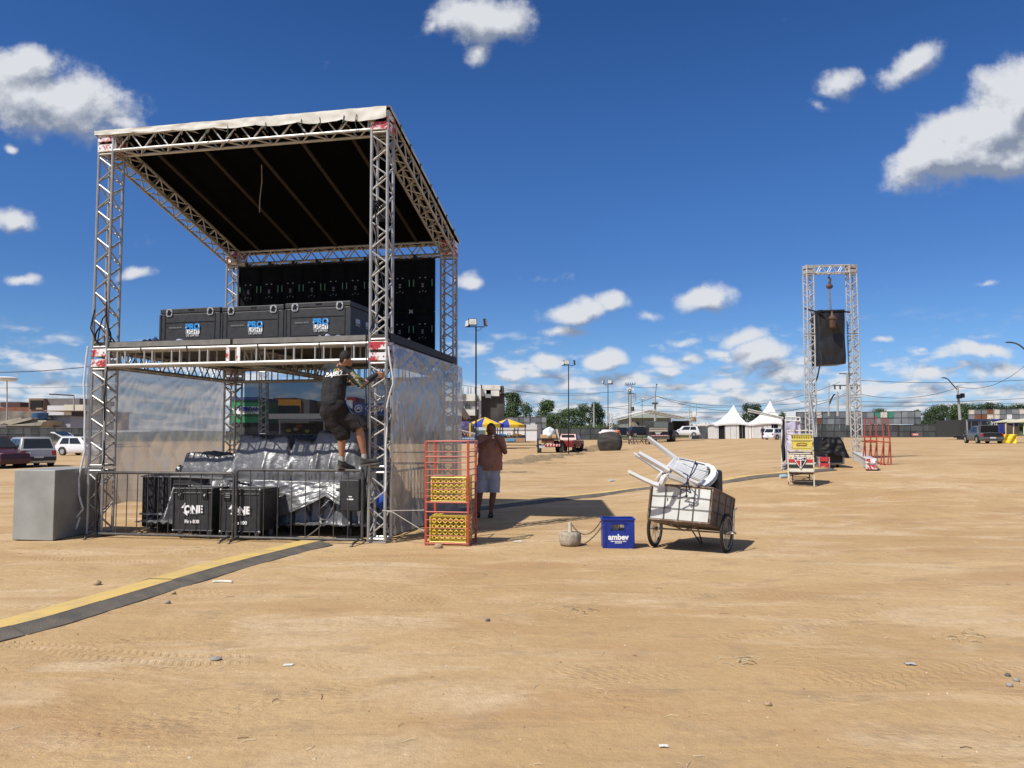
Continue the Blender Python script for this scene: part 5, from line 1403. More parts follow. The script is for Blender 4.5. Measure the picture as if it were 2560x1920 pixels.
for pts in (((1612, 310, 9.95), (1570, 420, 9.85), (1540, 500, 9.8), (1515, 560, 9.8), (1515, 690, 9.93)), ((1632, 345, 9.95), (1590, 430, 9.85), (1550, 480, 9.8), (1525, 530, 9.8), (1560, 645, 9.93)), ((1480, 435, 9.9), (1530, 460, 9.8), (1520, 540, 9.8), (1430, 600, 9.95), (1520, 625, 9.95), (1565, 650, 9.95)), ((1440, 285, 10.3), (1560, 310, 10.2), (1710, 350, 10.2)), ((1420, 710, 9.98), (1515, 680, 9.93))):
    b.tube([cp(*p) for p in pts], .008, 6)
b.ball(cp(1515, 680, 9.92), .018, 6, 5); b.ball(cp(1622, 340, 9.95), .018, 6, 5); b.ball(cp(1525, 540, 9.8), .022, 6, 5)
tag(b.build('rope_lashing', CD), 'dark blue cord lashing the chairs down to the cart front', 'cord')

# ------------------------------------------------------------------ cable ramps
RYEL = mat('yellow_ramp_lid', (.60, .42, .13), .7, 0, .15, 3.0, .25, 40, col2=(.46, .33, .16), thr=(.42, .68))
RGRY = mat('black_rubber_ramp', (.085, .078, .068), .8, 0, .2, 5, .4, 60, col2=(.15, .125, .095))
def ramp(path, lab, wy=.34, wg=.23, seglen=.9):
    pts = [V((p.x, p.y, g0(p.x, p.y))) for p in path]
    ds = []; res = []
    L = [0]
    for i in range(1, len(pts)): L.append(L[-1]+(pts[i]-pts[i-1]).length)
    n = max(2, int(L[-1]/seglen))
    def at(s_):
        for i in range(1, len(pts)):
            if s_ <= L[i]+1e-6:
                t = (s_-L[i-1])/(L[i]-L[i-1]); 
                p0 = pts[max(0, i-2)]; p1 = pts[i-1]; p2 = pts[i]; p3 = pts[min(len(pts)-1, i+1)]
                q = .5*((2*p1)+(p2-p0)*t+(2*p0-5*p1+4*p2-p3)*t*t+(3*p1-p0-3*p2+p3)*t*t*t)
                q.z = g0(q.x, q.y); return q
        return pts[-1].copy()
    root = empty('cable_ramp', at(L[-1]/2), lab, 'cable ramp')
    for i in range(n):
        s0_, s1_ = L[-1]*i/n, L[-1]*(i+1)/n-.006
        K = 5; q = [at(s0_+(s1_-s0_)*k/K) for k in range(K+1)]
        jz = random.uniform(-.004, .006); jr = random.uniform(-.012, .012)
        sec = [(wy+.16, .004), (wy, .052), (.0, .055), (-.010, .050), (-wg, .008), (-wg, -.01), (wy+.16, -.01)]
        b = MB(); vs = []; fs = []; ms = []
        for k, p in enumerate(q):
            d = (q[min(k+1, K)]-q[max(k-1, 0)]); d.z = 0; d.normalize(); nrm = V((-d.y, d.x, 0))
            if nrm.y < 0: nrm = -nrm
            for (o_, z) in sec: vs.append(p+nrm*(o_+jr)+EZ*(z+(jz if z > .02 else 0)))
        m_ = len(sec)
        for k in range(K):
            for j in range(m_): 
                j2 = (j+1) % m_; fs.append((k*m_+j, k*m_+j2, (k+1)*m_+j2, (k+1)*m_+j)); ms.append(1 if j == 1 else 0)
        fs += [tuple(range(m_)), tuple(K*m_+j for j in range(m_))[::-1]]; ms += [0, 0]
        b.v = vs; b.f = fs; b.m = ms
        b.build('ramp_section', [RGRY, RYEL], root)
near = [G(-330, 1668), G(-80, 1606), G(98, 1562), G(307, 1499), G(579, 1418), G(700, 1386), G(800, 1361)]
for p in near: p.z = 0
ramp(near, 'yellow topped cable ramp running from the lower left corner to the stage front', .29, .21)
far = [G(1100, 1284), G(1204, 1272), G(1330, 1258), G(1451, 1244), G(1560, 1230), G(1621, 1222), G(1700, 1216), G(1802, 1208), G(1880, 1195), G(1956, 1188), G(2038, 1178), G(2078, 1175)]
ramp(far, 'far cable ramp curving from the stage past the cart to the lattice gate', .28, .20, 1.0)
# ------------------------------------------------------------------ lattice gate on the right with hoisted speaker
kB = 380/1087
def cB(x, y): return (1920+x*kB, 640+y*kB)
GL = G(*cB(312, 1455)); GR = G(*cB(640, 1452))
YG = (GL.y+GR.y)/2
GT = P(*cB(440, 66), YG)
gt = empty('lattice_gate', (GL+GR)/2, 'tall narrow goal-shaped frame of aluminium lattice truss standing on the right', 'truss gate')
Xg = (GR-GL); Xg.z = 0; Wg = Xg.length; Xg.normalize(); Yg = EZ.cross(Xg)
zb_ = min(GL.z, GR.z); TG = .30
ztop = P(*cB(440, 70), YG).z
# rotate the lattice a little so that one flank shows
rg = Matrix.Rotation(math.radians(18), 3, 'Z')
def legat(base, topx, side):
    top = P(*cB(topx, 130), YG); return top
LT = P(*cB(288, 132), YG); RT = P(*cB(594, 128), YG)
LB = GL.copy(); RB = GR.copy(); LB.z = GL.z+.05; RB.z = GR.z+.05
LTs = LT; RTs = RT
for (Bq, Tq) in ((LB, LTs), (RB, RTs)):
    mid_ = Bq.lerp(Tq, .66)
    m_ = truss(MB(), Bq, Bq.lerp(Tq, .33), Xg, Yg, .30, .024, .013, .42); m_ = truss(m_, Bq.lerp(Tq, .335), Bq.lerp(Tq, .665), Xg, Yg, .30, .024, .013, .42); m_ = truss(m_, Bq.lerp(Tq, .67), Tq, Xg, Yg, .30, .024, .013, .42)
    m_.build('leg_truss', ALUW, gt, smooth=True)
GBLK = mat('grey_block_plates', (.50, .50, .48), .5, .3, .2, 9, col2=(.34, .24, .19), thr=(.5, .7))
for Tq in (LTs, RTs): corner_block(gt, Tq+EZ*.16, X=Xg, Y=Yg, material=GBLK if Tq is LTs else mat('rusty_block_plates', (.33, .24, .20), .6, .2, .2, 9, col2=(.5, .48, .45)))
truss(MB(), LTs+EZ*.16+Xg*.15, RTs+EZ*.16-Xg*.15, Yg, EZ, .30, .022, .012, .42).build('cross_beam', ALUW, gt, smooth=True)
# ground outriggers
for Bq, (ex_, ey_) in ((LB, (405, 1524)), (RB, (742, 1538))):
    c0 = V((Bq.x, Bq.y, 0)); e = G(*cB(ex_, ey_)); e = V((e.x, e.y, 0)); f_ = (e-c0).normalized(); L1 = (e-c0).length-.28
    a = c0-f_*.5; e = c0+f_*L1
    zz = g0(e.x, e.y)+.17
    sX = f_.cross(EZ).normalized()
    oo = V((0, 0, zz))
    truss(MB(), a+oo+EZ*.03, e+oo, sX, EZ, .28, .022, .012, .36, ladder=True).build('base_outrigger', ALUW, gt, smooth=True)
    corner_block(gt, e+f_*.14+oo, X=sX, Y=f_, T=.28, material=STAIN if Bq is RB else mat('red_block_plates', (.42, .03, .035), .5, 0, .1, 9, col2=(.6, .5, .5), thr=(.6, .75)))
b = MB(); b.cyl(P(*cB(296, 990), YG-.4), P(*cB(361, 1452), YG-.9), .035, seg=10)
tag(b.build('leaning_pole', STEEL, smooth=True), 'single silver tube leaning against the left leg of the lattice gate', 'pole')
# hoist
YH = YG-.02
ho = empty('chain_hoist', P(*cB(465, 520), YH), 'dark motor chain hoist hanging from the gate beam with hook and chain', 'chain hoist')
RSTY = mat('rusty_brown_motor', (.12, .07, .045), .6, .3, .2, 14)
b = MB(); b.tube([P(*cB(437, 130), YH), P(*cB(437, 185), YH)], .022, 8); b.tube([P(*cB(437, 185), YH), P(*cB(455, 420), YH-.1)], .017, 6); b.tube([P(*cB(430, 225), YH), P(*cB(443, 400), YH-.1)], .016, 6)
b.build('chain', mat('chain_steel', (.20, .20, .21), .5, .5), ho)
b = MB(); b.ball(P(*cB(440, 217), YH), .12, 14, 9, (1, .6, .8)); b.tube([P(*cB(430, 150), YH), P(*cB(448, 165), YH), P(*cB(444, 195), YH), P(*cB(432, 190), YH)], .03, 6); b.build('hook_block', RSTY, ho, smooth=True)
b = MB(); c0 = P(*cB(462, 440), YH-.42); c1 = P(*cB(462, 520), YH-.42); b.lathe(c1, [(.07, 0), (.10, .03), (.11, .08), (.115, .30), (.145, .33), (.145, .38), (.06, .45), (.03, .60)], 18); b.build('motor_body', RSTY, ho, smooth=True)
# covered speaker
SPK = mat('black_nylon_cover', (.016, .016, .018), .5, 0, .2, 2, .9, 4)
b = MB()
q = [cB(*p) for p in ((355, 390), (545, 386), (556, 770), (372, 780))]
A_, B_, C_, D_ = [P(*p, YH-.15) for p in q]
def cov(i, j):
    # closed sleeve around
    ang = i; 
    p = None
    per = [(0, 0), (1, 0), (1, 1), (0, 1)]
    s_ = (i*4) % 4; k = int(s_) % 4; t = s_-int(s_)
    u0, w0 = per[k]; u1, w1 = per[(k+1) % 4]; u = u0+(u1-u0)*t; w = w0+(w1-w0)*t
    p = A_.lerp(B_, u).lerp(D_.lerp(C_, u), j)+V((0, w*.75, 0))
    n = .07*noise.noise(p*1.3)+.05*noise.noise(V((p.x*4, p.y*3, p.z*1.2)))
    return p+V((n*.8, -abs(n), 0))+EZ*(.05*noise.noise(V((u*4, j, w)))*(1-j))
b.grid(cov, 64, 40, wrap=True)
o = len(b.v); b.add([A_, B_, B_+V((0, .75, 0)), A_+V((0, .75, 0))], [(0, 1, 2, 3)]); b.add([D_, C_, C_+V((0, .75, 0)), D_+V((0, .75, 0))], [(0, 1, 2, 3)])
hs_ = b.build('covered_speaker', SPK, smooth='all'); tag(hs_, 'hoisted loudspeaker stack wrapped in a black cover hanging inside the lattice gate', 'loudspeaker')
b = MB(); b.tube([P(*cB(350, 398), YH-.16), P(*cB(545, 392), YH-.16)], .05, 8); b.build('lifting_bar', BLK, hs_)
b = MB(); b.tube([P(*cB(262, 375), YG-.1), P(*cB(300, 385), YG-.2), P(*cB(345, 398), YG-.2), P(*cB(400, 425), YG-.25)], .03, 6); b.tube([P(*cB(545, 398), YG-.2), P(*cB(585, 402), YG-.17)], .03, 6)
b.tube([P(*cB(370, 785), YG-.1), P(*cB(355, 860), YG-.1), P(*cB(335, 920), YG-.1), P(*cB(345, 1050), YG-.18), P(*cB(340, 1250), YG-.18)], .025, 6)
tag(b.build('guy_strap', BLK, smooth=True), 'black straps and cable holding the hoisted speaker to both gate legs', 'strap')

# case with tarp at its foot
cf = G(*cB(490, 1515)); YF = cf.y
root = empty('flight_case', cf, 'low black flight case with steel latches, black sheet thrown over, beneath the hoisted speaker', 'flight case')
a = P(*cB(425, 1515), YF); e = P(*cB(545, 1512), YF); z1 = P(*cB(490, 1330), YF).z; X = (e-a); X.z = 0; L = X.length; X.normalize(); Yv = EZ.cross(X)
def QF(x, y, z): return V((a.x, a.y, cf.z))+X*x+Yv*y+EZ*z
b = MB(); b.box(QF(L/2, .5, (z1-cf.z)/2+.06), (L, .9, z1-cf.z-.12), X, Yv); b.build('case_body', FCASE, root, bevel=.02)
b = MB()
for z in (.12, .42): b.tube([QF(0, .04, z), QF(L, .04, z)], .03, 6)
for x in (0, L): b.tube([QF(x, .04, .1), QF(x, .04, z1-cf.z-.1)], .03, 6)
b.build('edge_trim', STEEL, root)
for x in (.25, .75):
    b = MB(); b.box(QF(L*x, .035, .50), (.20, .03, .24), X, Yv); b.box(QF(L*x, .03, .80), (.26, .03, .06), X, Yv); b.build('latch', STEEL, root)
b = MB()
for x in (.1, L-.1): b.cyl(QF(x-.02, .2, .05), QF(x+.02, .2, .05), .055, seg=10)
b.build('castors', BLK, root)
b = MB()
tl = [P(*cB(*p), YF-.05) for p in ((390, 1297), (520, 1297), (568, 1440), (360, 1400))]
def dr_(i, j):
    p = tl[0].lerp(tl[1], i).lerp(tl[3].lerp(tl[2], i), j)
    f = .04*math.sin(i*11+j*2)*j+.05*noise.noise(V((i*6, j*5, 2))); return p+V((0, -.12*j+f, -.03*abs(math.sin(i*9))*j))
b.grid(dr_, 50, 24); tpb = [tl[0], tl[1], tl[1]+V((0, .9, 0)), tl[0]+V((0, .9, 0))]; b.grid(lambda i, j: tpb[0].lerp(tpb[1], i).lerp(tpb[3].lerp(tpb[2], i), j)+EZ*.04*noise.noise(V((i*4, j*4, 0))), 12, 12)
b.grid(lambda i, j: tl[1].lerp(tl[1]+V((.0, .9, 0)), i).lerp((tl[2]).lerp(tl[2]+V((-.1, .9, .1)), i), j), 12, 8)
b.grid(lambda i, j: tl[0].lerp(tl[0]+V((.0, .9, 0)), i).lerp((tl[3]).lerp(tl[3]+V((-.1, .9, .1)), i), j), 12, 8)
tag(b.build('black_sheet', mat('glossy_black_sheet', (.010, .010, .011), .6, 0, .2, 3, spec=.3), smooth='all', solid=.01), 'glossy black sheet draped over the flight case at the gate foot', 'tarpaulin')

# white banner stand on the left of the gate
YN = G(*cB(160, 1525)).y
bn = empty('banner_stand', G(*cB(160, 1525)), 'pale lilac sheet hung on a white tube frame with a black side drape', 'banner')
PUR = mat('lilac_cloth', (.52, .50, .66), .85, 0, .08, 2, .5, 5)
b = MB(); q = [P(*cB(*p), YN) for p in ((120, 1168), (232, 1185), (240, 1430), (130, 1530))]
q[2] = P(*cB(240, 1440), YN)
b.grid(lambda i, j: q[0].lerp(q[1], i).lerp(q[3].lerp(q[2], i), j)+V((0, .05*math.sin(i*9)*(.3+j)+.05*noise.noise(V((i*4, j*5, 1))), 0)), 40, 40); b.build('cloth', PUR, bn, smooth='all', solid=.008)
b = MB(); q2 = [P(*cB(*p), YN+.1) for p in ((98, 1170), (126, 1166), (130, 1460), (102, 1470))]
b.grid(lambda i, j: q2[0].lerp(q2[1], i).lerp(q2[3].lerp(q2[2], i), j)+V((0, .05*math.sin(i*6+j*4), 0)), 10, 30); b.build('black_drape', BLK, bn, smooth='all', solid=.02)
b = MB(); q3 = [P(*cB(*p), YN-.05) for p in ((100, 1482), (134, 1480), (140, 1530), (98, 1528))]
b.grid(lambda i, j: q3[0].lerp(q3[1], i).lerp(q3[3].lerp(q3[2], i), j)+V((.12*noise.noise(V((j*6, i*3, 4))), -.3*abs(noise.noise(V((i*5, j*5, 0)))), 0)), 16, 16); b.build('gathered_hem', mat('pale_cloth_hem', (.62, .60, .64), .85), bn, smooth='all', solid=.01)
b = MB()
WT = mat('white_tube', (.70, .70, .66), .5)
for y in (1152, 1178):
    b.tube([P(*cB(128, y), YN), P(*cB(230, y+4), YN)], .025, 6); b.tube([P(*cB(128, y), YN), P(*cB(128, y), YN+.7)], .02, 6)
for x in (130, 165, 200, 229): b.tube([P(*cB(x, 1152), YN), P(*cB(x, 1184), YN)], .02, 6)
for x, yb in ((100, 1520), (232, 1500)): b.tube([P(*cB(x, 1165), YN+.12), V((P(*cB(x, yb), YN+.12).x, YN+.12, g0(P(*cB(x, yb), YN+.12).x, YN+.12)))], .022, 6)
b.build('tube_frame', WT, bn)
kD = 370/2212
def cD(x, y): return (1780+x*kD, 960+y*kD)
b = MB()
b.tube([P(*cD(1060, 505), YN), P(*cD(540, 378), YN-.3)], .022, 6); b.tube([P(*cD(1060, 522), YN), P(*cD(540, 408), YN-.3)], .018, 6)
tag(b.build('projecting_tubes', WT), 'two thin cream tubes sticking out to the left from the banner frame top', 'tubes')

# ------------------------------------------------------------------ drinks cart with crest
kE = 380/2212
def cE(x, y): return (1920+x*kE, 1060+y*kE)
e0 = G(*cE(300, 905)); e1 = G(*cE(675, 905)); YE = (e0.y+e1.y)/2; gE = (e0.z+e1.z)/2
e0 = P(*cE(300, 905), YE); e1 = P(*cE(675, 905), YE)
Xe = V((1, 0, 0)); Le = (e1-e0).x; s_e = Le/375.0
de_ = empty('drinks_cart', V(((e0.x+e1.x)/2, YE, gE)), 'small vendor cart with striped crest panel under a yellow crate', 'vendor cart')
def QE(x, y, d=0.0): return V((e0.x+(x-300)*s_e, YE+d, gE+(905-y)*s_e))
PNT = mat('cream_panel_paint', (.70, .66, .55), .6, 0, .06, 4)
PRD = mat('panel_red', (.50, .03, .025), .6); PBK = mat('panel_black', (.025, .025, .025), .6); YLW = mat('gold_paint', (.75, .58, .2), .6)
DP = .55
for x in (300, 672):
    b = MB(); b.box((QE(x, 905)+QE(x, 95))/2, (.028, .028, (905-95)*s_e)); b.build('post', mat('flaking_post_paint', (.60, .56, .46), .7, 0, .2, 9, col2=(.20, .08, .05), thr=(.55, .62)), de_)
    b = MB(); b.box((QE(x, 905, DP)+QE(x, 430, DP))/2, (.035, .035, (905-430)*s_e)); b.build('post', MAT['flaking_post_paint'], de_)
b = MB()
for y, r in ((98, .016), (152, .014), (235, .005), (340, .004), (398, .012), (432, .016)): b.tube([QE(300, y), QE(672, y)], r, 6)
b.build('rails', MAT['flaking_post_paint'], de_)
b = MB()
for d in (0, DP):
    for y in (705, 790, 835): b.tube([QE(300 if y == 705 else 345, y, d), QE(672 if y == 705 else 640, y, d)], .016 if y == 705 else .010, 6)
for x in (360, 610): b.box((QE(x, 870, .2)+QE(x, 700, .2))/2, (.03, .03, 170*s_e))
b.tube([QE(300, 900, .02), QE(672, 895, .02)], .008, 5); b.tube([QE(380, 860, .2), QE(610, 780, .2)], .008, 5)
b.build('under_frame', RST, de_)
b = MB(); b.box((QE(300, 575)+QE(672, 575))/2+V((0, .02, 0)), ((672-300)*s_e-.04, .03, 258*s_e)); pan = b.build('front_panel', PNT, de_)
b = MB(); b.box((QE(300, 720, DP/2)+QE(672, 720, DP/2))/2, ((672-300)*s_e-.04, DP-.06, .05)); b.build('tray_floor', RST, de_)
b = MB(); b.box((QE(300, 575, DP)+QE(672, 575, DP))/2, ((672-300)*s_e-.04, .02, 250*s_e)); b.build('rear_panel', PNT, de_)
def bar(nm, y0, y1, m_, d=-.002):
    b = MB(); b.box((QE(306, (y0+y1)/2, d)+QE(668, (y0+y1)/2, d))/2, (362*s_e, .008, (y1-y0)*s_e)); b.build(nm, m_, pan)
bar('red_stripe', 514, 560, PRD); bar('black_stripe', 590, 640, PBK)
b = MB(); b.prism([QE(x, y, -.008) for x, y in ((385, 476), (576, 476), (572, 540), (487, 668), (392, 540))], V((0, -.004, 0))); b.build('crest_outline', PBK, pan)
b = MB(); b.prism([QE(x, y, -.013) for x, y in ((392, 483), (569, 483), (564, 538), (487, 655), (400, 538))], V((0, -.004, 0))); b.build('crest_field', WHITE, pan)
b = MB(); b.prism([QE(x, y, -.018) for x, y in ((402, 490), (560, 490), (560, 522), (402, 522))], V((0, -.003, 0))); b.build('crest_band', PBK, pan)
b = MB(); b.prism([QE(x, y, -.018) for x, y in ((408, 532), (480, 532), (480, 636))], V((0, -.003, 0))); b.build('crest_red_half', PRD, pan)
b = MB(); b.prism([QE(x, y, -.018) for x, y in ((492, 532), (556, 532), (492, 636))], V((0, -.003, 0))); b.build('crest_black_half', PBK, pan)
text('lettering', 'SPFC', 38*s_e, QE(481, 506, -.024), (1, 0, 0), EZ, WHITE, pan, .001, bold=.002, sx=1.25)
def star(cx, cy, r, m_):
    pts = []
    for k in range(10):
        a = math.pi/2+k*math.pi/5; rr = r if k % 2 == 0 else r*.42; pts.append(QE(cx+rr*math.cos(a), cy-rr*math.sin(a), -.002))
    b = MB(); b.prism(pts, V((0, -.006, 0))); b.build('star', m_, pan)
star(338, 480, 24, YLW); star(615, 480, 24, YLW)
for x in (400, 474, 552): star(x, 458, 9, PRD)
yc = empty('bottle_crate', QE(507, 385, .02), 'yellow plastic crate with dark red lettering resting on the crest cart', 'bottle crate')
YC = mat('yellow_crate_pale', (.64, .54, .10), .45, 0, .08, 4)
b = MB()
def bx(mb, xa, xb, ya, yb, d0, d1): p = QE((xa+xb)/2, (ya+yb)/2, (d0+d1)/2); mb.box(p, ((xb-xa)*s_e, d1-d0, (yb-ya)*s_e))
bx(b, 358, 655, 215, 378, .02, .04); bx(b, 358, 368, 160, 378, .04, .40); bx(b, 645, 655, 160, 378, .04, .40); bx(b, 368, 645, 160, 378, .38, .40); bx(b, 368, 645, 370, 378, .04, .38)
b.build('crate_walls', YC, yc)
b = MB(); bx(b, 352, 661, 212, 232, .008, .02); bx(b, 352, 374, 232, 376, .008, .02); bx(b, 639, 661, 232, 376, .008, .02); bx(b, 385, 632, 245, 252, .01, .02); bx(b, 352, 661, 160, 170, .008, .02)
b.build('rims_and_ribs', YC, yc)
b = MB()
for i in range(1, 8): x = 368+277*i/8; bx(b, x-2, x+2, 175, 215, .05, .38)
b.build('bottle_dividers', mat('crate_inner_olive', (.30, .25, .04), .6), yc)
text('lettering', 'SCHINCARIOL', 26*s_e, QE(507, 313, .012), (1, 0, 0), EZ, mat('dark_red_ink', (.20, .03, .02), .6), yc, .001, bold=.0015, sx=.95)
b = MB(); b.tube([QE(430+160*t, 293-16*math.sin(math.pi*t), .014) for t in [i/12 for i in range(13)]], .006, 4); b.build('printed_arc', MAT['dark_red_ink'], yc)
b = MB(); b.tube([QE(305, 424, .05), QE(420, 428, .1), QE(480, 418, .1), QE(560, 432, .1), QE(660, 424, .05)], .03, 6)
tag(b.build('rolled_cloth', mat('dark_rolled_cloth', (.05, .03, .03), .9), smooth=True), 'dark rolled cloth lying across the crest cart under the crate', 'cloth')
_a = math.atan2(e0.x+Le/2, YE); _M = Matrix.Translation(WL[de_])@Matrix.Rotation(-_a, 4, 'Z')@Matrix.Diagonal((math.cos(_a), 1, 1, 1))@Matrix.Translation(-WL[de_])
bpy.context.view_layer.update()
for o_ in (de_, yc, bpy.data.objects['rolled_cloth']): o_.matrix_world = _M@o_.matrix_world
# bottle by the ramp, red stand
def bottle(px, py, lab, ln=.2, r=.032):
    p = G(px, py); b = MB(); d = V((.98, .2, 0)).normalized(); X, Y = perp(d)
    b.lathe(p+EZ*r, [(.001, 0), (r, .004), (r, ln*.62), (r*.45, ln*.82), (r*.42, ln)], 12, X, Y, d)
    tag(b.build('plastic_bottle', mat('clear_blue_plastic', (.45, .58, .66), .15, 0, .2, 10), smooth=True), lab, 'bottle')
bottle(1524, 1204, 'empty clear plastic bottle lying on the sand left of the cart chairs')
bottle(1950, 1196, 'plastic bottle lying against the far cable ramp by the crest cart', .26, .05)
YS = G(*cE(1700, 600)).y
rs_ = empty('red_bar_stand', G(*cE(1600, 600)), 'open stand of bent red steel bars standing right of the lattice gate', 'metal stand')
def QS(x, y, d=0.0): return P(*cE(x, y), YS+d)
def gz_(p): return V((p.x, p.y, g0(p.x, p.y)))
ups = [((1408, -85), (1405, 180), (1425, 555), 0.5), ((1487, -85), (1492, 210), (1510, 560), .5), ((1565, -120), (1580, 180), (1590, 575), .9), ((1660, -85), (1680, 190), (1690, 650), 0), ((1740, -85), (1770, 190), (1795, 668), 0)]
for a, m_, e, d in ups:
    b = MB(); q = QS(*e, d); b.tube([QS(*a, d*1), QS(*m_, d), V((q.x, q.y, g0(q.x, q.y)))], .019, 6); b.tube([QS(m_[0]+0, m_[1]+80, d-.04), V((q.x-.12, q.y-.04, g0(q.x, q.y)))], .017, 6); b.build('upright', REDP, rs_)
for pts in (((1365, 183, .5), (1440, 190, .3), (1560, 175, .5), (1690, 188, 0), (1772, 192, 0)), ((1365, 252, .5), (1500, 240, .5), (1680, 262, 0), (1785, 265, 0)), ((1500, 552, .5), (1590, 552, .7), (1690, 590, .1), (1795, 600, 0)), ((1405, 262, 0), (1580, 262, .3))):
    b = MB(); b.tube([QS(*p) for p in pts], .019, 6); b.build('rail', REDP, rs_)
# ------------------------------------------------------------------ background helpers
def bpx(mb, x0, x1, y0, y1, Y, dep=4.0, off=0.0):
    a = P(x0, y1, Y); b = P(x1, y0, Y); c = (a+b)/2
    mb.box(V((c.x, Y+dep/2+off, c.z)), (abs(b.x-a.x), dep, abs(b.z-a.z))); return mb
def gY(px, py): return G(px, py).y
def corr(name, col, sc=6, col2=None, rust=None):
    if name in MAT: return MAT[name]
    M = mat(name, col, .6, .1, .12, .6, 0, col2=col2)
    nt = M.node_tree; N = nt.nodes; L = nt.links
    tc = N.new('ShaderNodeTexCoord'); w = N.new('ShaderNodeTexWave'); w.inputs['Scale'].default_value = sc; w.bands_direction = 'X'
    L.new(tc.outputs['Object'], w.inputs['Vector']); bp = N.new('ShaderNodeBump'); bp.inputs['Strength'].default_value = .6; bp.inputs['Distance'].default_value = .06
    L.new(w.outputs['Fac'], bp.inputs['Height']); L.new(bp.outputs[0], N['Principled BSDF'].inputs['Normal']); return M
FEN = [corr('dark_grey_sheet_a', (.085, .095, .10)), corr('dark_grey_sheet_b', (.11, .12, .125)), corr('dark_grey_sheet_c', (.065, .073, .078))]
TIN = [corr('tin_sheet_grey', (.24, .265, .285), 5, (.18, .20, .21)), corr('tin_sheet_pale', (.34, .37, .39), 5, (.25, .27, .29)), corr('tin_sheet_mid', (.19, .21, .225), 5, (.14, .15, .16)), corr('tin_rust', (.20, .075, .035), 5, (.30, .13, .06)),
       mat('green_painted_tin', (.06, .26, .18), .6, 0, .1, 2), mat('white_peeling_tin', (.62, .60, .52), .6, 0, .2, 3, col2=(.35, .18, .08), thr=(.52, .7)), mat('white_sheet', (.72, .75, .78), .6, 0, .05, 2)]
def fence(x0, x1, yt0, yt1, yb0, yb1, lab, n, Y=None, mats=FEN, ids=None, rows=2):
    Y0_ = Y or gY(x0, yb0); Y1_ = Y or gY(x1, yb1)
    A = P(x0, yb0, Y0_); B = P(x1, yb1, Y1_); At = P(x0, yt0, Y0_); Bt = P(x1, yt1, Y1_)
    root = empty('sheet_fence', (A+B)/2, lab, 'fence')
    for i in range(n):
        for r in range(rows):
            t0, t1 = i/n, (i+1)/n-.003; s0, s1 = r/rows, (r+1)/rows-.01
            q = lerp4
            f = [q(A, B, Bt, At, t0, s0), q(A, B, Bt, At, t1, s0), q(A, B, Bt, At, t1, s1), q(A, B, Bt, At, t0, s1)]
            j = random.uniform(-.03, .03); f = [p+V((0, j, 0)) for p in f]
            b = MB(); b.hexa(f, [p+V((0, .06, 0)) for p in f])
            k = ids[(i*rows+r) % len(ids)] if ids else random.randrange(len(mats))
            b.build('sheet_panel', mats[k], root)
    b = MB(); h = (At-A).length
    for s_ in (.0, .5, .995): b.tube([A.lerp(At, s_)-V((0, .06, 0)), B.lerp(Bt, s_)-V((0, .06, 0))], h*.012, 4)
    b.build('rails', BLKM, root)
    for i in range(0, n+1, 2):
        b = MB(); a = A.lerp(B, i/n); t = At.lerp(Bt, i/n); b.tube([a-V((0, .1, 0)), t-V((0, .1, 0))+EZ*h*.03], h*.02, 5); b.build('fence_post', BLKM, root)
    return root
def cX(ox, oy, w): return lambda x, y: (ox+x*w/2212, oy+y*w/2212)
c3 = cX(1130, 940, 370); c4 = cX(1480, 940, 370); c5 = cX(1780, 960, 370)
kR = 410/2126
def c6(x, y): return (2150+x*kR, 840+y*kR)
def cR2(x, y): k = 220/2212; return (2340+x*k, 1000+y*k)
kL = 280/1548
def c7_(x, y): return (x*kL, 880+y*kL)
def c4b(x, y): k = 420/2212; return (550+x*k, 900+y*k)

# fences
fence(1350, 1500, 1071.5, 1070, 1100, 1099.5, 'long dark grey sheet fence left of the gable truss shed', 12)
fence(1500, 1548, 1069.5, 1069, 1099.5, 1099, 'short dark fence length just left of the gable truss shed', 4)
fence(1732, 1796, 1066, 1066, 1098, 1097.5, 'dark sheet fence between the gable shed and the white tents', 6)
fence(1990, 2245, 1060, 1062, 1094, 1093.5, 'dark grey sheet fence behind the lattice gate', 16)
fence(2243, 2402, 1062.5, 1060, 1093.5, 1093, 'dark grey sheet fence right of the gate reaching the black trailer', 10)
YFR = gY(2150, 1094)+.8
fence(1990, 2150, 1030, 1028, 1061, 1061, 'tall patchwork tin hoarding behind the lattice gate legs', 10, Y=YFR+9, mats=TIN, ids=[2, 0, 2, 2, 0, 1, 3, 5, 2, 0, 1, 2, 0, 2])
fence(2151, 2303, 1030, 1027, 1060, 1060, 'tall patchwork tin hoarding with green and white sheets', 9, Y=YFR+9.1, mats=TIN, ids=[0, 2, 0, 1, 1, 4, 2, 5, 0, 4, 1, 1, 1, 1, 0, 0, 2, 1])
fence(2421, 2562, 1024, 1022, 1048, 1048, 'rusty tin and white sheet hoarding above the stalls at right', 9, Y=YFR+9, mats=TIN, ids=[1, 5, 3, 0, 3, 0, 5, 3, 5, 5, 0, 0, 6, 2, 0, 1])
fence(1241, 1366, 1043, 1042, 1070, 1071, 'tin hoarding with metal posts behind the striped fairground tents', 9, Y=150, mats=TIN, ids=[6, 2, 0, 2, 0, 1, 1, 0, 3, 2, 1, 1])
fence(-20, 215, 1068, 1069, 1099, 1100, 'dark sheet fence behind the parked cars at far left', 12, Y=85)
sg = MB(); 
YS_ = gY(2290, 1094)-.3; a = P(2280, 1090, YS_); b_ = P(2297, 1083, YS_); sg.box((a+b_)/2, (b_.x-a.x, .05, b_.z-a.z))
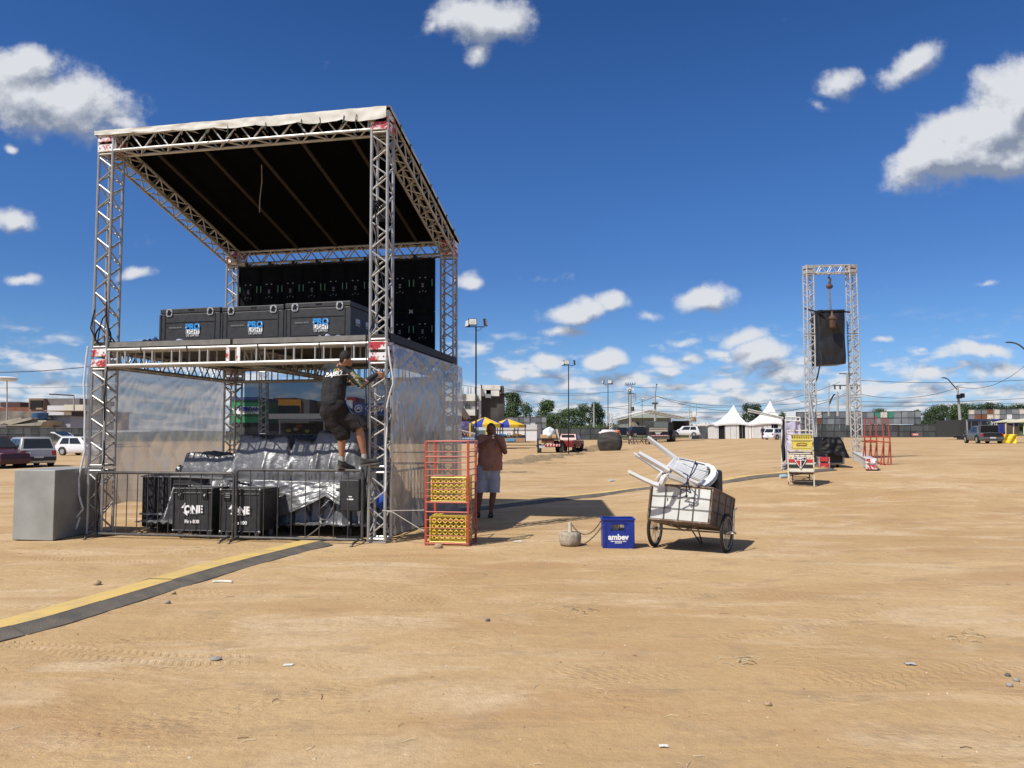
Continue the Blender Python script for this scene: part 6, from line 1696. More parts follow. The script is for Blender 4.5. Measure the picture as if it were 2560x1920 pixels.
s_o = empty('red_sign', (a+b_)/2, 'small red sign with white lettering on the fence right of the gate', 'sign'); sg.build('sign_board', mat('faded_red_sign', (.48, .10, .07), .6), s_o)
text('lettering', 'VIRUS', .40*(b_.z-a.z)*1.6, (a+b_)/2-V((0, .04, 0)), (1, 0, 0), EZ, WHITE, s_o, .01, bold=.01)

# ------------------------------------------------------------------ trees
LEAFM = []
for i, c in enumerate(((.045, .085, .022), (.065, .115, .03), (.030, .060, .018), (.10, .15, .045))):
    M = mat('foliage_%d' % i if False else ('foliage_dark', 'foliage_mid', 'foliage_deep', 'foliage_light')[i], c, .7, 0, .25, .6)
    LEAFM.append(M)
BARK = mat('bark', (.13, .10, .07), .9, 0, .2, 4)
def tree(px0, px1, ptop, pbase, Y, lab, tone=0, seed=0, leaf=None, dens=1.0, kind='broad', grp='trees beyond the fences', name='tree', flat=.8):
    rnd = random.Random(seed)
    a = P(px0, pbase, Y); b = P(px1, ptop, Y); w = (b.x-a.x)/2*1.25; cx = (a.x+b.x)/2; H = b.z-a.z; base = V((cx, Y, a.z))
    root = empty(name, base, lab, 'tree', grp)
    tr = MB(); n = 5; q = [base+V((.15*H*.1*math.sin(i), 0, H*.5*i/n)) for i in range(n+1)]
    tr.tube(q, [H*.035*(1-.12*i) for i in range(n+1)], 7)
    nl = 7; tips = []
    for i in range(nl):
        t = i/nl*2*math.pi; e = base+V((math.cos(t)*w*.6, math.sin(t)*w*.5, H*rnd.uniform(.5, .8))); s = q[rnd.choice((2, 3, 4))]
        tr.tube([s, s.lerp(e, .5)+V((0, 0, H*.03)), e], [H*.016, H*.011, H*.005], 5)
    tr.build('trunk', BARK, root)
    blobs = []
    nb = 48
    for i in range(nb):
        t = rnd.uniform(0, 2*math.pi); r = rnd.uniform(.25, 1)**.5; zz = rnd.uniform(.06, 1)
        if kind == 'feather': prof = (1.15-zz)*1.0
        elif kind == 'tier': prof = 1.0 if (zz > .62 or zz < .42) else .35
        else: prof = math.sqrt(max(.05, 1-((zz-.45)/.6)**2))
        br = min(H, 2*w)*rnd.uniform(.15, .27)*flat
        zc = min(zz*H, H-br*.75)
        blobs.append((base+V((math.cos(t)*max(.05, (w-br*.55))*r*prof, math.sin(t)*w*.6*r*prof, zc)), br))
    lf = leaf or max(.2, H*.040)
    groups = {}
    N_ = int(6500*dens)
    for k in range(N_):
        c, br = rnd.choice(blobs)
        d = V((rnd.gauss(0, 1), rnd.gauss(0, 1), rnd.gauss(0, 1))).normalized()
        p = c+d*br*rnd.uniform(.55, 1.08)*(1+.25*noise.noise(d*3+c))
        nrm = (d+V((rnd.uniform(-.7, .7), rnd.uniform(-.7, .7), rnd.uniform(-.4, .9)))).normalized(); X, Yq = perp(nrm); s = lf*rnd.uniform(.6, 1.5)
        th = rnd.uniform(0, 6.28); X2 = X*math.cos(th)+Yq*math.sin(th); Y2 = nrm.cross(X2)
        mb = groups.setdefault(0, MB()); mb.mi = rnd.choices((0, 1, 2), (5, 3, 2))[0]
        mb.add([p-X2*s*.5, p+Y2*s*.35, p+X2*s*.5, p-Y2*s*.35], [(0, 1, 2, 3)])
    ms = {0: [LEAFM[0], LEAFM[1], LEAFM[2]], 1: [LEAFM[1], LEAFM[3], LEAFM[0]], 2: [LEAFM[2], LEAFM[0], LEAFM[2]], 3: [LEAFM[3], LEAFM[1], LEAFM[1]]}[tone]
    groups[0].build('crown', ms, root, fix=False)
TY = 205
tree(*(c3(775, 0)[0], c3(1015, 0)[0], c3(0, 250)[1], 1060), TY, 'tall tree with tiered rounded crown beside the unfinished concrete tower', 0, 1, kind='tier')
tree(c3(765, 0)[0], c3(1225, 0)[0], c3(0, 398)[1], 1085, TY-4, 'broad dark green tree right of the unfinished tower', 0, 2)
tree(c3(1225, 0)[0], c3(1610, 0)[0], c3(0, 365)[1], 1090, TY, 'feathery bright green tree between two broad crowns', 1, 3, kind='feather')
tree(c3(1330, 0)[0], c3(1700, 0)[0], c3(0, 560)[1], 1090, TY-12, 'low grey green bush in front of the feathery tree', 1, 4)
tree(c3(1590, 0)[0], c3(1960, 0)[0], c3(0, 490)[1], 1090, TY-6, 'mid green bushy tree behind the second floodlight pole', 1, 5)
tree(c3(1830, 0)[0], c4(195, 0)[0], c3(0, 408)[1], 1085, TY, 'large dark round tree beside the concrete pole', 2, 6)
tree(c5(455, 0)[0], c5(785, 0)[0], c5(0, 292)[1], 1080, 215, 'dark round tree seen between the two white tent peaks', 2, 7)
tree(c5(1000, 0)[0], c5(1105, 0)[0], c5(0, 410)[1], 1075, 215, 'small green tree peeping out right of the second tent', 0, 8, dens=.4)
i = 9
for (xa, xb, yt, tone, lab) in ((800, 1000, 985, 0, 'low green crown at the left end of the right hand thicket'), (870, 1180, 900, 0, 'green crown left of the right street lamp pole'), (1050, 1330, 885, 1, 'tall green crown directly behind the right street lamp pole'),
      (1200, 1450, 878, 0, 'green crown just right of the street lamp pole'), (1400, 1640, 885, 0, 'dark crown above the left part of the rusty hoarding'), (1600, 1850, 870, 2, 'dark green crown over the middle of the rusty hoarding'), (1820, 2000, 900, 0, 'low crown over the white sheets of the hoarding'), (1960, 2150, 885, 0, 'crown at the far right picture edge')):
    tree(c6(xa, 0)[0], c6(xb, 0)[0], c6(0, yt)[1], 1078, YFR+33+i, lab, tone, i, dens=.8); i += 1
for (xa, xb, yt, lab) in ((150, 340, 945, 'small crown showing over the tin hoarding left part'), (700, 800, 955, 'little crown over the tin hoarding right end')):
    tree(c6(xa, 0)[0], c6(xb, 0)[0], c6(0, yt)[1], 1078, YFR+33, lab, 0, i, dens=.4); i += 1
# grass bank behind the fence
gb = MB(); rnd = random.Random(5)
for k in range(9000):
    px = rnd.uniform(1330, 1790); yy = rnd.uniform(192, 215); p = P(px, 1090, yy); h = rnd.uniform(.3, 1.0); x, y = p.x, yy
    top = P(px, rnd.uniform(1061, 1075), yy).z
    p = V((x, y, rnd.uniform(0.5, top))); s = rnd.uniform(.25, .6)
    gb.mi = rnd.choice((0, 0, 1)); gb.add([p, p+V((s*.5, 0, 0)), p+V((s*.3, 0, s)), p+V((-.1, 0, s*.8))], [(0, 1, 2, 3)])
tag(gb.build('grass_bank', [LEAFM[3], LEAFM[1]], fix=False), 'bright green weeds and grass growing behind the fence', 'grass', kind='stuff')
hb = MB()
for (r_, px0, px1, h0, sd) in ((1500, -400, 3000, 16, 3),):
    ps = []; n = 120
    for k in range(n+1):
        px = px0+(px1-px0)*k/n; d = ray(px, 1080); p = V((d.x*r_, r_, 0)); z = 5*noise.noise(V((k*.11, sd, 0)))+8; ps.append((p, max(4, z)))
    vs = []; fs = []
    for p, z in ps: vs += [V((p.x, p.y-60, -2)), V((p.x, p.y, z)), V((p.x, p.y+400, -2))]
    for k in range(n): fs += [(k*3, k*3+3, k*3+4, k*3+1), (k*3+1, k*3+4, k*3+5, k*3+2)]
    hb.add(vs, fs)
h_ = hb.build('hills', mat('distant_scrub', (.07, .095, .085), .95, 0, .2, .02)); h_['kind'] = 'structure'

# ------------------------------------------------------------------ poles
POLEC = mat('concrete_pole', (.36, .35, .33), .9, 0, .1, 1); FLM = mat('floodlight_glass', (.75, .76, .76), .3)
def flood_pole(px, ptop, pbase, lab, Y=None, r=.045, mir=1, heads=2):
    g_ = G(px, pbase); Y = Y or g_.y; g_ = V((P(px, pbase, Y).x, Y, P(px, pbase, Y).z)); top = P(px-4*mir*0, ptop, Y); s = Y/FPX
    root = empty('floodlight_pole', g_, lab, 'floodlight', 'slim black floodlight poles')
    b = MB(); b.tube([g_, top], [r, r*.8], 8); b.build('pole', BLK, root, smooth=True)
    b = MB(); b.tube([top+V((-.5*mir*-1*-1, 0, .02)), top+V((.42*mir, 0, .02)), top+V((.44*mir, 0, .12))], .025, 6); b.tube([top+V((.05*mir, -.05, -.18)), top+V((.2*mir, -.05, -.13)), top+V((.32*mir, -.02, 0))], .015, 5); b.build('arm', BLK, root)
    c = top+V((-.16*mir, -.10, .24))
    for k, (cc_, rz, tilt) in enumerate(((c, .15*mir, .15), (top+V((.46*mir, .05, .24)), 1.35*mir, .1), (top+V((-.40*mir, .10, .20)), -1.1*mir, .1))[:heads+(1 if heads > 1 else 0)]):
        Mz = Matrix.Rotation(rz, 3, 'Z')@Matrix.Rotation(-tilt, 3, 'X'); X = Mz@V((1, 0, 0)); Yq = Mz@V((0, 1, 0)); Z = Mz@V((0, 0, 1))
        b = MB(); b.box(cc_, (.42, .10, .34), X, Yq, Z); f = b.build('lamp_housing', BLK, root, bevel=.02)
        b = MB(); b.box(cc_-Yq*.052, (.35, .012, .27), X, Yq, Z); b.build('lamp_glass', FLM, f)
        b = MB(); b.box(cc_-Yq*.060, (.24, .006, .17), X, Yq, Z); b.build('reflector', mat('reflector_cream', (.60, .58, .50), .4), f)
    return root
flood_pole(1190, 818, 1166, 'nearest slim black floodlight pole with a white faced lamp, right of the stage', mir=1)
kz = .16275
flood_pole(1421.5, 914, 1136, 'second floodlight pole, behind the red pickup', mir=1)
flood_pole(1520, 961, 1123, 'third floodlight pole, rising behind the dark bulging sack', mir=-1)
flood_pole(1605.5, 1000, 1103, 'small far floodlight pole before the gable truss shed', mir=-1, heads=1)
flood_pole(1571.5, 975, 1110, 'thin floodlight pole in front of the transformer pole', mir=-1, heads=1)
def conc_pole(px, ptop, pbase, Y, lab, r=.16, px_top=None):
    a = P(px, pbase, Y); b_ = P(px_top or px, ptop, Y); root = empty('utility_pole', a, lab, 'utility pole', 'concrete utility poles')
    b = MB(); b.tube([a, b_], [r*1.3, r*.8], 8); b.build('pole', POLEC, root, smooth=True); return root, b_
r_, t = conc_pole(1576, 962, 1098, 140, 'transformer pole crowded with lamps and insulators above the gable shed', .22)
b = MB()
for z in (0, -.7, -1.6): b.box(t+V((0, 0, z)), (1.7 if z == 0 else 1.2, .1, .1))
for dx in (-.8, -.4, 0, .4, .8): b.cyl(t+V((dx, 0, .05)), t+V((dx*1.1, 0, .4)), .08, seg=6)
b.build('cross_arms', BLKM, r_)
b = MB(); b.box(t+V((-.45, -.3, -.9)), (.75, .4, .5)); b.box(t+V((.35, -.3, -.9)), (.5, .4, .4)); b.build('lamp_box', FLM, r_)
b = MB(); b.cyl(t+V((.35, -.3, -4.9)), t+V((.35, -.3, -4.1)), .25, seg=10); b.tube([t+V((.1, 0, -1.6)), t+V((1.0, 0, -1.7)), t+V((.95, 0, -2.9)), t+V((.2, 0, -3.3))], .05, 5); b.tube([t+V((.6, 0, -1.6)), t+V((.65, 0, -2.5))], .05, 5); b.build('transformer', BLKM, r_)
r_, t = conc_pole(c4(945, 0)[0], c4(0, 290)[1], 1070, 150, 'concrete pole with a tall thin rod and two lamps behind the gable roof', .2)
b = MB(); b.tube([t, P(c4(968, 0)[0], c4(0, 125)[1], 150)], .06, 6); b.box(P(c4(940, 0)[0], c4(0, 410)[1], 149.5), (1.1, .3, .35)); b.ball(P(c4(968, 0)[0], c4(0, 128)[1], 150), .16, 6, 5); b.build('rod_and_lamps', BLKM, r_)
conc_pole(c3(2122, 0)[0], c3(0, 410)[1], 1068, 186, 'plain concrete pole beside the large dark round tree', .2)
r_, t = conc_pole(c6(1302, 0)[0], c6(0, 648)[1], c6(0, 1140)[1], 95, 'leaning concrete street lamp pole with curved arm and twin floodlights on the right', .15, px_top=c6(1262, 0)[0])
b = MB(); b.tube([P(*c6(x, y), 95) for x, y in ((1255, 690), (1200, 630), (1140, 560), (1105, 545), (1072, 541))], .07, 6); b.ball(P(*c6(1085, 542), 95), .16, 8, 5, (2.2, .7, .5)); b.build('curved_lamp_arm', BLKM, r_, smooth=True)
b = MB(); b.tube([P(*c6(1265, 770), 94.8), P(*c6(1300, 772), 94.8)], .06, 5); b.box(P(*c6(1285, 785), 94.6), (.55, .3, .5)); b.box(P(*c6(1328, 772), 94.6), (.42, .3, .55)); b.build('floodlights', BLK, r_)
r_, t = conc_pole(1920+570*kB, 640+835*kB, 640+1210*kB, 85, 'utility pole with insulators seen inside the lattice gate', .16, px_top=1920+565*kB)
b = MB(); b.box(t+V((0, 0, -.1)), (1.8, .1, .1)); b.box(P(1920+560*kB, 640+925*kB, 85), (3.0, .1, .12))
for dx in (-1.3, -.7, .6, 1.2): b.cyl(P(1920+560*kB, 640+925*kB, 85)+V((dx, 0, -.05)), P(1920+560*kB, 640+925*kB, 85)+V((dx, 0, -.45)), .09, seg=6)
b.build('cross_arms', BLKM, r_)
r_, t = conc_pole(1920+498*kB, 640+970*kB, 1040, 120, 'short pole with street lamp above the hoarding inside the gate', .15)
b = MB(); b.tube([P(*cB(x, y), 120) for x, y in ((440, 1060), (455, 1020), (470, 995), (480, 990))], .12, 5); b.build('lamp_arm', BLK, r_)
r_, t = conc_pole(1920+435*kB, 640+910*kB, 1040, 120, 'thin pale pole left of the street lamp inside the gate', .1)
# near street lamp arm at the right edge
Yq = 60
b = MB(); pts = [P(*c6(x, y), Yq) for x, y in ((1900, 82), (1960, 84), (2020, 95), (2070, 120), (2126, 165), (2230, 280), (2300, 420))]
g_ = V((P(2600, 1080, Yq).x, Yq, g0(P(2600, 1080, Yq).x, Yq)))
r_ = empty('street_lamp', g_, 'street lamp arm reaching in from the right picture edge', 'street lamp')
b.tube(pts+[P(2600, 960, Yq)], .06, 6); b.build('lamp_arm', BLKM, r_, smooth=True)
b = MB(); b.tube([g_, P(2600, 940, Yq)], .16, 8); b.build('pole', POLEC, r_); b = MB(); b.ball(pts[0]+V((.2, 0, 0)), .12, 8, 5, (3, 1, .5)); b.build('lamp_head', BLKM, r_)
r_, t = conc_pole(c7_(97, 0)[0], c7_(0, 395)[1], 1060, 90, 'tall slim mast with a white ring lamp at far left', .07)
b = MB(); b.lathe(t, [(.2, -.1), (1.0, .0), (1.15, .3), (.8, .45), (.2, .25)], 14); b.build('lamp_ring', FLM, r_, smooth=True)
r_, t = conc_pole(c7_(1022, 0)[0], c7_(0, 600)[1], 1030, 110, 'short dark pole with a side arm behind the pale houses at left', .1)
b = MB(); b.tube([t, t+V((-3.6, 0, .2))], .1, 5); b.build('side_arm', BLKM, r_)
# wires
WIRE = mat('black_wire', (.03, .03, .033), .7)
def wire(p0, p1, sag, lab, r=.018, n=24):
    a, b_ = V(p0), V(p1); b = MB(); b.tube([a.lerp(b_, k/n)-V((0, 0, sag*4*(k/n)*(1-k/n))) for k in range(n+1)], r, 4)
    tag(b.build('overhead_wire', WIRE), lab, 'wire', 'overhead wires')
wire(P(-200, 928, 40), P(300, 905, 60), .35, 'wire running into the left edge at deck height of the stage', .022)
wire(P(-200, 965, 60), P(300, 960, 90), .3, 'thin lower wire at far left under the first one', .014)
for k, (xa, ya, xb, yb, sag, Yw, lab) in enumerate(((2150, 951, 2560, 950, .3, 92, 'upper of the wires crossing the sky right of the gate'), (2391, 966, 2620, 850, 2.2, 94, 'sagging wire climbing from the right lamp pole to the upper right edge'), (2150, 985, 2386, 972, .8, 94, 'wire sagging leftward from the right lamp pole'),
      (2150, 1004, 2620, 992, .3, 96, 'middle wire passing behind the right lamp pole'), (2150, 1015, 2620, 1004, .2, 97, 'lowest wire crossing behind the right lamp pole'), (1640, 990, 1840, 1027, .7, 140, 'wire falling from the thin rod pole to the left tent'), (1500, 1018, 1640, 990, .7, 140, 'wire rising to the thin rod pole from the left'),
      (1640, 990, 2100, 955, 3.0, 140, 'long wire sagging between the shed pole and the gate'), (1150, 962, 1560, 978, 1.0, 150, 'long wire from the concrete tower to the transformer pole'), (1260, 971, 1500, 984, .8, 150, 'second faint wire over the trees right of the tower'), (1530, 1020, 2000, 1022, .8, 150, 'wire crossing low behind the tent peaks'), (1600, 1013, 2000, 1008, .6, 152, 'wire just above the tent peaks'), (1560, 962, 1640, 968, .3, 146, 'short wire between the two poles over the shed'), (2000, 1004, 2120, 980, .6, 120, 'wire crossing behind the left gate leg'), (1920, 1032, 2120, 985, .6, 122, 'wire rising behind the lattice gate towards its right leg'))):
    wire(P(xa, ya, Yw), P(xb, yb, Yw), sag, lab, .028 if Yw < 110 else .035)
# ------------------------------------------------------------------ vehicles
def car_mat(name, c, metal=0.0, rough=.28): return mat(name, c, rough, metal, .03, .8)
TAILM = mat('tail_lamp_red', (.35, .02, .02), .25); HEADM = mat('head_lamp_glass', (.6, .62, .65), .15); PLATE = mat('number_plate', (.55, .56, .58), .5)
def car(lab, cat, loc, yaw, L, W, H, paint, kind='hatch', open_gate=False, group='parked cars', name='parked_car', dirty=None):
    root = bpy.data.objects.new(name, None); COL.objects.link(root); root.location = loc; root.rotation_euler = (0, 0, yaw); WL[root] = V((0, 0, 0)); tag(root, lab, cat, group)
    zs = .20; hl = L/2
    belt = H*.60 if kind != 'suv' else H*.62
    nose = {'hatch': .22, 'sedan': .20, 'suv': .20}[kind]
    # lower body sections from rear to front: x, half width, top z
    if kind == 'sedan': secs = [(-hl, .40, belt*.55), (-hl+.05, .47, belt*.98), (-hl+.9, .5, belt*1.03), (-hl*.1, .5, belt), (hl*.42, .5, belt*.98), (hl*.85, .46, belt*.84), (hl-.03, .40, belt*.70), (hl, .36, belt*.5)]
    else: secs = [(-hl, .42, belt*.60), (-hl+.06, .48, belt*.99), (-hl*.4, .5, belt), (hl*.40, .5, belt*.98), (hl*.84, .46, belt*.86), (hl-.03, .40, belt*.72), (hl, .36, belt*.5)]
    b = MB(); vs = []; fs = []; K = 9
    for (x, hw, zt) in secs:
        w = W*hw; pr_ = [(-w*.90, zs), (-w, zs+.14), (-w, zt*.66), (-w*.955, zt*.97), (-w*.8, zt), (0, zt+.025)]
        ring = pr_+[(-p[0], p[1]) for p in pr_[:-1][::-1]]
        vs += [V((x, p[0], p[1])) for p in ring]
    K = 11
    for i in range(len(secs)-1):
        for k in range(K): k2 = (k+1) % K; fs.append((i*K+k, i*K+k2, (i+1)*K+k2, (i+1)*K+k))
    fs += [tuple(range(K)), tuple((len(secs)-1)*K+k for k in range(K))[::-1]]
    b.add(vs, fs)
    # greenhouse
    if kind == 'sedan': xb0, xb1, xr0, xr1 = -hl+.75, hl*.44, -hl+1.30, hl*.05
    elif kind == 'suv': xb0, xb1, xr0, xr1 = -hl+.10, hl*.48, -hl+.32, hl*.16
    else: xb0, xb1, xr0, xr1 = -hl+.10, hl*.46, -hl+.45, hl*.10
    wb, wr = W*.46, W*.375; zb = belt*.97; zr = H
    base = [V((xb0, -wb, zb)), V((xb1, -wb, zb)), V((xb1, wb, zb)), V((xb0, wb, zb))]; top = [V((xr0, -wr, zr-.03)), V((xr1, -wr, zr-.03)), V((xr1, wr, zr-.03)), V((xr0, wr, zr-.03))]
    b.hexa(base, top)
    ti = [V((xr0+.12, -wr*.8, zr)), V((xr1-.1, -wr*.8, zr)), V((xr1-.1, wr*.8, zr)), V((xr0+.12, wr*.8, zr))]
    b.hexa(top, ti)
    body = b.build('body', paint, root, local=True, smooth=True, bevel=.03)
    def win(nm, A, B, C_, D_, rects, off=.02):
        n_ = (B-A).cross(D_-A).normalized(); mid_ = (A+B+C_+D_)/4
        if n_.dot(mid_-V((0, 0, zb))) < 0: n_ = -n_
        for (s0, s1, t0, t1) in rects:
            q = [lerp4(A, B, C_, D_, s, t) for s, t in ((s0, t0), (s1, t0), (s1, t1), (s0, t1))]
            m_ = MB(); m_.hexa([p-n_*.01 for p in q], [p+n_*off for p in q]); m_.build(nm, GLASS, root, local=True)
    win('side_window', base[0], base[1], top[1], top[0], [(.12, .43, .10, .88), (.47, .86, .10, .88)])
    win('side_window', base[3], base[2], top[2], top[3], [(.12, .43, .10, .88), (.47, .86, .10, .88)])
    win('windscreen', base[1], base[2], top[2], top[1], [(.07, .93, .08, .9)])
    if not open_gate or kind == 'sedan': win('rear_window', base[3], base[0], top[0], top[3], [(.08, .92, .12, .88)])
    else:
        n_ = V((-1, 0, .3)).normalized(); q = [lerp4(base[3], base[0], top[0], top[3], s, t)-V((.03, 0, 0)) for s, t in ((.06, 0), (.94, 0), (.94, .95), (.06, .95))]
        m_ = MB(); m_.hexa(q, [p+V((.02, 0, 0)) for p in q]); m_.build('open_boot', BLK, root, local=True)
    if open_gate and kind != 'sedan':
        m_ = MB(); h0 = V((xr0+.05, 0, zr)); e = V((xr0-.95, 0, zr+.38)); s = V((0, 1, 0))
        ol = [h0-s*wr, h0+s*wr, e.lerp(h0, .5)+s*wr*1.15+EZ*.1, e+s*wr*1.1, e-s*wr*1.1, e.lerp(h0, .5)-s*wr*1.15+EZ*.1]
        m_.prism(ol, V((0, 0, -.07))); tg = m_.build('tailgate', paint, root, local=True)
        m_ = MB(); i0 = h0.lerp(e, .15); i1 = h0.lerp(e, .85); m_.prism([i0-s*wr*.85-EZ*.0+V((0, 0, .10)), i0+s*wr*.85+V((0, 0, .10)), i1+s*wr*.9+V((0, 0, .09)), i1-s*wr*.9+V((0, 0, .09))], V((0, 0, .01))); WL[tg] = V((0, 0, 0)); m_.build('tailgate_glass', GLASS, tg, local=True)
    if open_gate and kind == 'sedan':
        m_ = MB(); m_.box(V((-hl+.03-.0, 0, belt*.80)), (.12, W*.74, belt*.36)); m_.build('open_boot', BLK, root, local=True)
        m_ = MB(); hx = -hl+.72; m_.box(V((hx-.05, 0, belt+.30)), (.08, W*.78, .62), (1, 0, .25), (0, 1, 0), (-.25, 0, 1)); lid = m_.build('boot_lid', paint, root, local=True, bevel=.02); WL[lid] = V((0, 0, 0))
        m_ = MB(); m_.box(V((hx-.11, 0, belt+.30)), (.04, W*.70, .50), (1, 0, .25), (0, 1, 0), (-.25, 0, 1)); m_.build('lid_lining', BLK, lid, local=True)
    for sx in (-1, 1):
        for sy in (-1, 1):
            c = V((sx*hl*.60+.06*sx*-0, sy*(W/2-.09), .31)); r = .31
            m_ = MB(); m_.cyl(c-V((0, .105, 0)), c+V((0, .105, 0)), r, seg=20); w = m_.build('wheel', RUB, root, local=True, bevel=.02); WL[w] = V((0, 0, 0))
            m_ = MB(); m_.lathe(c+V((0, sy*.10, 0)), [(.20, 0), (.205, .012), (.17, .018), (.05, .012), (.04, .03)], 14, (1, 0, 0), (0, 0, 1), (0, sy, 0)); m_.build('rim', STEEL, w, local=True)
            m_ = MB(); m_.tube([c+V((math.cos(t)*(r+.05), sy*.098, math.sin(t)*(r+.05))) for t in [math.pi*k/10-.15 for k in range(11)]], .03, 6); m_.build('wheel_arch', BLK, root, local=True)
    for sy in (-1, 1):
        m_ = MB(); m_.box(V((-hl+.05, sy*W*.40, belt*.78)), (.12, .20, .22 if kind != 'sedan' else .24)); m_.build('tail_light', TAILM, root, local=True, bevel=.02)
        m_ = MB(); m_.box(V((hl*.88, sy*W*.36, belt*.70)), (.28, .26, .14)); m_.build('headlight', HEADM, root, local=True, bevel=.02)
        m_ = MB(); m_.box(V((xb1*.92, sy*(W*.52), belt+.08)), (.12, .16, .11)); m_.build('mirror', paint, root, local=True, bevel=.02)
    m_ = MB(); m_.box(V((-hl+.0, 0, .42)), (.12, W*.92, .20)); m_.build('bumper', dirty or paint, root, local=True, bevel=.03)
    m_ = MB(); m_.box(V((hl-.02, 0, .40)), (.12, W*.80, .20)); m_.build('bumper', dirty or paint, root, local=True, bevel=.03)
    m_ = MB(); m_.box(V((-hl-.07, 0, .52 if kind != 'sedan' else .46)), (.02, .40, .12)); m_.build('number_plate', PLATE, root, local=True)
    m_ = MB(); m_.box(V((-hl*.05, W*.485, belt*.62)), (L*.55, .03, .04)); m_.box(V((-hl*.05, -W*.485, belt*.62)), (L*.55, .03, .04)); m_.build('side_trim', BLK, root, local=True)
    return root
def at(px, py): p = G(px, py); p.z = g0(p.x, p.y); return p
CW = car_mat('white_car_paint', (.70, .71, .73)); CS = car_mat('silver_car_paint', (.40, .40, .39), .3, .35); CG = car_mat('grey_car_paint', (.155, .165, .17), .5, .3); CR = car_mat('dark_red_car_paint', (.06, .014, .016)); CD_ = car_mat('dark_blue_car_paint', (.015, .02, .035))
DK = mat('dark_bumper', (.03, .03, .032), .6)
p = at(*c7_(560, 1600)); car('dusty silver hatchback seen from behind at far left, red tail lamps', 'car', p+V((-1.9, 1.9, 0)), math.radians(137), 3.95, 1.70, 1.50, CS, 'hatch', dirty=DK)
p = at(*c7_(910, 1432)); car('white hatchback with raised tailgate by the dark fence at left', 'car', p+V((.9, .8, 0)), math.radians(-14), 4.0, 1.68, 1.46, CW, 'hatch', open_gate=True)
p = at(*c7_(60, 1610)); car('dark red car cut off by the left picture edge', 'car', p+V((-1.4, .9, 0)), math.radians(-25), 4.3, 1.8, 1.55, CR, 'suv')
p = at(*cR2(1250, 1098)); car('grey sedan with open boot lid before the black trailer', 'car', p+V((.95, 1.9, 0)), math.radians(77), 4.2, 1.72, 1.42, CG, 'sedan', open_gate=True)
p = at(*cR2(2300, 1120)); car('dark grey car cut off by the right picture edge', 'car', p+V((2.3, 1.2, 0)), math.radians(60), 4.2, 1.74, 1.48, car_mat('slate_car_paint', (.05, .065, .08), .3, .3), 'hatch')
p = at(*c5(930, 832)); car('small white hatchback parked before the right tent', 'car', p+V((.6, .6, 0)), math.radians(36), 3.95, 1.7, 1.5, CW, 'hatch')
YSH = at(1700, 1098).y
def atY(px, py, Y): q = P(px, py, Y); return V((q.x, Y, q.z))
p = atY(*c4(1385, 905), 118); car('white sport utility car parked inside the gable truss shed', 'car', V((p.x, 118, p.z)), math.radians(172), 4.4, 1.85, 1.62, CW, 'suv')
p = atY(*c4(740, 905), 118); car('dark blue car standing at the left inside the gable truss shed', 'car', V((p.x, 118, p.z)), math.radians(10), 4.3, 1.8, 1.55, CD_, 'hatch')
p = atY(*c4(480, 905), 125); car('dark car partly hidden behind the thin left truss legs', 'car', V((p.x, 125, p.z)), math.radians(20), 4.0, 1.7, 1.5, CD_, 'hatch')

# red pickup towing a loaded trailer
pk = at(*c3(1720, 1140)); PKM = car_mat('faded_red_pickup_paint', (.20, .02, .018), .0, .35)
root = bpy.data.objects.new('pickup_truck', None); COL.objects.link(root); root.location = pk+V((.35, 1.6, 0)); root.rotation_euler = (0, 0, math.radians(72)); WL[root] = V((0, 0, 0)); tag(root, 'old red pickup truck parked with a loaded trailer at its tail', 'pickup truck')
b = MB(); b.hexa([V(q) for q in ((-2.2, -.8, .42), (2.1, -.8, .42), (2.1, .8, .42), (-2.2, .8, .42))], [V(q) for q in ((-2.2, -.82, 1.0), (2.05, -.78, .96), (2.05, .78, .96), (-2.2, .82, 1.0))])
b.hexa([V(q) for q in ((-.7, -.78, 1.0), (1.15, -.78, 1.0), (1.15, .78, 1.0), (-.7, .78, 1.0))], [V(q) for q in ((-.45, -.66, 1.55), (.6, -.66, 1.55), (.6, .66, 1.55), (-.45, .66, 1.55))])
b.build('cab_and_bed', PKM, root, local=True, bevel=.04)
for sy in (-1, 1):
    b = MB(); b.hexa([V((x, sy*y, z)) for x, y, z in ((-.5, .775, 1.05), (.9, .775, 1.05), (.5, .69, 1.48), (-.35, .69, 1.48))], [V((x, sy*(y+.02), z)) for x, y, z in ((-.5, .775, 1.05), (.9, .775, 1.05), (.5, .69, 1.48), (-.35, .69, 1.48))]); b.build('side_window', GLASS, root, local=True)
b = MB(); b.box(V((-.60, 0, 1.28)), (.05, 1.1, .36), (1, 0, .4), (0, 1, 0), (-.4, 0, 1)); b.build('rear_window', GLASS, root, local=True)
for sx in (-1.4, 1.35):
    for sy in (-.72, .72):
        b = MB(); b.cyl(V((sx, sy-.1, .35)), V((sx, sy+.1, .35)), .35, seg=16); b.build('wheel', RUB, root, local=True)
for sy in (-.7, .7):
    b = MB(); b.box(V((-2.22, sy, .82)), (.06, .14, .24)); b.build('tail_light', TAILM, root, local=True)
tr0 = at(*c3(1400, 1150)); Yt = tr0.y
trl = empty('utility_trailer', tr0+V((0, 1.2, 0)), 'low two wheeled trailer with red white bars piled with boxes and sacks', 'trailer')
def T3(x, y, d=0): return P(*c3(x, y), Yt+d)
b = MB(); a = T3(1275, 1045); e = T3(1620, 1010); c = (a+e)/2; b.box(c+V((0, 1.2, -.12)), (e.x-a.x, 2.4, .16)); b.build('bed', BLK, trl)
b = MB()
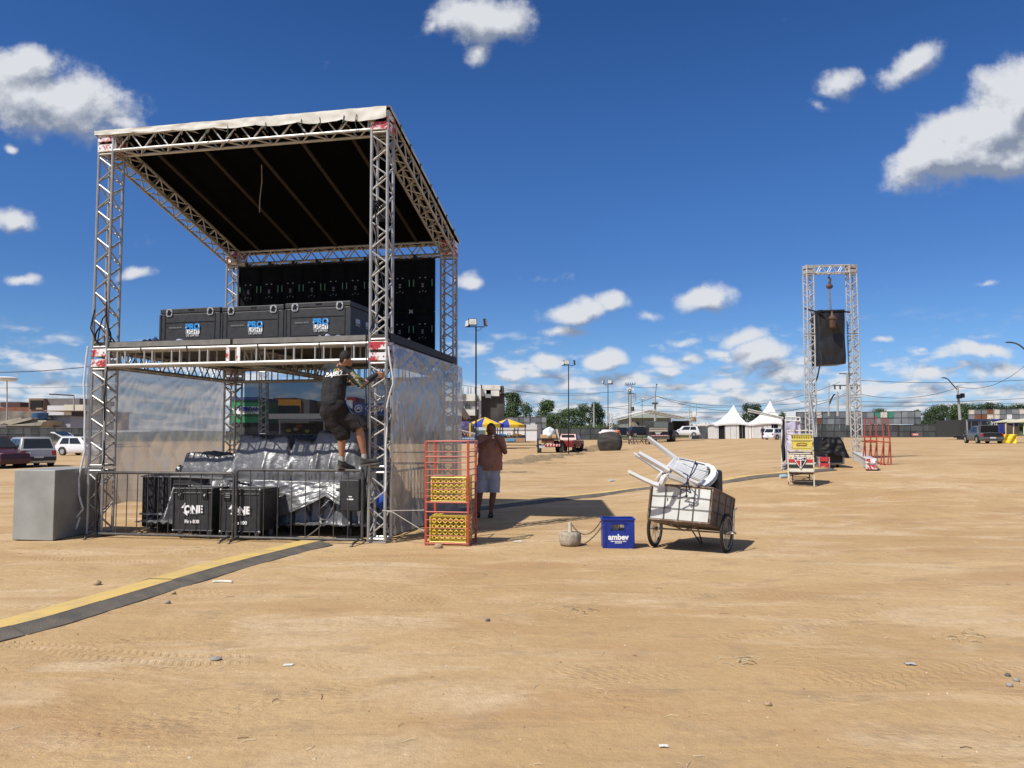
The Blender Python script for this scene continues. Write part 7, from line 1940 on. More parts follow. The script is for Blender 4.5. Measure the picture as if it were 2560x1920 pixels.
for d in (0, 2.3):
    for x in (1290, 1400, 1520, 1615): b.tube([T3(x, 1040, 0)+V((0, d, 0)), T3(x, 940, 0)+V((0, d, 0))], .04, 5)
    b.tube([T3(1290, 940)+V((0, d, 0)), T3(1615, 940)+V((0, d, 0))], .04, 5)
b.build('side_rails', DK, trl)
b = MB(); b.box((T3(1390, 1035)+T3(1610, 1035))/2-V((0, .06, 0)), (T3(1610, 0).x-T3(1390, 0).x, .03, .18)); b.mi = 1
for k in range(5): b.box(T3(1405+k*45, 1037)-V((0, .09, 0)), (.16, .02, .17), (1, 0, .5), (0, 1, 0))
b.build('striped_bar', [WHITE, mat('stripe_red', (.5, .02, .02), .5)], trl)
b = MB(); b.box((T3(1300, 1058)+T3(1390, 1058))/2-V((0, .06, 0)), (T3(1390, 0).x-T3(1300, 0).x, .03, .20)); b.build('number_plate', PLATE, trl)
for x in (1305, 1632):
    b = MB(); q = T3(x, 1108, .5); b.cyl(q-V((.16, 0, 0)), q+V((.16, 0, 0)), .52, seg=16); b.build('wheel', RUB, trl)
b = MB(); b.box((T3(1345, 980)+T3(1525, 940))/2+V((0, .6, 0)), (T3(1525, 0).x-T3(1345, 0).x, 1.1, T3(0, 938).z-T3(0, 1020).z)); tg = b.build('wooden_chest', mat('red_brown_wood', (.16, .05, .03), .6, 0, .15, 3), bevel=.02); tag(tg, 'red brown wooden chest riding on the trailer', 'chest')
b = MB(); b.box((T3(1330, 922)+T3(1560, 905))/2+V((0, .8, .05)), (T3(1560, 0).x-T3(1330, 0).x, 1.6, .32)); tag(b.build('mattress', mat('tan_foam', (.55, .36, .20), .9), bevel=.05), 'tan mattress lying on top of the trailer load', 'mattress')
b = MB()
def lumpy(mb, c, r, seed=0, sg=28, rg=18):
    o = len(mb.v); mb.ball((0, 0, 0), 1, sg, rg)
    for i in range(o, len(mb.v)):
        q = mb.v[i]; n = 1+.22*noise.noise(q*1.7+V((seed, 0, 0)))+.10*noise.noise(q*4+V((0, seed, 0))); mb.v[i] = V(c)+V((q.x*r[0]*n, q.y*r[1]*n, q.z*r[2]*n))
c = (T3(1365, 880)+T3(1540, 850))/2; lumpy(b, c+V((0, .8, .05)), ((T3(1560, 0).x-T3(1360, 0).x)/2, .9, .48), 3); tag(b.build('white_sacks', mat('white_sack_cloth', (.68, .70, .72), .85, 0, .06, 2, .6, 3), smooth='all'), 'heap of white bundles on top of the trailer load', 'bundle')
b = MB(); b.box(T3(1580, 885, .8), (.10, 1.2, 1.0), (1, 0, .2), (0, 1, 0), (-.2, 0, 1)); tag(b.build('board', mat('cream_board', (.66, .60, .48), .8)), 'cream board leaning between the trailer load and the pickup', 'board')

# big dark sack
bs = at(1528, 1127); Yb_ = bs.y; w_ = (P(1557, 0, Yb_).x-P(1500, 0, Yb_).x)/2; hh = P(0, 1086, Yb_).z-bs.z
b = MB()
def sack(i, j):
    a_ = 2*math.pi*i; t = j; r = w_*(.80+.24*math.sin(math.pi*min(1, t*.95+.08))); k = 1/(abs(math.cos(a_))**4+abs(math.sin(a_))**4)**.25
    n = .05*noise.noise(V((math.cos(a_)*2, math.sin(a_)*2, t*5)))+.03*math.sin(t*22+math.cos(a_)*3)*(t > .55)
    return V((bs.x+math.cos(a_)*r*k*(1+n), Yb_+w_*.8+math.sin(a_)*r*k*.8*(1+n), bs.z+hh*t+.06*math.sin(3*a_)*t))
b.grid(sack, 48, 24, wrap=True)
root = empty('bulk_sack', bs+V((0, w_*.8, 0)), 'big open dark grey bulk sack bulging on the sand, pale stuff heaped on top', 'sack')
b.build('sack', mat('dark_woven_sack', (.055, .048, .043), .8, 0, .2, 2), root, smooth='all', solid=.02)
b = MB(); lumpy(b, V((bs.x-.1, Yb_+w_*.8, bs.z+hh*.98)), (w_*.8, w_*.6, .28), 2); b.build('white_contents', mat('pink_white_cloth', (.72, .62, .62), .9), root, smooth='all')
b = MB(); lumpy(b, V((bs.x+w_*.62, Yb_+w_*.6, bs.z+hh*1.0)), (.3, .3, .2), 6); b.build('orange_contents', mat('orange_cloth', (.50, .17, .08), .9), root, smooth='all')

# ------------------------------------------------------------------ gable truss shed, truck
YG2 = 125
sh = empty('truss_shed', atY(1626, 1099, YG2), 'gable roofed canopy of white lattice truss in the middle distance', 'truss canopy')
def T4(x, y, Y=YG2): return P(*c4(x, y), Y)
legs = [(280, 560, 940), (1475, 530, 950)]
for x, y0_, y1_ in legs:
    truss(MB(), T4(x, y1_), T4(x, y0_), V((1, 0, 0)), V((0, 1, 0)), .48, .045, .03, .85, seg=5).build('leg_truss', ALUW, sh)
    truss(MB(), T4(x+110 if x < 500 else x-5, y1_-10, YG2+9), T4(x+110 if x < 500 else x-5, y0_-10, YG2+9), V((1, 0, 0)), V((0, 1, 0)), .42, .04, .028, .85, seg=5).build('leg_truss', ALUW, sh)
AP = T4(858, 530); LE = T4(305, 665); RE = T4(1470, 655)
for E_ in (LE, RE):
    d = (AP-E_).normalized(); truss(MB(), E_, AP, V((0, 1, 0)), d.cross(V((0, 1, 0))), .46, .05, .03, .62, seg=5).build('rafter_truss', ALUW, sh)
    b = MB(); q = [E_+EZ*.26, AP+EZ*.26, AP+V((0, 9, .26)), E_+V((0, 9, .26))]; b.hexa(q, [p+EZ*.06 for p in q]); b.build('roof_sheet', ROOFW, sh)
b = MB(); 
for y in (552, 605): b.tube([T4(1130, y, YG2+2), T4(1490, y, YG2+2)], .05, 5)
for k in range(13): b.tube([T4(1130+k*30, 552 if k % 2 else 605, YG2+2), T4(1160+k*30, 605 if k % 2 else 552, YG2+2)], .035, 4)
b.build('side_beam', ALUW, sh)
b = MB(); b.tube([T4(1510, 630), T4(1665, 955, YG2-8)], .05, 5); b.tube([T4(1460, 600), T4(1460, 420)], .05, 4); b.tube([T4(1560, 600), T4(1560, 420)], .05, 4); b.build('stay_poles', STEEL, sh)
b = MB(); bpx(b, *[c4(1495, 0)[0], c4(1562, 0)[0], c4(0, 540)[1], c4(0, 612)[1]], YG2+1, 2); b.mi = 1; bpx(b, c4(1500, 0)[0], c4(1560, 0)[0], c4(0, 615)[1], c4(0, 680)[1], YG2+1, 2); tag(b.build('small_booth', [WHITE, mat('ochre_panel', (.35, .22, .08), .8)]), 'little white and ochre box above the right end of the gable shed', 'booth')
b = MB(); bpx(b, c4(1500, 0)[0], c4(1600, 0)[0], c4(0, 765)[1], c4(0, 945)[1], YG2-2, .3); tag(b.build('sheet_wall', mat('dark_blue_sheet', (.02, .03, .045), .6)), 'dark panel standing right of the shed right leg', 'panel')
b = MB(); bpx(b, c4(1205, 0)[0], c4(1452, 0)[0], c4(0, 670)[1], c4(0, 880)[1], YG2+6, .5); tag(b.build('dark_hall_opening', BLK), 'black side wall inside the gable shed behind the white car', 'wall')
# pale building and small plane-like white canopy behind
bd = empty('grey_hall', atY(*c4(760, 900), 160), 'low grey green hall behind the gable truss shed', 'building')
b = MB(); bpx(b, c4(590, 0)[0], c4(1180, 0)[0], c4(0, 600)[1], c4(0, 900)[1], 160, 20); b.build('wall', mat('grey_green_wall', (.22, .25, .23), .9, 0, .1, .3), bd)
b = MB(); a = P(*c4(560, 625), 158); m_ = P(*c4(860, 545), 158); e = P(*c4(1200, 625), 158); b.prism([a, m_, e], V((0, 22, 0))); b.build('gable_roof', mat('pale_green_roof', (.36, .42, .38), .8), bd)
for x0_, x1_ in ((640, 700), (820, 890)):
    b = MB(); bpx(b, c4(x0_, 0)[0], c4(x1_, 0)[0], c4(0, 690)[1], c4(0, 760)[1], 159.8, .3); b.build('window', GLASS, bd)
b = MB(); q = [P(*c4(x, y), 128) for x, y in ((625, 690), (640, 685), (700, 748), (890, 742), (890, 762), (640, 762))]; b.prism(q, V((0, 3, 0))); tag(b.build('white_awning', WHITE), 'white sloping awning inside the gable shed above the dark car', 'awning')
# truck facing the camera
tk = empty('truck', atY(*c4(1000, 948), 112), 'large dark truck facing the camera under the gable shed, cream bonnet bars', 'truck')
def T5(x, y, Y=112): return P(*c4(x, y), Y)
b = MB(); bpx(b, c4(905, 0)[0], c4(1150, 0)[0], c4(0, 672)[1], c4(0, 935)[1], 112, 6); b.build('cab', mat('truck_cab_dark', (.045, .045, .045), .4), tk, bevel=.15)
b = MB(); bpx(b, c4(925, 0)[0], c4(1135, 0)[0], c4(0, 682)[1], c4(0, 768)[1], 111.9, .1); b.build('windscreen', mat('pale_windscreen', (.13, .16, .16), .15), tk)
b = MB(); 
for y0_, y1_ in ((775, 790), (800, 830)): bpx(b, c4(860, 0)[0], c4(1130, 0)[0], c4(0, y0_)[1], c4(0, y1_)[1], 111.7, .3)
bpx(b, c4(940, 0)[0], c4(1040, 0)[0], c4(0, 835)[1], c4(0, 850)[1], 111.7, .3); b.build('grille_bars', mat('cream_truck_paint', (.45, .40, .33), .5), tk)
b = MB(); bpx(b, c4(880, 0)[0], c4(1155, 0)[0], c4(0, 885)[1], c4(0, 945)[1], 111.5, .5); b.build('bumper', mat('grey_bumper', (.14, .13, .12), .6), tk)
b = MB(); bpx(b, c4(890, 0)[0], c4(1130, 0)[0], c4(0, 884)[1], c4(0, 898)[1], 111.4, .06); b.mi = 1
for k in range(10): bpx(b, c4(895+k*24, 0)[0], c4(905+k*24, 0)[0], c4(0, 883)[1], c4(0, 899)[1], 111.33, .04)
b.build('striped_tape', [WHITE, MAT['stripe_red']], tk)
b = MB(); bpx(b, c4(955, 0)[0], c4(1020, 0)[0], c4(0, 853)[1], c4(0, 872)[1], 111.6, .1); b.build('number_plate', PLATE, tk)
for x in (905, 1180):
    b = MB(); q = T5(x, 905, 113.5); b.cyl(q-V((.5, 0, 0)), q+V((.5, 0, 0)), .95, seg=14); b.build('wheel', RUB, tk)
b = MB(); bpx(b, c4(1150, 0)[0], c4(1215, 0)[0], c4(0, 690)[1], c4(0, 900)[1], 116, 7); b.build('cargo_body', BLK, tk)
b = MB()
for x in (620, 660, 700, 745): b.tube([P(*c4(x-90 if x > 640 else x-55, 950), 100), P(*c4(x-60, 1015), 98)], .06, 5)
for x in (550, 620): b.tube([P(*c4(x, 1020), 98), P(*c4(x, 860), 98)], .05, 5)
b.tube([P(*c4(465, 952), 98), P(*c4(850, 952), 98)], .07, 5); b.tube([P(*c4(710, 1010), 98), P(*c4(740, 955), 98)], .05, 4); b.tube([P(*c4(775, 1020), 98), P(*c4(740, 955), 98)], .05, 4)
tag(b.build('metal_trestle', mat('brown_trestle', (.10, .06, .045), .7)), 'long low brown bar on trestles before the gable shed', 'trestle')
b = MB()
for x in (805, 862):
    a = P(*c4(x, 1018), 97); e = P(*c4(x+45, 955), 97); c = (a+e)/2; w = abs(e.x-a.x); h = e.z-a.z
    for dx in (-w/2, w/2): b.box(c+V((dx, 0, 0)), (.12, .12, h))
    for dz in (-h/2, h/2): b.box(c+V((0, 0, dz)), (w, .12, .12))
tag(b.build('barrier_stands', BLK), 'two small dark frames standing on the sand before the truck', 'frames')

# ------------------------------------------------------------------ white marquee tents
TENTW = mat('white_tent_canvas', (.72, .72, .69), .7, 0, .04, 1); TWALL = mat('white_tent_wall', (.68, .68, .66), .7, 0, .05, 1)
YT = at(1834, 1097).y
def tent(xl, xr, xp, yp, yel, yer, lab, doors, Y=YT, dep=None):
    A = P(xl, yel, Y); B = P(xr, yer, Y); W_ = B.x-A.x; D_ = dep or W_; zc_ = (A.z+B.z)/2; ap = P(xp, yp, Y+D_/2)
    gzv = g0((A.x+B.x)/2, Y); root = empty('marquee_tent', V(((A.x+B.x)/2, Y+D_/2, gzv)), lab, 'tent', 'white marquee tents')
    b = MB(); c_ = V(((A.x+B.x)/2, Y+D_/2, 0)); N1 = 12
    per = []
    for k in range(4*N1):
        s = k//N1; t = (k % N1)/N1
        u = {0: (-1+2*t, -1), 1: (1, -1+2*t), 2: (1-2*t, 1), 3: (-1, 1-2*t)}[s]; per.append((u, t))
    n2 = 14; vs = []; fs = []
    for j in range(n2+1):
        r = 1-j/n2
        for (u, t) in per:
            z0_ = zc_+.06*W_*(4*t*(1-t))*0.8      # scalloped eave
            h = (ap.z-zc_)*((1-r)**1.75*.85+.15*(1-r)**6)
            x = c_.x+(ap.x-c_.x)*(1-r)+u[0]*W_/2*r; y = c_.y+u[1]*D_/2*r
            vs.append(V((x, y, z0_*r+zc_*(1-r)+h)))
    m_ = len(per)
    for j in range(n2):
        for k in range(m_): k2 = (k+1) % m_; fs.append((j*m_+k, j*m_+k2, (j+1)*m_+k2, (j+1)*m_+k))
    b.add(vs, fs); o_ = len(b.v)
    vs2 = [v.copy() for v in vs[:m_]]+[V((v.x, v.y, v.z-.04*W_)) for v in vs[:m_]]
    b.add(vs2, [(k, (k+1) % m_, m_+(k+1) % m_, m_+k) for k in range(m_)])
    b.build('canopy', TENTW, root, smooth=True)
    b = MB(); z0_ = gzv; zt = zc_+.01*W_; ins = .04*W_
    cuts = [-1]+[c for d in doors for c in d]+[1]
    segs = [(cuts[i], cuts[i+1]) for i in range(0, len(cuts), 2)]
    for s0, s1 in segs:
        if s1-s0 > .02: b.box(V((c_.x+(s0+s1)/2*(W_/2-ins), Y+ins, (z0_+zt)/2)), ((s1-s0)*(W_/2-ins), .1, zt-z0_))
    b.box(V((c_.x, Y+D_-ins, (z0_+zt)/2)), (W_-2*ins, .1, zt-z0_))
    for sx in (-1, 1): b.box(V((c_.x+sx*(W_/2-ins), Y+D_/2, (z0_+zt)/2)), (.1, D_-2*ins-.12, zt-z0_))
    for sx in (-1, 1): b.box(V((c_.x+sx*(W_/2-ins), Y+ins-.0, (z0_+zt)/2)), (.16, .16, zt-z0_))
    b.build('walls', TWALL, root)
    b = MB()
    for d in doors: b.box(V((c_.x+(d[0]+d[1])/2*(W_/2-ins), Y+ins+.15, (z0_+zt)/2-.1)), ((d[1]-d[0])*(W_/2-ins), .1, zt-z0_-.2))
    if doors: b.build('dark_doorway', BLK, root)
    b = MB()
    for x in (-.55, -.2, .15, .5, .85): b.box(V((c_.x+x*(W_/2-ins), Y+ins-.06, (z0_+zt)/2)), (.05, .04, zt-z0_))
    b.build('wall_seams', STEEL, root)
    b = MB(); b.tube([ap-EZ*.3, ap+EZ*.15], .06, 6); b.build('peak_cap', STEEL, root)
tent(1789, 1881, 1834, 1011, 1062, 1062, 'left white pointed tent with two dark doorways', [(-.90, -.50), (.31, .68)])
tent(1881.5, 1975, 1925.5, 1000, 1061, 1060, 'right white pointed tent, taller peak, white car parked before it', [(.03, .42)], Y=YT-1)
b = MB(); bpx(b, c4(1650, 0)[0], c4(1870, 0)[0], c4(0, 712)[1], c4(0, 748)[1], 150, 8); tag(b.build('white_shelter', TENTW, bevel=.1), 'long low white shelter roof behind the fence left of the tents', 'shelter')
# little figure by the tent door
pf = at(*c5(800, 830)); Yp = pf.y+1
fr = empty('person', V((pf.x, Yp, pf.z)), 'distant person with a red cap and dark clothes at the right tent doorway', 'person')
def hfig(root, base, h, skin, top, bot, cap=None):
    k = h/1.75; B_ = V(base)
    organic('body', [('cap', B_+V((-.1, 0, .06))*k, .06*k, B_+V((-.1, 0, .85))*k if False else B_+V((-.1*k, 0, .85*k)), .09*k), ('cap', B_+V((-.1*k, 0, .06*k)), .06*k, B_+V((-.09*k, 0, .85*k)), .09*k), ('cap', B_+V((.1*k, 0, .06*k)), .06*k, B_+V((.09*k, 0, .85*k)), .09*k),
       ('cap', B_+V((0, 0, .9*k)), .15*k, B_+V((0, 0, 1.35*k)), .16*k), ('cap', B_+V((-.2*k, 0, 1.38*k)), .06*k, B_+V((-.27*k, .02, .9*k)), .04*k), ('cap', B_+V((.2*k, 0, 1.38*k)), .06*k, B_+V((.25*k, -.1, 1.0*k)), .04*k), ('cap', B_+V((0, 0, 1.4*k)), .06*k, B_+V((0, 0, 1.55*k)), .06*k), ('ell', B_+V((0, 0, 1.64*k)), (.08*k, .09*k, .11*k))][1:], skin, root, .03, 1)
    organic('shirt', [('cap', B_+V((0, 0, .95*k)), .17*k, B_+V((0, 0, 1.35*k)), .18*k), ('cap', B_+V((-.2*k, 0, 1.38*k)), .075*k, B_+V((-.25*k, .02, 1.1*k)), .06*k), ('cap', B_+V((.2*k, 0, 1.38*k)), .075*k, B_+V((.24*k, -.05, 1.15*k)), .06*k)], top, root, .03, 1)
    organic('trousers', [('cap', B_+V((-.1*k, 0, .15*k)), .08*k, B_+V((-.09*k, 0, .9*k)), .11*k), ('cap', B_+V((.1*k, 0, .15*k)), .08*k, B_+V((.09*k, 0, .9*k)), .11*k)], bot, root, .03, 1)
    if cap: organic('cap', [('ell', B_+V((0, -.02*k, 1.71*k)), (.10*k, .12*k, .08*k))], cap, root, .03, 1)
hfig(fr, V((pf.x, Yp, pf.z)), 3.05 if Yp > 150 else 1.8, SKIN2, mat('navy_work_shirt', (.02, .025, .06), .9), mat('navy_trousers', (.02, .02, .03), .9), mat('red_cap', (.5, .05, .04), .8))

# ------------------------------------------------------------------ stalls on the right
YST = at(*cR2(1750, 1090)).y
tb = empty('black_trailer', at(*c6(1340, 1345)), 'black box trailer stall standing behind the grey sedan, open side', 'trailer')
YTB = at(*c6(1340, 1345)).y
def T6(x, y, Y=YTB): return P(*c6(x, y), Y)
b = MB(); bpx(b, c6(1297, 0)[0], c6(1385, 0)[0], c6(0, 1088)[1], c6(0, 1300)[1], YTB, 5); b.build('end_wall', mat('black_trailer_paint', (.035, .037, .035), .5), tb)
b = MB(); bpx(b, c6(1384, 0)[0], c6(1396, 0)[0], c6(0, 1086)[1], c6(0, 1320)[1], YTB-.05, .2); b.build('corner_post', STEEL, tb)
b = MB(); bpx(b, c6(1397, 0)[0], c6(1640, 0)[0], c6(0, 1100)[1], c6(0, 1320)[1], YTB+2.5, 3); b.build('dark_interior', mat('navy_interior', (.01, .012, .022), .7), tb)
b = MB(); q = [T6(1395, 1085), T6(1700, 1088), T6(1760, 1105, YTB-1), T6(1395, 1100, YTB-.2)]; b.hexa(q, [p+V((0, .4, .08)) for p in q]); b.build('awning', mat('navy_awning', (.012, .016, .045), .7), tb)
b = MB()
for x in (1442, 1542, 1565): b.tube([T6(x, 1105, YTB+.5), T6(x, 1300, YTB+.5)], .06, 5)
b.build('awning_poles', STEEL, tb)
b = MB(); q = T6(1325, 1320, YTB+.4); b.cyl(q-V((.4, 0, 0)), q+V((.5, 0, 0)), .45, seg=14); b.build('wheel', RUB, tb)
st_ = empty('food_stall', at(*cR2(1800, 1085)), 'market stall with cream awnings, blue back cloth and yellow counter banner', 'stall')
b = MB(); q = [P(*cR2(x, y), YST+d) for x, y, d in ((1400, 580, 0), (1770, 505, 2), (2000, 500, 2.5), (1930, 550, .2))]; b.hexa(q, [p+EZ*.06 for p in q]); 
q = [P(*cR2(x, y), YST+d) for x, y, d in ((1780, 578, -.2), (2000, 510, 2), (2300, 470, 2), (2300, 560, -.2))]; b.hexa(q, [p+EZ*.06 for p in q]); b.build('cream_awning', mat('cream_awning_cloth', (.60, .55, .40), .8), st_)
b = MB()
for x in (1525, 1755, 1950, 2210): b.tube([P(*cR2(x, 590), YST), P(*cR2(x, 870), YST)], .05, 5)
b.build('stall_posts', mat('cream_post', (.62, .56, .42), .7), st_)
b = MB(); bpx(b, cR2(1560, 0)[0], cR2(2090, 0)[0], cR2(0, 600)[1], cR2(0, 900)[1], YST+4, .3); b.build('back_cloth', mat('brown_back_cloth', (.12, .09, .05), .9, 0, .3, .8), st_)
b = MB(); bpx(b, cR2(1630, 0)[0], cR2(1700, 0)[0], cR2(0, 610)[1], cR2(0, 830)[1], YST+3.5, .2); b.build('blue_tarp', mat('royal_blue_tarp', (.015, .03, .30), .7), st_); b = MB(); q = [P(*cR2(x, y), YST+1) for x, y in ((1770, 600), (2060, 570), (2060, 660), (1960, 665))]; b.prism(q, V((0, .1, 0))); b.build('blue_tarp', MAT['royal_blue_tarp'], st_); b = MB(); q = [P(*cR2(x, y), YST+2.2) for x, y in ((1390, 480), (1590, 480), (1650, 530), (1480, 530))]; b.prism(q, V((0, .1, 0))); b.build('blue_tarp', mat('royal_blue_tarp', (.015, .03, .30), .7), st_)
b = MB(); A_ = P(*cR2(1590, 865), YST-.4); B_ = P(*cR2(2060, 862), YST-.4); C_ = P(*cR2(2010, 1095), YST-.4); D_ = P(*cR2(1595, 1075), YST-.4)
b.grid(lambda i, j: lerp4(A_, B_, C_, D_, i, j)+V((0, .06*math.sin(i*14+j*3)+.05*noise.noise(V((i*5, j*4, 0))), 0)), 40, 20); b.build('yellow_counter_banner', mat('yellow_banner', (.78, .58, .02), .6), st_, smooth='all', solid=.02)

# ------------------------------------------------------------------ unfinished concrete building and fairground
YBd = 130
bd = empty('unfinished_building', atY(*c3(430, 700), YBd), 'unfinished concrete building with white patched upper floor and dark tower', 'building')
CDK = mat('dark_bare_concrete', (.075, .07, .065), .95, 0, .25, .5); WPL = mat('patchy_white_plaster', (.66, .65, .60), .9, 0, .2, .6, col2=(.36, .34, .28), thr=(.5, .7)); WSH = mat('grey_white_plaster', (.40, .40, .38), .9, 0, .15, .7)
b = MB(); bpx(b, c3(430, 0)[0], c3(775, 0)[0], c3(0, 262)[1], c3(0, 690)[1], YBd+.5, 14); b.build('tower_wall', CDK, bd)
b = MB(); bpx(b, c3(428, 0)[0], c3(510, 0)[0], c3(0, 180)[1], c3(0, 300)[1], YBd-.2, 8); bpx(b, c3(582, 0)[0], c3(706, 0)[0], c3(0, 212)[1], c3(0, 300)[1], YBd-.2, 8); bpx(b, c3(450, 0)[0], c3(722, 0)[0], c3(0, 134)[1], c3(0, 206)[1], YBd-.25, 8); b.build('parapet', WPL, bd)
b = MB(); bpx(b, c3(722, 0)[0], c3(772, 0)[0], c3(0, 150)[1], c3(0, 262)[1], YBd, 8); bpx(b, c3(430, 0)[0], c3(448, 0)[0], c3(0, 130)[1], c3(0, 170)[1], YBd, 8); bpx(b, c3(515, 0)[0], c3(578, 0)[0], c3(0, 206)[1], c3(0, 262)[1], YBd+3, 4); b.build('dark_upper_wall', CDK, bd)
b = MB(); bpx(b, c3(500, 0)[0], c3(583, 0)[0], c3(0, 270)[1], c3(0, 325)[1], YBd-.4, .5); b.build('grey_panel', mat('blue_grey_panel', (.26, .29, .31), .7), bd)
b = MB(); bpx(b, c3(398, 0)[0], c3(432, 0)[0], c3(0, 150)[1], c3(0, 640)[1], YBd-1, 2); b.build('white_column', mat('white_plaster', (.70, .70, .67), .8), bd)
b = MB(); bpx(b, c3(-200, 0)[0], c3(370, 0)[0], c3(0, 268)[1], c3(0, 375)[1], YBd-2, 12); b.build('upper_floor', WPL, bd)
b = MB(); bpx(b, c3(-200, 0)[0], c3(395, 0)[0], c3(0, 376)[1], c3(0, 500)[1], YBd-1.5, 12); b.build('middle_floor', WSH, bd)
b = MB(); bpx(b, c3(-200, 0)[0], c3(372, 0)[0], c3(0, 500)[1], c3(0, 592)[1], YBd-2, 12); b.build('balcony_band', WPL, bd)
b = MB(); bpx(b, c3(-200, 0)[0], c3(395, 0)[0], c3(0, 593)[1], c3(0, 720)[1], YBd-1, 12); b.build('ground_floor', CDK, bd)
w = MB(); bpx(w, c3(190, 0)[0], c3(275, 0)[0], c3(0, 422)[1], c3(0, 482)[1], YBd-1.65, .1); wo = w.build('window', GLASS, bd)
w = MB(); 
for k in range(5): bpx(w, c3(190+k*20, 0)[0], c3(194+k*20, 0)[0], c3(0, 420)[1], c3(0, 484)[1], YBd-1.8, .06)
w.build('window_bars', STEEL, wo)
b = MB()
for x in (165, 240, 283, 345): b.tube([P(*c3(x, 268), YBd), P(*c3(x, 170), YBd)], .06, 4)
b.build('rebar', mat('rusty_rebar', (.12, .06, .04), .9), bd)
b = MB(); 
for dx in (0, 40): b.tube([P(*c3(80+dx, 400), YBd-4), P(*c3(235+dx, 640), YBd-4)], .35 if dx == 0 else .12, 4)
b.tube([P(*c3(60, 400), YBd-4), P(*c3(190, 640), YBd-4)], .12, 4); b.build('outside_stair', mat('stair_brown', (.14, .11, .10), .9), bd)
b = MB(); bpx(b, c3(95, 0)[0], c3(112, 0)[0], c3(0, 95)[1], c3(0, 255)[1], YBd-3, .5); tag(b.build('dark_banner', BLK), 'narrow dark upright strip at the edge of the plastic film beside the concrete building', 'banner')
# white wall trailer
b = MB(); YW = 100
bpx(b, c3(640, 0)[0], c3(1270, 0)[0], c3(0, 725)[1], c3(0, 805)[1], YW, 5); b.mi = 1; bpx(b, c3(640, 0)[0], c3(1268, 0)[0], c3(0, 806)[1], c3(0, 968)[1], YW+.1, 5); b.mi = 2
a_ = P(*c3(1268, 968), YW+.1); q = [a_, P(*c3(1335, 965), YW+9), P(*c3(1335, 790), YW+9), P(*c3(1268, 725), YW+.1)]; b.hexa(q, [p+V((-.1, .2, 0)) for p in q])
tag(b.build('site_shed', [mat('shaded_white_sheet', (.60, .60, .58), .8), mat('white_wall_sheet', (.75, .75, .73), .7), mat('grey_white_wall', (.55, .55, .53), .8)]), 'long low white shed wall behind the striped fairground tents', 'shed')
FY = mat('fair_yellow', (.75, .50, .03), .7); FB = mat('fair_blue', (.03, .05, .36), .7)
def carousel(cx, wpx, ytop, yeave, Y, lab, seg=12, rot=0.0):
    ap = P(cx, ytop, Y); L_ = P(cx-wpx/2, yeave, Y); R_ = P(cx+wpx/2, yeave, Y); r = (R_.x-L_.x)/2; c_ = V((ap.x, Y, L_.z)); gzv = g0(c_.x, Y)
    root = empty('striped_canopy', V((c_.x, Y, P(cx, 1105, Y).z)), lab, 'fairground canopy', 'striped fairground canopies')
    b = MB()
    for k in range(seg):
        a0, a1 = 2*math.pi*k/seg+rot, 2*math.pi*(k+1)/seg+rot; b.mi = 1 if k % 3 == 0 else 0
        p0 = c_+V((math.cos(a0)*r, math.sin(a0)*r*.8, 0)); p1 = c_+V((math.cos(a1)*r, math.sin(a1)*r*.8, 0))
        b.add([p0, p1, ap], [(0, 1, 2)]); b.add([p0, p1, p1-EZ*.28, p0-EZ*.28], [(0, 1, 2, 3)])
    b.build('canopy', [FY, FB], root, solid=.03)
    b = MB()
    for k in range(0, seg, 2):
        a0 = 2*math.pi*k/seg+rot; p0 = c_+V((math.cos(a0)*r*.95, math.sin(a0)*r*.76, 0)); b.tube([p0, V((p0.x, p0.y, P(cx, 1103, Y).z))], .06, 5)
    b.build('posts', mat('fair_post_grey', (.25, .25, .27), .6), root)
    b = MB(); b.lathe(V((c_.x, Y, P(cx, 1105, Y).z)), [(r*.98, 0), (r*.98, .75), (r*.9, .76)], seg*2, (1, 0, 0), (0, .8, 0)); b.build('platform', mat('fair_platform', (.30, .20, .12), .7, 0, .2, .4, col2=(.03, .08, .22), thr=(.5, .52)), root)
    return root, c_, r
YC1 = 80
carousel(c3(490, 0)[0], (770-205)*.16727, c3(0, 617)[1], c3(0, 725)[1], YC1, 'left yellow and blue striped pointed canopy at the small fairground', rot=.95)
carousel(c3(830, 0)[0], (1118-560)*.16727, c3(0, 640)[1], c3(0, 735)[1], YC1+3, 'right yellow and blue striped canopy over the toy train', rot=1.15)
def toy(x0, x1, y0, y1, col, lab, Y=YC1-1.5):
    a = P(*c3(x0, y1), Y); e = P(*c3(x1, y0), Y); W_ = e.x-a.x; H_ = e.z-a.z; root = empty('toy_train_car', V(((a.x+e.x)/2, Y+.5, a.z)), lab, 'fairground ride car', 'toy train cars')
    m_ = mat(col[0], col[1], .4)
    def bb(mb, u0, u1, v0, v1, d=1.0): mb.box(V((a.x+W_*(u0+u1)/2, Y+.5, a.z+H_*(v0+v1)/2)), (W_*(u1-u0), d, H_*(v1-v0)))
    b = MB(); bb(b, 0, .62, .12, .55); bb(b, .05, .15, .55, .98, .9); bb(b, .62-.1, .62, .55, .98, .9); b.build('body', m_, root, bevel=.06)
    b = MB(); bb(b, 0, .68, .93, 1.05, 1.1); b.build('roof', MAT.get('toy_dark') or mat('toy_dark', (.05, .03, .03), .5), root, bevel=.05)
    b = MB(); bb(b, .62, 1, .12, .5, .8); b.build('bonnet', m_, root, bevel=.08)
    for u in (.2, .8):
        b = MB(); c = V((a.x+W_*u, Y-.05, a.z+H_*.14)); b.cyl(c, c+V((0, .12, 0)), H_*.15, seg=12); b.build('wheel', RUB, root)
toy(700, 805, 808, 925, ('toy_blue', (.03, .22, .55)), 'bright blue toy train engine under the right striped canopy')
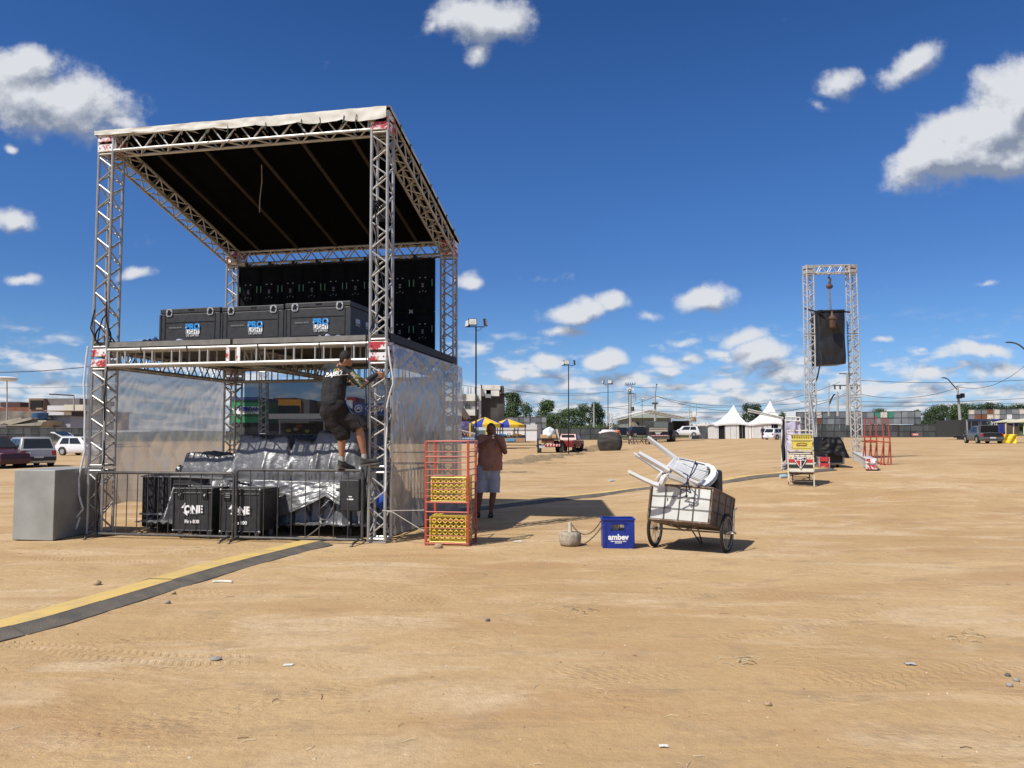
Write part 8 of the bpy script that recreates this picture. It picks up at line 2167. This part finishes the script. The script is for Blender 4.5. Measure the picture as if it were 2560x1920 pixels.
toy(905, 1042, 808, 925, ('toy_ochre', (.26, .15, .04)), 'ochre brown toy train engine under the right striped canopy')
toy(820, 905, 862, 925, ('toy_ochre2', (.28, .18, .05)), 'low ochre wagon between the two toy engines')
rr = empty('ride_fence', atY(*c3(400, 1010), 62), 'low blue and white railing round the small fairground', 'railing')
b = MB(); bpx(b, c3(20, 0)[0], c3(460, 0)[0], c3(0, 905)[1], c3(0, 918)[1], 62, .08); bpx(b, c3(20, 0)[0], c3(460, 0)[0], c3(0, 1000)[1], c3(0, 1012)[1], 62, .08)
for k in range(12): bpx(b, c3(30+k*38, 0)[0], c3(38+k*38, 0)[0], c3(0, 905)[1], c3(0, 1012)[1], 62, .08)
b.build('rails', mat('ride_blue', (.04, .12, .28), .5), rr)
b = MB(); bpx(b, c3(60, 0)[0], c3(440, 0)[0], c3(0, 925)[1], c3(0, 985)[1], 62.2, .05); b.build('panels', mat('ride_pale_blue', (.45, .52, .60), .6, 0, .3, 1.0, col2=(.12, .20, .40), thr=(.45, .5)), rr)
b = MB(); bpx(b, c3(775, 0)[0], c3(1092, 0)[0], c3(0, 925)[1], c3(0, 985)[1], YC1-2.2, .1); b.mi = 1; bpx(b, c3(820, 0)[0], c3(935, 0)[0], c3(0, 935)[1], c3(0, 975)[1], YC1-2.3, .08); tag(b.build('ride_apron', [mat('orange_brown_panel', (.40, .25, .14), .7), mat('light_blue_paint', (.08, .35, .62), .6)]), 'orange brown ride apron with a painted light blue car', 'ride panel')
b = MB()
for x, c_ in ((268, 0), (512, 0)): bpx(b, c3(x-12, 0)[0], c3(x+12, 0)[0], c3(0, 705)[1], c3(0, 900)[1], 70, .3)
b.mi = 1
for x in (295,): bpx(b, c3(x-10, 0)[0], c3(x+18, 0)[0], c3(0, 705)[1], c3(0, 900)[1], 70.4, .3)
tag(b.build('ride_columns', [FY, mat('ride_green', (.12, .25, .10), .6)]), 'yellow and green upright columns at the fairground entrance', 'ride columns')
b = MB(); pts = [P(*c3(x, y), 68) for x, y in ((100, 800), (140, 865), (165, 815), (190, 880), (215, 825), (235, 890), (260, 835), (300, 880), (320, 850), (360, 885))]; b.tube(pts, .05, 4); b.tube([P(*c3(95, 800), 68), P(*c3(370, 870), 68)], .05, 4); tag(b.build('ride_lattice', mat('ride_pink_white', (.62, .5, .5), .6)), 'zigzag white ride rail left of the yellow columns', 'ride rail')
b = MB(); lumpy(b, P(*c3(215, 790), 74), (.8, .6, .75), 5); tag(b.build('inflated_ride', mat('dark_blue_purple', (.05, .04, .12), .6, 0, .3, .7, col2=(.20, .05, .08), thr=(.5, .6)), smooth='all'), 'rounded dark blue fairground ride body behind the columns', 'ride')

# ------------------------------------------------------------------ houses at far left
BRK = mat('red_brick_wall', (.20, .095, .055), .9, 0, .2, .8); YH1 = 95
def house(parts, lab, nm='house'):
    Y0_ = parts[0][5]; root = empty(nm, atY((parts[0][0]+parts[0][1])/2, 1095, Y0_), lab, 'house', 'houses beyond the left fence')
    for (x0, x1, y0, y1, pn_, Y, dep, m_) in parts:
        b = MB(); bpx(b, x0, x1, y0, y1, Y, dep); b.build(pn_, m_, root)
    return root
def L7(x0, x1, y0, y1): a = c7_(x0, y0); e = c7_(x1, y1); return (a[0], e[0], a[1], e[1])
WHT = mat('white_house_wall', (.62, .63, .66), .9, 0, .08, .6); GRH = mat('grey_render', (.19, .175, .17), .9, 0, .15, .5); BEI = mat('beige_render', (.36, .30, .22), .9, 0, .15, .5); ROOFR = mat('clay_roof', (.24, .10, .06), .9, 0, .2, 1)
house([(*L7(980, 1230, 815, 1075), 'brick_wall', YH1, 10, BRK), (*L7(600, 1240, 806, 818), 'roof_edge', YH1-.3, 11, BEI)], 'brick house with a corrugated roof edge beside the left tower')
house([(*L7(580, 978, 885, 1056), 'wall', YH1-4, 8, mat('pale_blue_wall', (.40, .41, .46), .9)), (*L7(560, 990, 872, 886), 'roof_edge', YH1-4.5, 9, DK)], 'pale blue grey walled house right of the blue water tank')
house([(*L7(650, 885, 740, 872), 'wall', YH1+20, 8, WHT), (*L7(880, 1150, 727, 812), 'wall', YH1+19, 8, mat('cream_house_wall', (.66, .62, .50), .9))], 'white and cream houses above the pale blue wall')
house([(*L7(590, 1100, 640, 760), 'wall', YH1+30, 10, GRH), (*L7(390, 600, 640, 900), 'wall', YH1+29, 10, mat('tan_frame', (.25, .17, .12), .9)), (*L7(412, 580, 668, 790), 'opening', YH1+28.8, .3, BLK), (*L7(495, 580, 770, 795), 'ledge', YH1+28.6, .4, BEI), (*L7(1095, 1240, 660, 730), 'brick_wall', YH1+32, 8, BRK)], 'two storey house with a large dark open upper room')
house([(*L7(0, 280, 692, 760), 'brick_wall', YH1+60, 10, mat('dark_red_block', (.09, .045, .04), .9)), (*L7(-60, 400, 762, 830), 'clay_roof', YH1+40, 8, ROOFR), (*L7(-60, 400, 815, 1000), 'wall', YH1+30, 8, mat('grey_block_wall', (.24, .22, .19), .9, 0, .3, .8))], 'low houses with clay roofs at the far left edge')
tkn = empty('water_tank', P(*c7_(548, 935), YH1-6), 'round blue water tank on a cream slab above the fence', 'water tank')
a = P(*c7_(548, 935), YH1-6); r = (P(*c7_(650, 0), YH1-6).x-P(*c7_(445, 0), YH1-6).x)/2; h = P(*c7_(0, 850), YH1-6).z-a.z
b = MB(); b.lathe(a, [(r*.85, 0), (r*.98, h*.4), (r, h)], 20); b.build('tank_body', mat('blue_tank_plastic', (.03, .10, .22), .5), tkn, smooth=True)
b = MB(); b.lathe(a+EZ*h, [(r*1.03, 0), (r*1.03, .08), (r*.5, h*.2), (.05, h*.3)], 20); b.build('tank_lid', mat('blue_grey_lid', (.16, .22, .30), .5), tkn, smooth=True)
b = MB(); b.box(a-EZ*.3+V((0, 0, 0)), (r*3.2, r*2.4, .4)); b.box(a-EZ*1.0+V((0, 0, 0)), (r*2.2, r*2.2, 1.0)); b.build('slab', mat('cream_slab', (.50, .46, .33), .9), tkn)
hr = empty('lean_to_roof', P(*c7_(200, 1000), YH1-8), 'sagging pale lean-to roofs just above the left fence', 'roof')
for q_ in (((-20, 965), (290, 905), (300, 925), (0, 1000)), ((0, 1020), (560, 1020), (600, 960), (360, 990)), ((60, 985), (420, 900), (440, 930), (130, 1010))):
    b = MB(); q = [P(*c7_(x, y), YH1-8) for x, y in q_]; b.prism(q, V((0, 4, .1))); b.build('roof_sheet', mat('pale_roof_sheet', (.42, .38, .30), .8, 0, .2, .6), hr)
b = MB(); bpx(b, *L7(0, 560, 990, 1042), YH1-7, 4); b.build('wall', GRH, hr)

# ------------------------------------------------------------------ shops behind the stage
YSB = 62
def B4(x0, x1, y0, y1): a = c4b(x0, y0); e = c4b(x1, y1); return (a[0], e[0], a[1], e[1])
gs = empty('green_shop', atY(c4b(350, 0)[0], 1094, YSB), 'green fronted shop with a white name band seen behind the stage', 'shop')
b = MB(); bpx(b, *B4(150, 520, 530, 825), YSB, 5); b.build('green_front', mat('shop_green', (.02, .27, .09), .6), gs)
b = MB(); bpx(b, *B4(150, 520, 488, 530), YSB-.1, 5); b.build('blue_fascia', mat('shop_blue', (.03, .08, .30), .6), gs)
b = MB(); bpx(b, *B4(180, 518, 612, 712), YSB-.1, .08); b.build('name_band', WHITE, gs)
zt_ = P(*c4b(0, 618), YSB).z-P(*c4b(0, 672), YSB).z
text('lettering', 'MERDAN', zt_*1.25, P(*c4b(385, 645), YSB-.16), (1, 0, 0), EZ, mat('deep_blue_ink', (.01, .02, .20), .6), gs, .01, bold=.03)
text('lettering', 'ALIMENTOS', zt_*.55, P(*c4b(385, 694), YSB-.16), (1, 0, 0), EZ, MAT['shop_green'], gs, .01)
b = MB(); bpx(b, *B4(150, 560, 826, 960), YSB+.2, 5); b.build('shop_base', CDK, gs)
os_ = empty('orange_shop', atY(c4b(860, 0)[0], 1094, YSB+6), 'dark shop with a broad orange sign board behind the stage', 'shop')
b = MB(); bpx(b, *B4(520, 1180, 520, 960), YSB+6, 6); b.build('wall', mat('grey_shop_wall', (.22, .21, .20), .9), os_)
b = MB(); bpx(b, *B4(668, 1065, 518, 600), YSB+5.8, .2); bpx(b, *B4(1040, 1065, 600, 700), YSB+5.8, .2); b.build('orange_sign', mat('shop_orange', (.70, .32, .02), .6), os_)
b = MB(); bpx(b, *B4(660, 1040, 602, 700), YSB+5.7, .1); b.build('shopfront', GLASS, os_)
b = MB(); bpx(b, *B4(700, 980, 495, 517), YSB+6.3, 4); b.build('roof_box', mat('red_brown_roof', (.18, .08, .05), .8), os_)
b = MB(); bpx(b, *B4(640, 1350, 705, 775), YSB-6, .3); tag(b.build('low_wall', mat('whitish_wall', (.48, .48, .46), .9)), 'low pale wall in front of the orange sign shop', 'wall')
b = MB(); bpx(b, *B4(1180, 1700, 540, 960), YSB+8, 6); tag(b.build('brown_building', mat('brown_building_wall', (.13, .10, .085), .9)), 'plain brown building between the orange sign and the blue sign', 'building')
bs2 = empty('blue_sign_shop', atY(c4b(1980, 0)[0], 1094, YSB), 'shop with a red portal and a long blue sign behind the climbing man', 'shop')
b = MB(); bpx(b, *B4(1660, 1785, 488, 960), YSB+.1, 4); b.build('red_portal', mat('portal_red', (.42, .03, .03), .6), bs2)
b = MB(); bpx(b, *B4(1665, 1745, 530, 680), YSB, .1); b.build('white_panel', WHITE, bs2)
b = MB(); bpx(b, *B4(1760, 2600, 568, 722), YSB-.2, .3); b.build('blue_sign', mat('sign_blue', (.02, .07, .30), .6), bs2)
text('lettering', 'CIDADE', zt_*2.2, P(*c4b(2130, 640), YSB-.4), (1, 0, 0), EZ, WHITE, bs2, .01, bold=.02)
b = MB(); c = P(*c4b(1825, 640), YSB-.35); R_ = zt_*.85; b.tube([c+V((math.cos(t)*R_, 0, math.sin(t)*R_)) for t in [2*math.pi*k/24 for k in range(24)]], R_*.12, 5, closed=True)
for dz in (-.15, .25): b.prism([c+V((x*R_, 0, (z+dz)*R_)) for x, z in ((-.6, -.35), (0, .15), (.6, -.35), (.6, -.1), (0, .4), (-.6, -.1))], V((0, -.03, 0)))
b.build('round_mark', WHITE, bs2)
b = MB(); bpx(b, *B4(1790, 2600, 724, 960), YSB+.2, 4); b.build('shopfront', CDK, bs2)
dt = empty('grey_gazebo', atY(c4b(1070, 0)[0], 1094, 40), 'dark open gazebo with goods inside behind the tarpaulin heap', 'gazebo')
b = MB(); q = [P(*c4b(x, y), Y) for x, y, Y in ((780, 800, 40), (1380, 800, 40), (1380, 790, 44), (780, 790, 44))]; ap = P(*c4b(1090, 772), 42); b.add(q+[ap], [(0, 1, 4), (1, 2, 4), (2, 3, 4), (3, 0, 4)]); b.build('roof', mat('grey_gazebo_roof', (.14, .13, .12), .8), dt, solid=.03)
b = MB()
for x in (790, 1375): b.tube([P(*c4b(x, 800), 40), P(*c4b(x, 975), 40)], .05, 5)
b.build('posts', STEEL, dt)
b = MB(); bpx(b, *B4(850, 1360, 830, 975), 43, .3); b.build('back_panel', BLK, dt)
b = MB(); 
for x, y, k in ((905, 925, 0), (1045, 860, 1), (1000, 905, 2), (1150, 930, 0)):
    b.mi = k; b.ball(P(*c4b(x, y), 41), .15, 8, 6, (1, 1, .7))
b.build('goods', [mat('goods_yellow', (.45, .42, .12), .7), mat('goods_red', (.4, .03, .05), .7), mat('goods_pale', (.5, .45, .35), .7)], dt)
tw = empty('lattice_mast', atY(c4b(575, 0)[0], 1094, 30), 'thin lattice truss mast seen through the smoked sheet', 'mast')
truss(MB(), P(*c4b(575, 980), 30), P(*c4b(575, 150), 30), V((1, 0, 0)), V((0, 1, 0)), .32, .025, .014, .5).build('mast_truss', ALU, tw)
# dark low fence behind the shops' forecourt
fence(560, 990, 1078, 1078, 1096, 1096, 'dark low sheet fence before the shops behind the stage', 10, Y=58)

# ------------------------------------------------------------------ earth ridges, stones, litter
rnd = random.Random(11)
EARTH = mat('loose_dark_earth', (.27, .19, .105), .95, 0, .2, 9, .8, 25)
b = MB()
def mound(px, py, w, h, seed):
    c = at(px, py); n = 18
    def f(i, j):
        x = (i-.5)*2; y = (j-.5)*2; r2 = x*x+y*y
        return V((c.x+x*w, c.y+y*w*.8, g0(c.x, c.y)+max(-.05, h*(1-r2)*(.6+.9*noise.noise(V((x*2.5+seed, y*2.5, seed))))+.04*noise.noise(V((x*8, y*8, seed))))-.02))
    b.grid(f, n, n)
ridge = [c3(900, 1305), c3(1000, 1275), c3(1100, 1262), c3(1230, 1245), c3(1320, 1225), c3(1400, 1215), c3(1500, 1215), c3(1600, 1195), c3(1700, 1180), c3(1800, 1165), c3(1900, 1150), c3(2000, 1125), c3(2130, 1105), c3(2260, 1090)]
for k, (x, y) in enumerate(ridge):
    for q in range(3): mound(x+rnd.uniform(-8, 8), y+rnd.uniform(-2, 3), rnd.uniform(.5, 1.1), rnd.uniform(.10, .20), k*3+q)
for (x, y, h) in ((c3(1340, 0)[0], c3(0, 1225)[1], .35), (c3(1950, 0)[0], c3(0, 1125)[1], .5), (c3(2110, 0)[0], c3(0, 1100)[1], .55), (1286, 1181, .05)): mound(x, y, 1.3, h, x)
tag(b.build('loose_earth', EARTH, smooth='all'), 'low ridges of loose dug earth crossing the lot behind the man in the shade', 'earth', kind='stuff')
b = MB()
for k in range(1700):
    r = 2.0+22*rnd.random()**1.5; a_ = rnd.uniform(-.72, .72); x, y = math.sin(a_)*r, math.cos(a_)*r; s = rnd.uniform(.003, .010)*(1.6 if rnd.random() < .06 else 1)
    z = gz(x, y); b.mi = rnd.choices((0, 1, 2), (6, 3, 1))[0]
    vs = [V((x+s*math.cos(t)*rnd.uniform(.6, 1.2), y+s*math.sin(t)*rnd.uniform(.6, 1.2), z-.002)) for t in [i*1.257 for i in range(5)]]; tp_ = V((x+s*.2, y, z+s*rnd.uniform(.5, 1.0)))
    b.add(vs+[tp_], [(i, (i+1) % 5, 5) for i in range(5)])
tag(b.build('pebbles', [mat('pebble_brown', (.26, .17, .10), .9), mat('pebble_pale', (.55, .45, .32), .9), mat('pebble_white', (.72, .68, .58), .8)], fix=False), 'small stones and clods scattered over the dirt', 'pebbles', kind='stuff')
b = MB(); STRAW = mat('dry_straw', (.62, .52, .34), .9, 0, .2, 30); TWIG = mat('dark_twig', (.16, .10, .06), .9)
for k in range(420):
    if k < 120: cx_, cy_ = rnd.choice(((1280+290*.5787, 1350+310*.5787), (1280+1960*.5787, 1350+415*.5787), (1280+990*.5787, 1350+525*.5787))); p = G(cx_+rnd.gauss(0, 28), cy_+rnd.gauss(0, 8))
    else: r = 2.4+12*rnd.random()**1.3; a_ = rnd.uniform(-.7, .7); p = V((math.sin(a_)*r, math.cos(a_)*r, 0))
    z = gz(p.x, p.y); t = rnd.uniform(0, 3.14); L_ = rnd.uniform(.02, .10); b.mi = 0 if rnd.random() < .75 else 1; d = V((math.cos(t), math.sin(t), 0))
    b.tube([V((p.x, p.y, z+.003))-d*L_/2, V((p.x, p.y, z+.008))+V((rnd.uniform(-.01, .01), rnd.uniform(-.01, .01), 0)), V((p.x, p.y, z+.004))+d*L_/2], rnd.uniform(.0012, .0026), 3)
tag(b.build('straw', [STRAW, TWIG]), 'dry straw bits and twigs strewn on the dirt', 'straw', kind='stuff')
LIT = mat('pale_litter', (.72, .70, .64), .7, 0, .1, 20)
def scrap(px, py, w, lab, nm='paper_scrap', curve=0, m_=None):
    p = G(px, py); z = gz(p.x, p.y); s = w*p.y/FPX/2; b = MB()
    if curve: b.tube([V((p.x+s*t, p.y+s*.35*(1-t*t), z+.012)) for t in [-1+i/6 for i in range(13)]], s*.13, 6)
    else:
        def f(i, j): return V((p.x+(i-.5)*2*s, p.y+(j-.5)*1.4*s, z+.006+.3*s*abs(noise.noise(V((i*3+px, j*3, 1))))))
        b.grid(f, 8, 6)
    tag(b.build(nm, m_ or LIT, smooth='all'), lab, 'litter')
k_ = .5787
scrap(960*k_, 1350+186*k_, 48, 'curved white plastic strap lying below the near cable ramp', 'plastic_strap', 1)
scrap(1245*k_, 1350+542*k_, 22, 'torn white scrap of paper in the left middle foreground')
scrap(1280+655*k_, 1350+886*k_, 22, 'pale leaf-like scrap near the bottom centre right', 'paper_scrap')
scrap(1130+845*.1944, 1140+1107*.1944, 20, 'crumpled white paper between the red rack and the concrete foot')
scrap(1280+1720*k_, 1350+540*k_, 26, 'thin grey plastic scrap in the right foreground', m_=mat('grey_scrap', (.45, .45, .42), .8))
def rock(px, py, w, lab, m_=None, f=.7):
    p = G(px, py); s = w*p.y/FPX/2; b = MB(); lumpy(b, V((p.x, p.y+s*.7, gz(p.x, p.y)+s*f*.6)), (s, s*.8, s*f), px, 16, 10); tag(b.build('stone', m_ or mat('tan_stone', (.42, .30, .18), .9, 0, .2, 20, .5, 60), smooth='all'), lab, 'stone', 'loose stones on the dirt')
rock(900+830*k9, 1000+1582*k9, 22, 'tan lump of earth in front of the red rack')
DKS = mat('dark_grey_stone', (.12, .11, .10), .9, 0, .2, 20)
rock(1280+2148*k_, 1350+585*k_, 14, 'small black stone, upper of the three at the right edge', DKS)
rock(1280+2185*k_, 1350+608*k_, 16, 'grey stone nearest the right picture edge', mat('grey_stone', (.30, .28, .25), .9))
rock(1280+2157*k_, 1350+632*k_, 16, 'grey stone, lowest of the three at the right edge', MAT['grey_stone'])
rock(745*k_, 1350+236*k_, 13, 'brown clod just below the near cable ramp')
rock(412*k_, 1350+196*k_, 20, 'brown clod above the near cable ramp at left')
rock(2107*k_, 1350+352*k_, 12, 'small dark clod below the red rack', DKS)
rock(1280+1110*k_, 1350+722*k_, 18, 'flat brown clod in the lower right foreground')
rock(720*k_, 1350+275*k_, 15, 'grey green stone under the near cable ramp', MAT['grey_stone'])
rock(925*k_, 1350+525*k_, 28, 'half buried grey stone in the left foreground hollow', MAT['grey_stone'], .35)
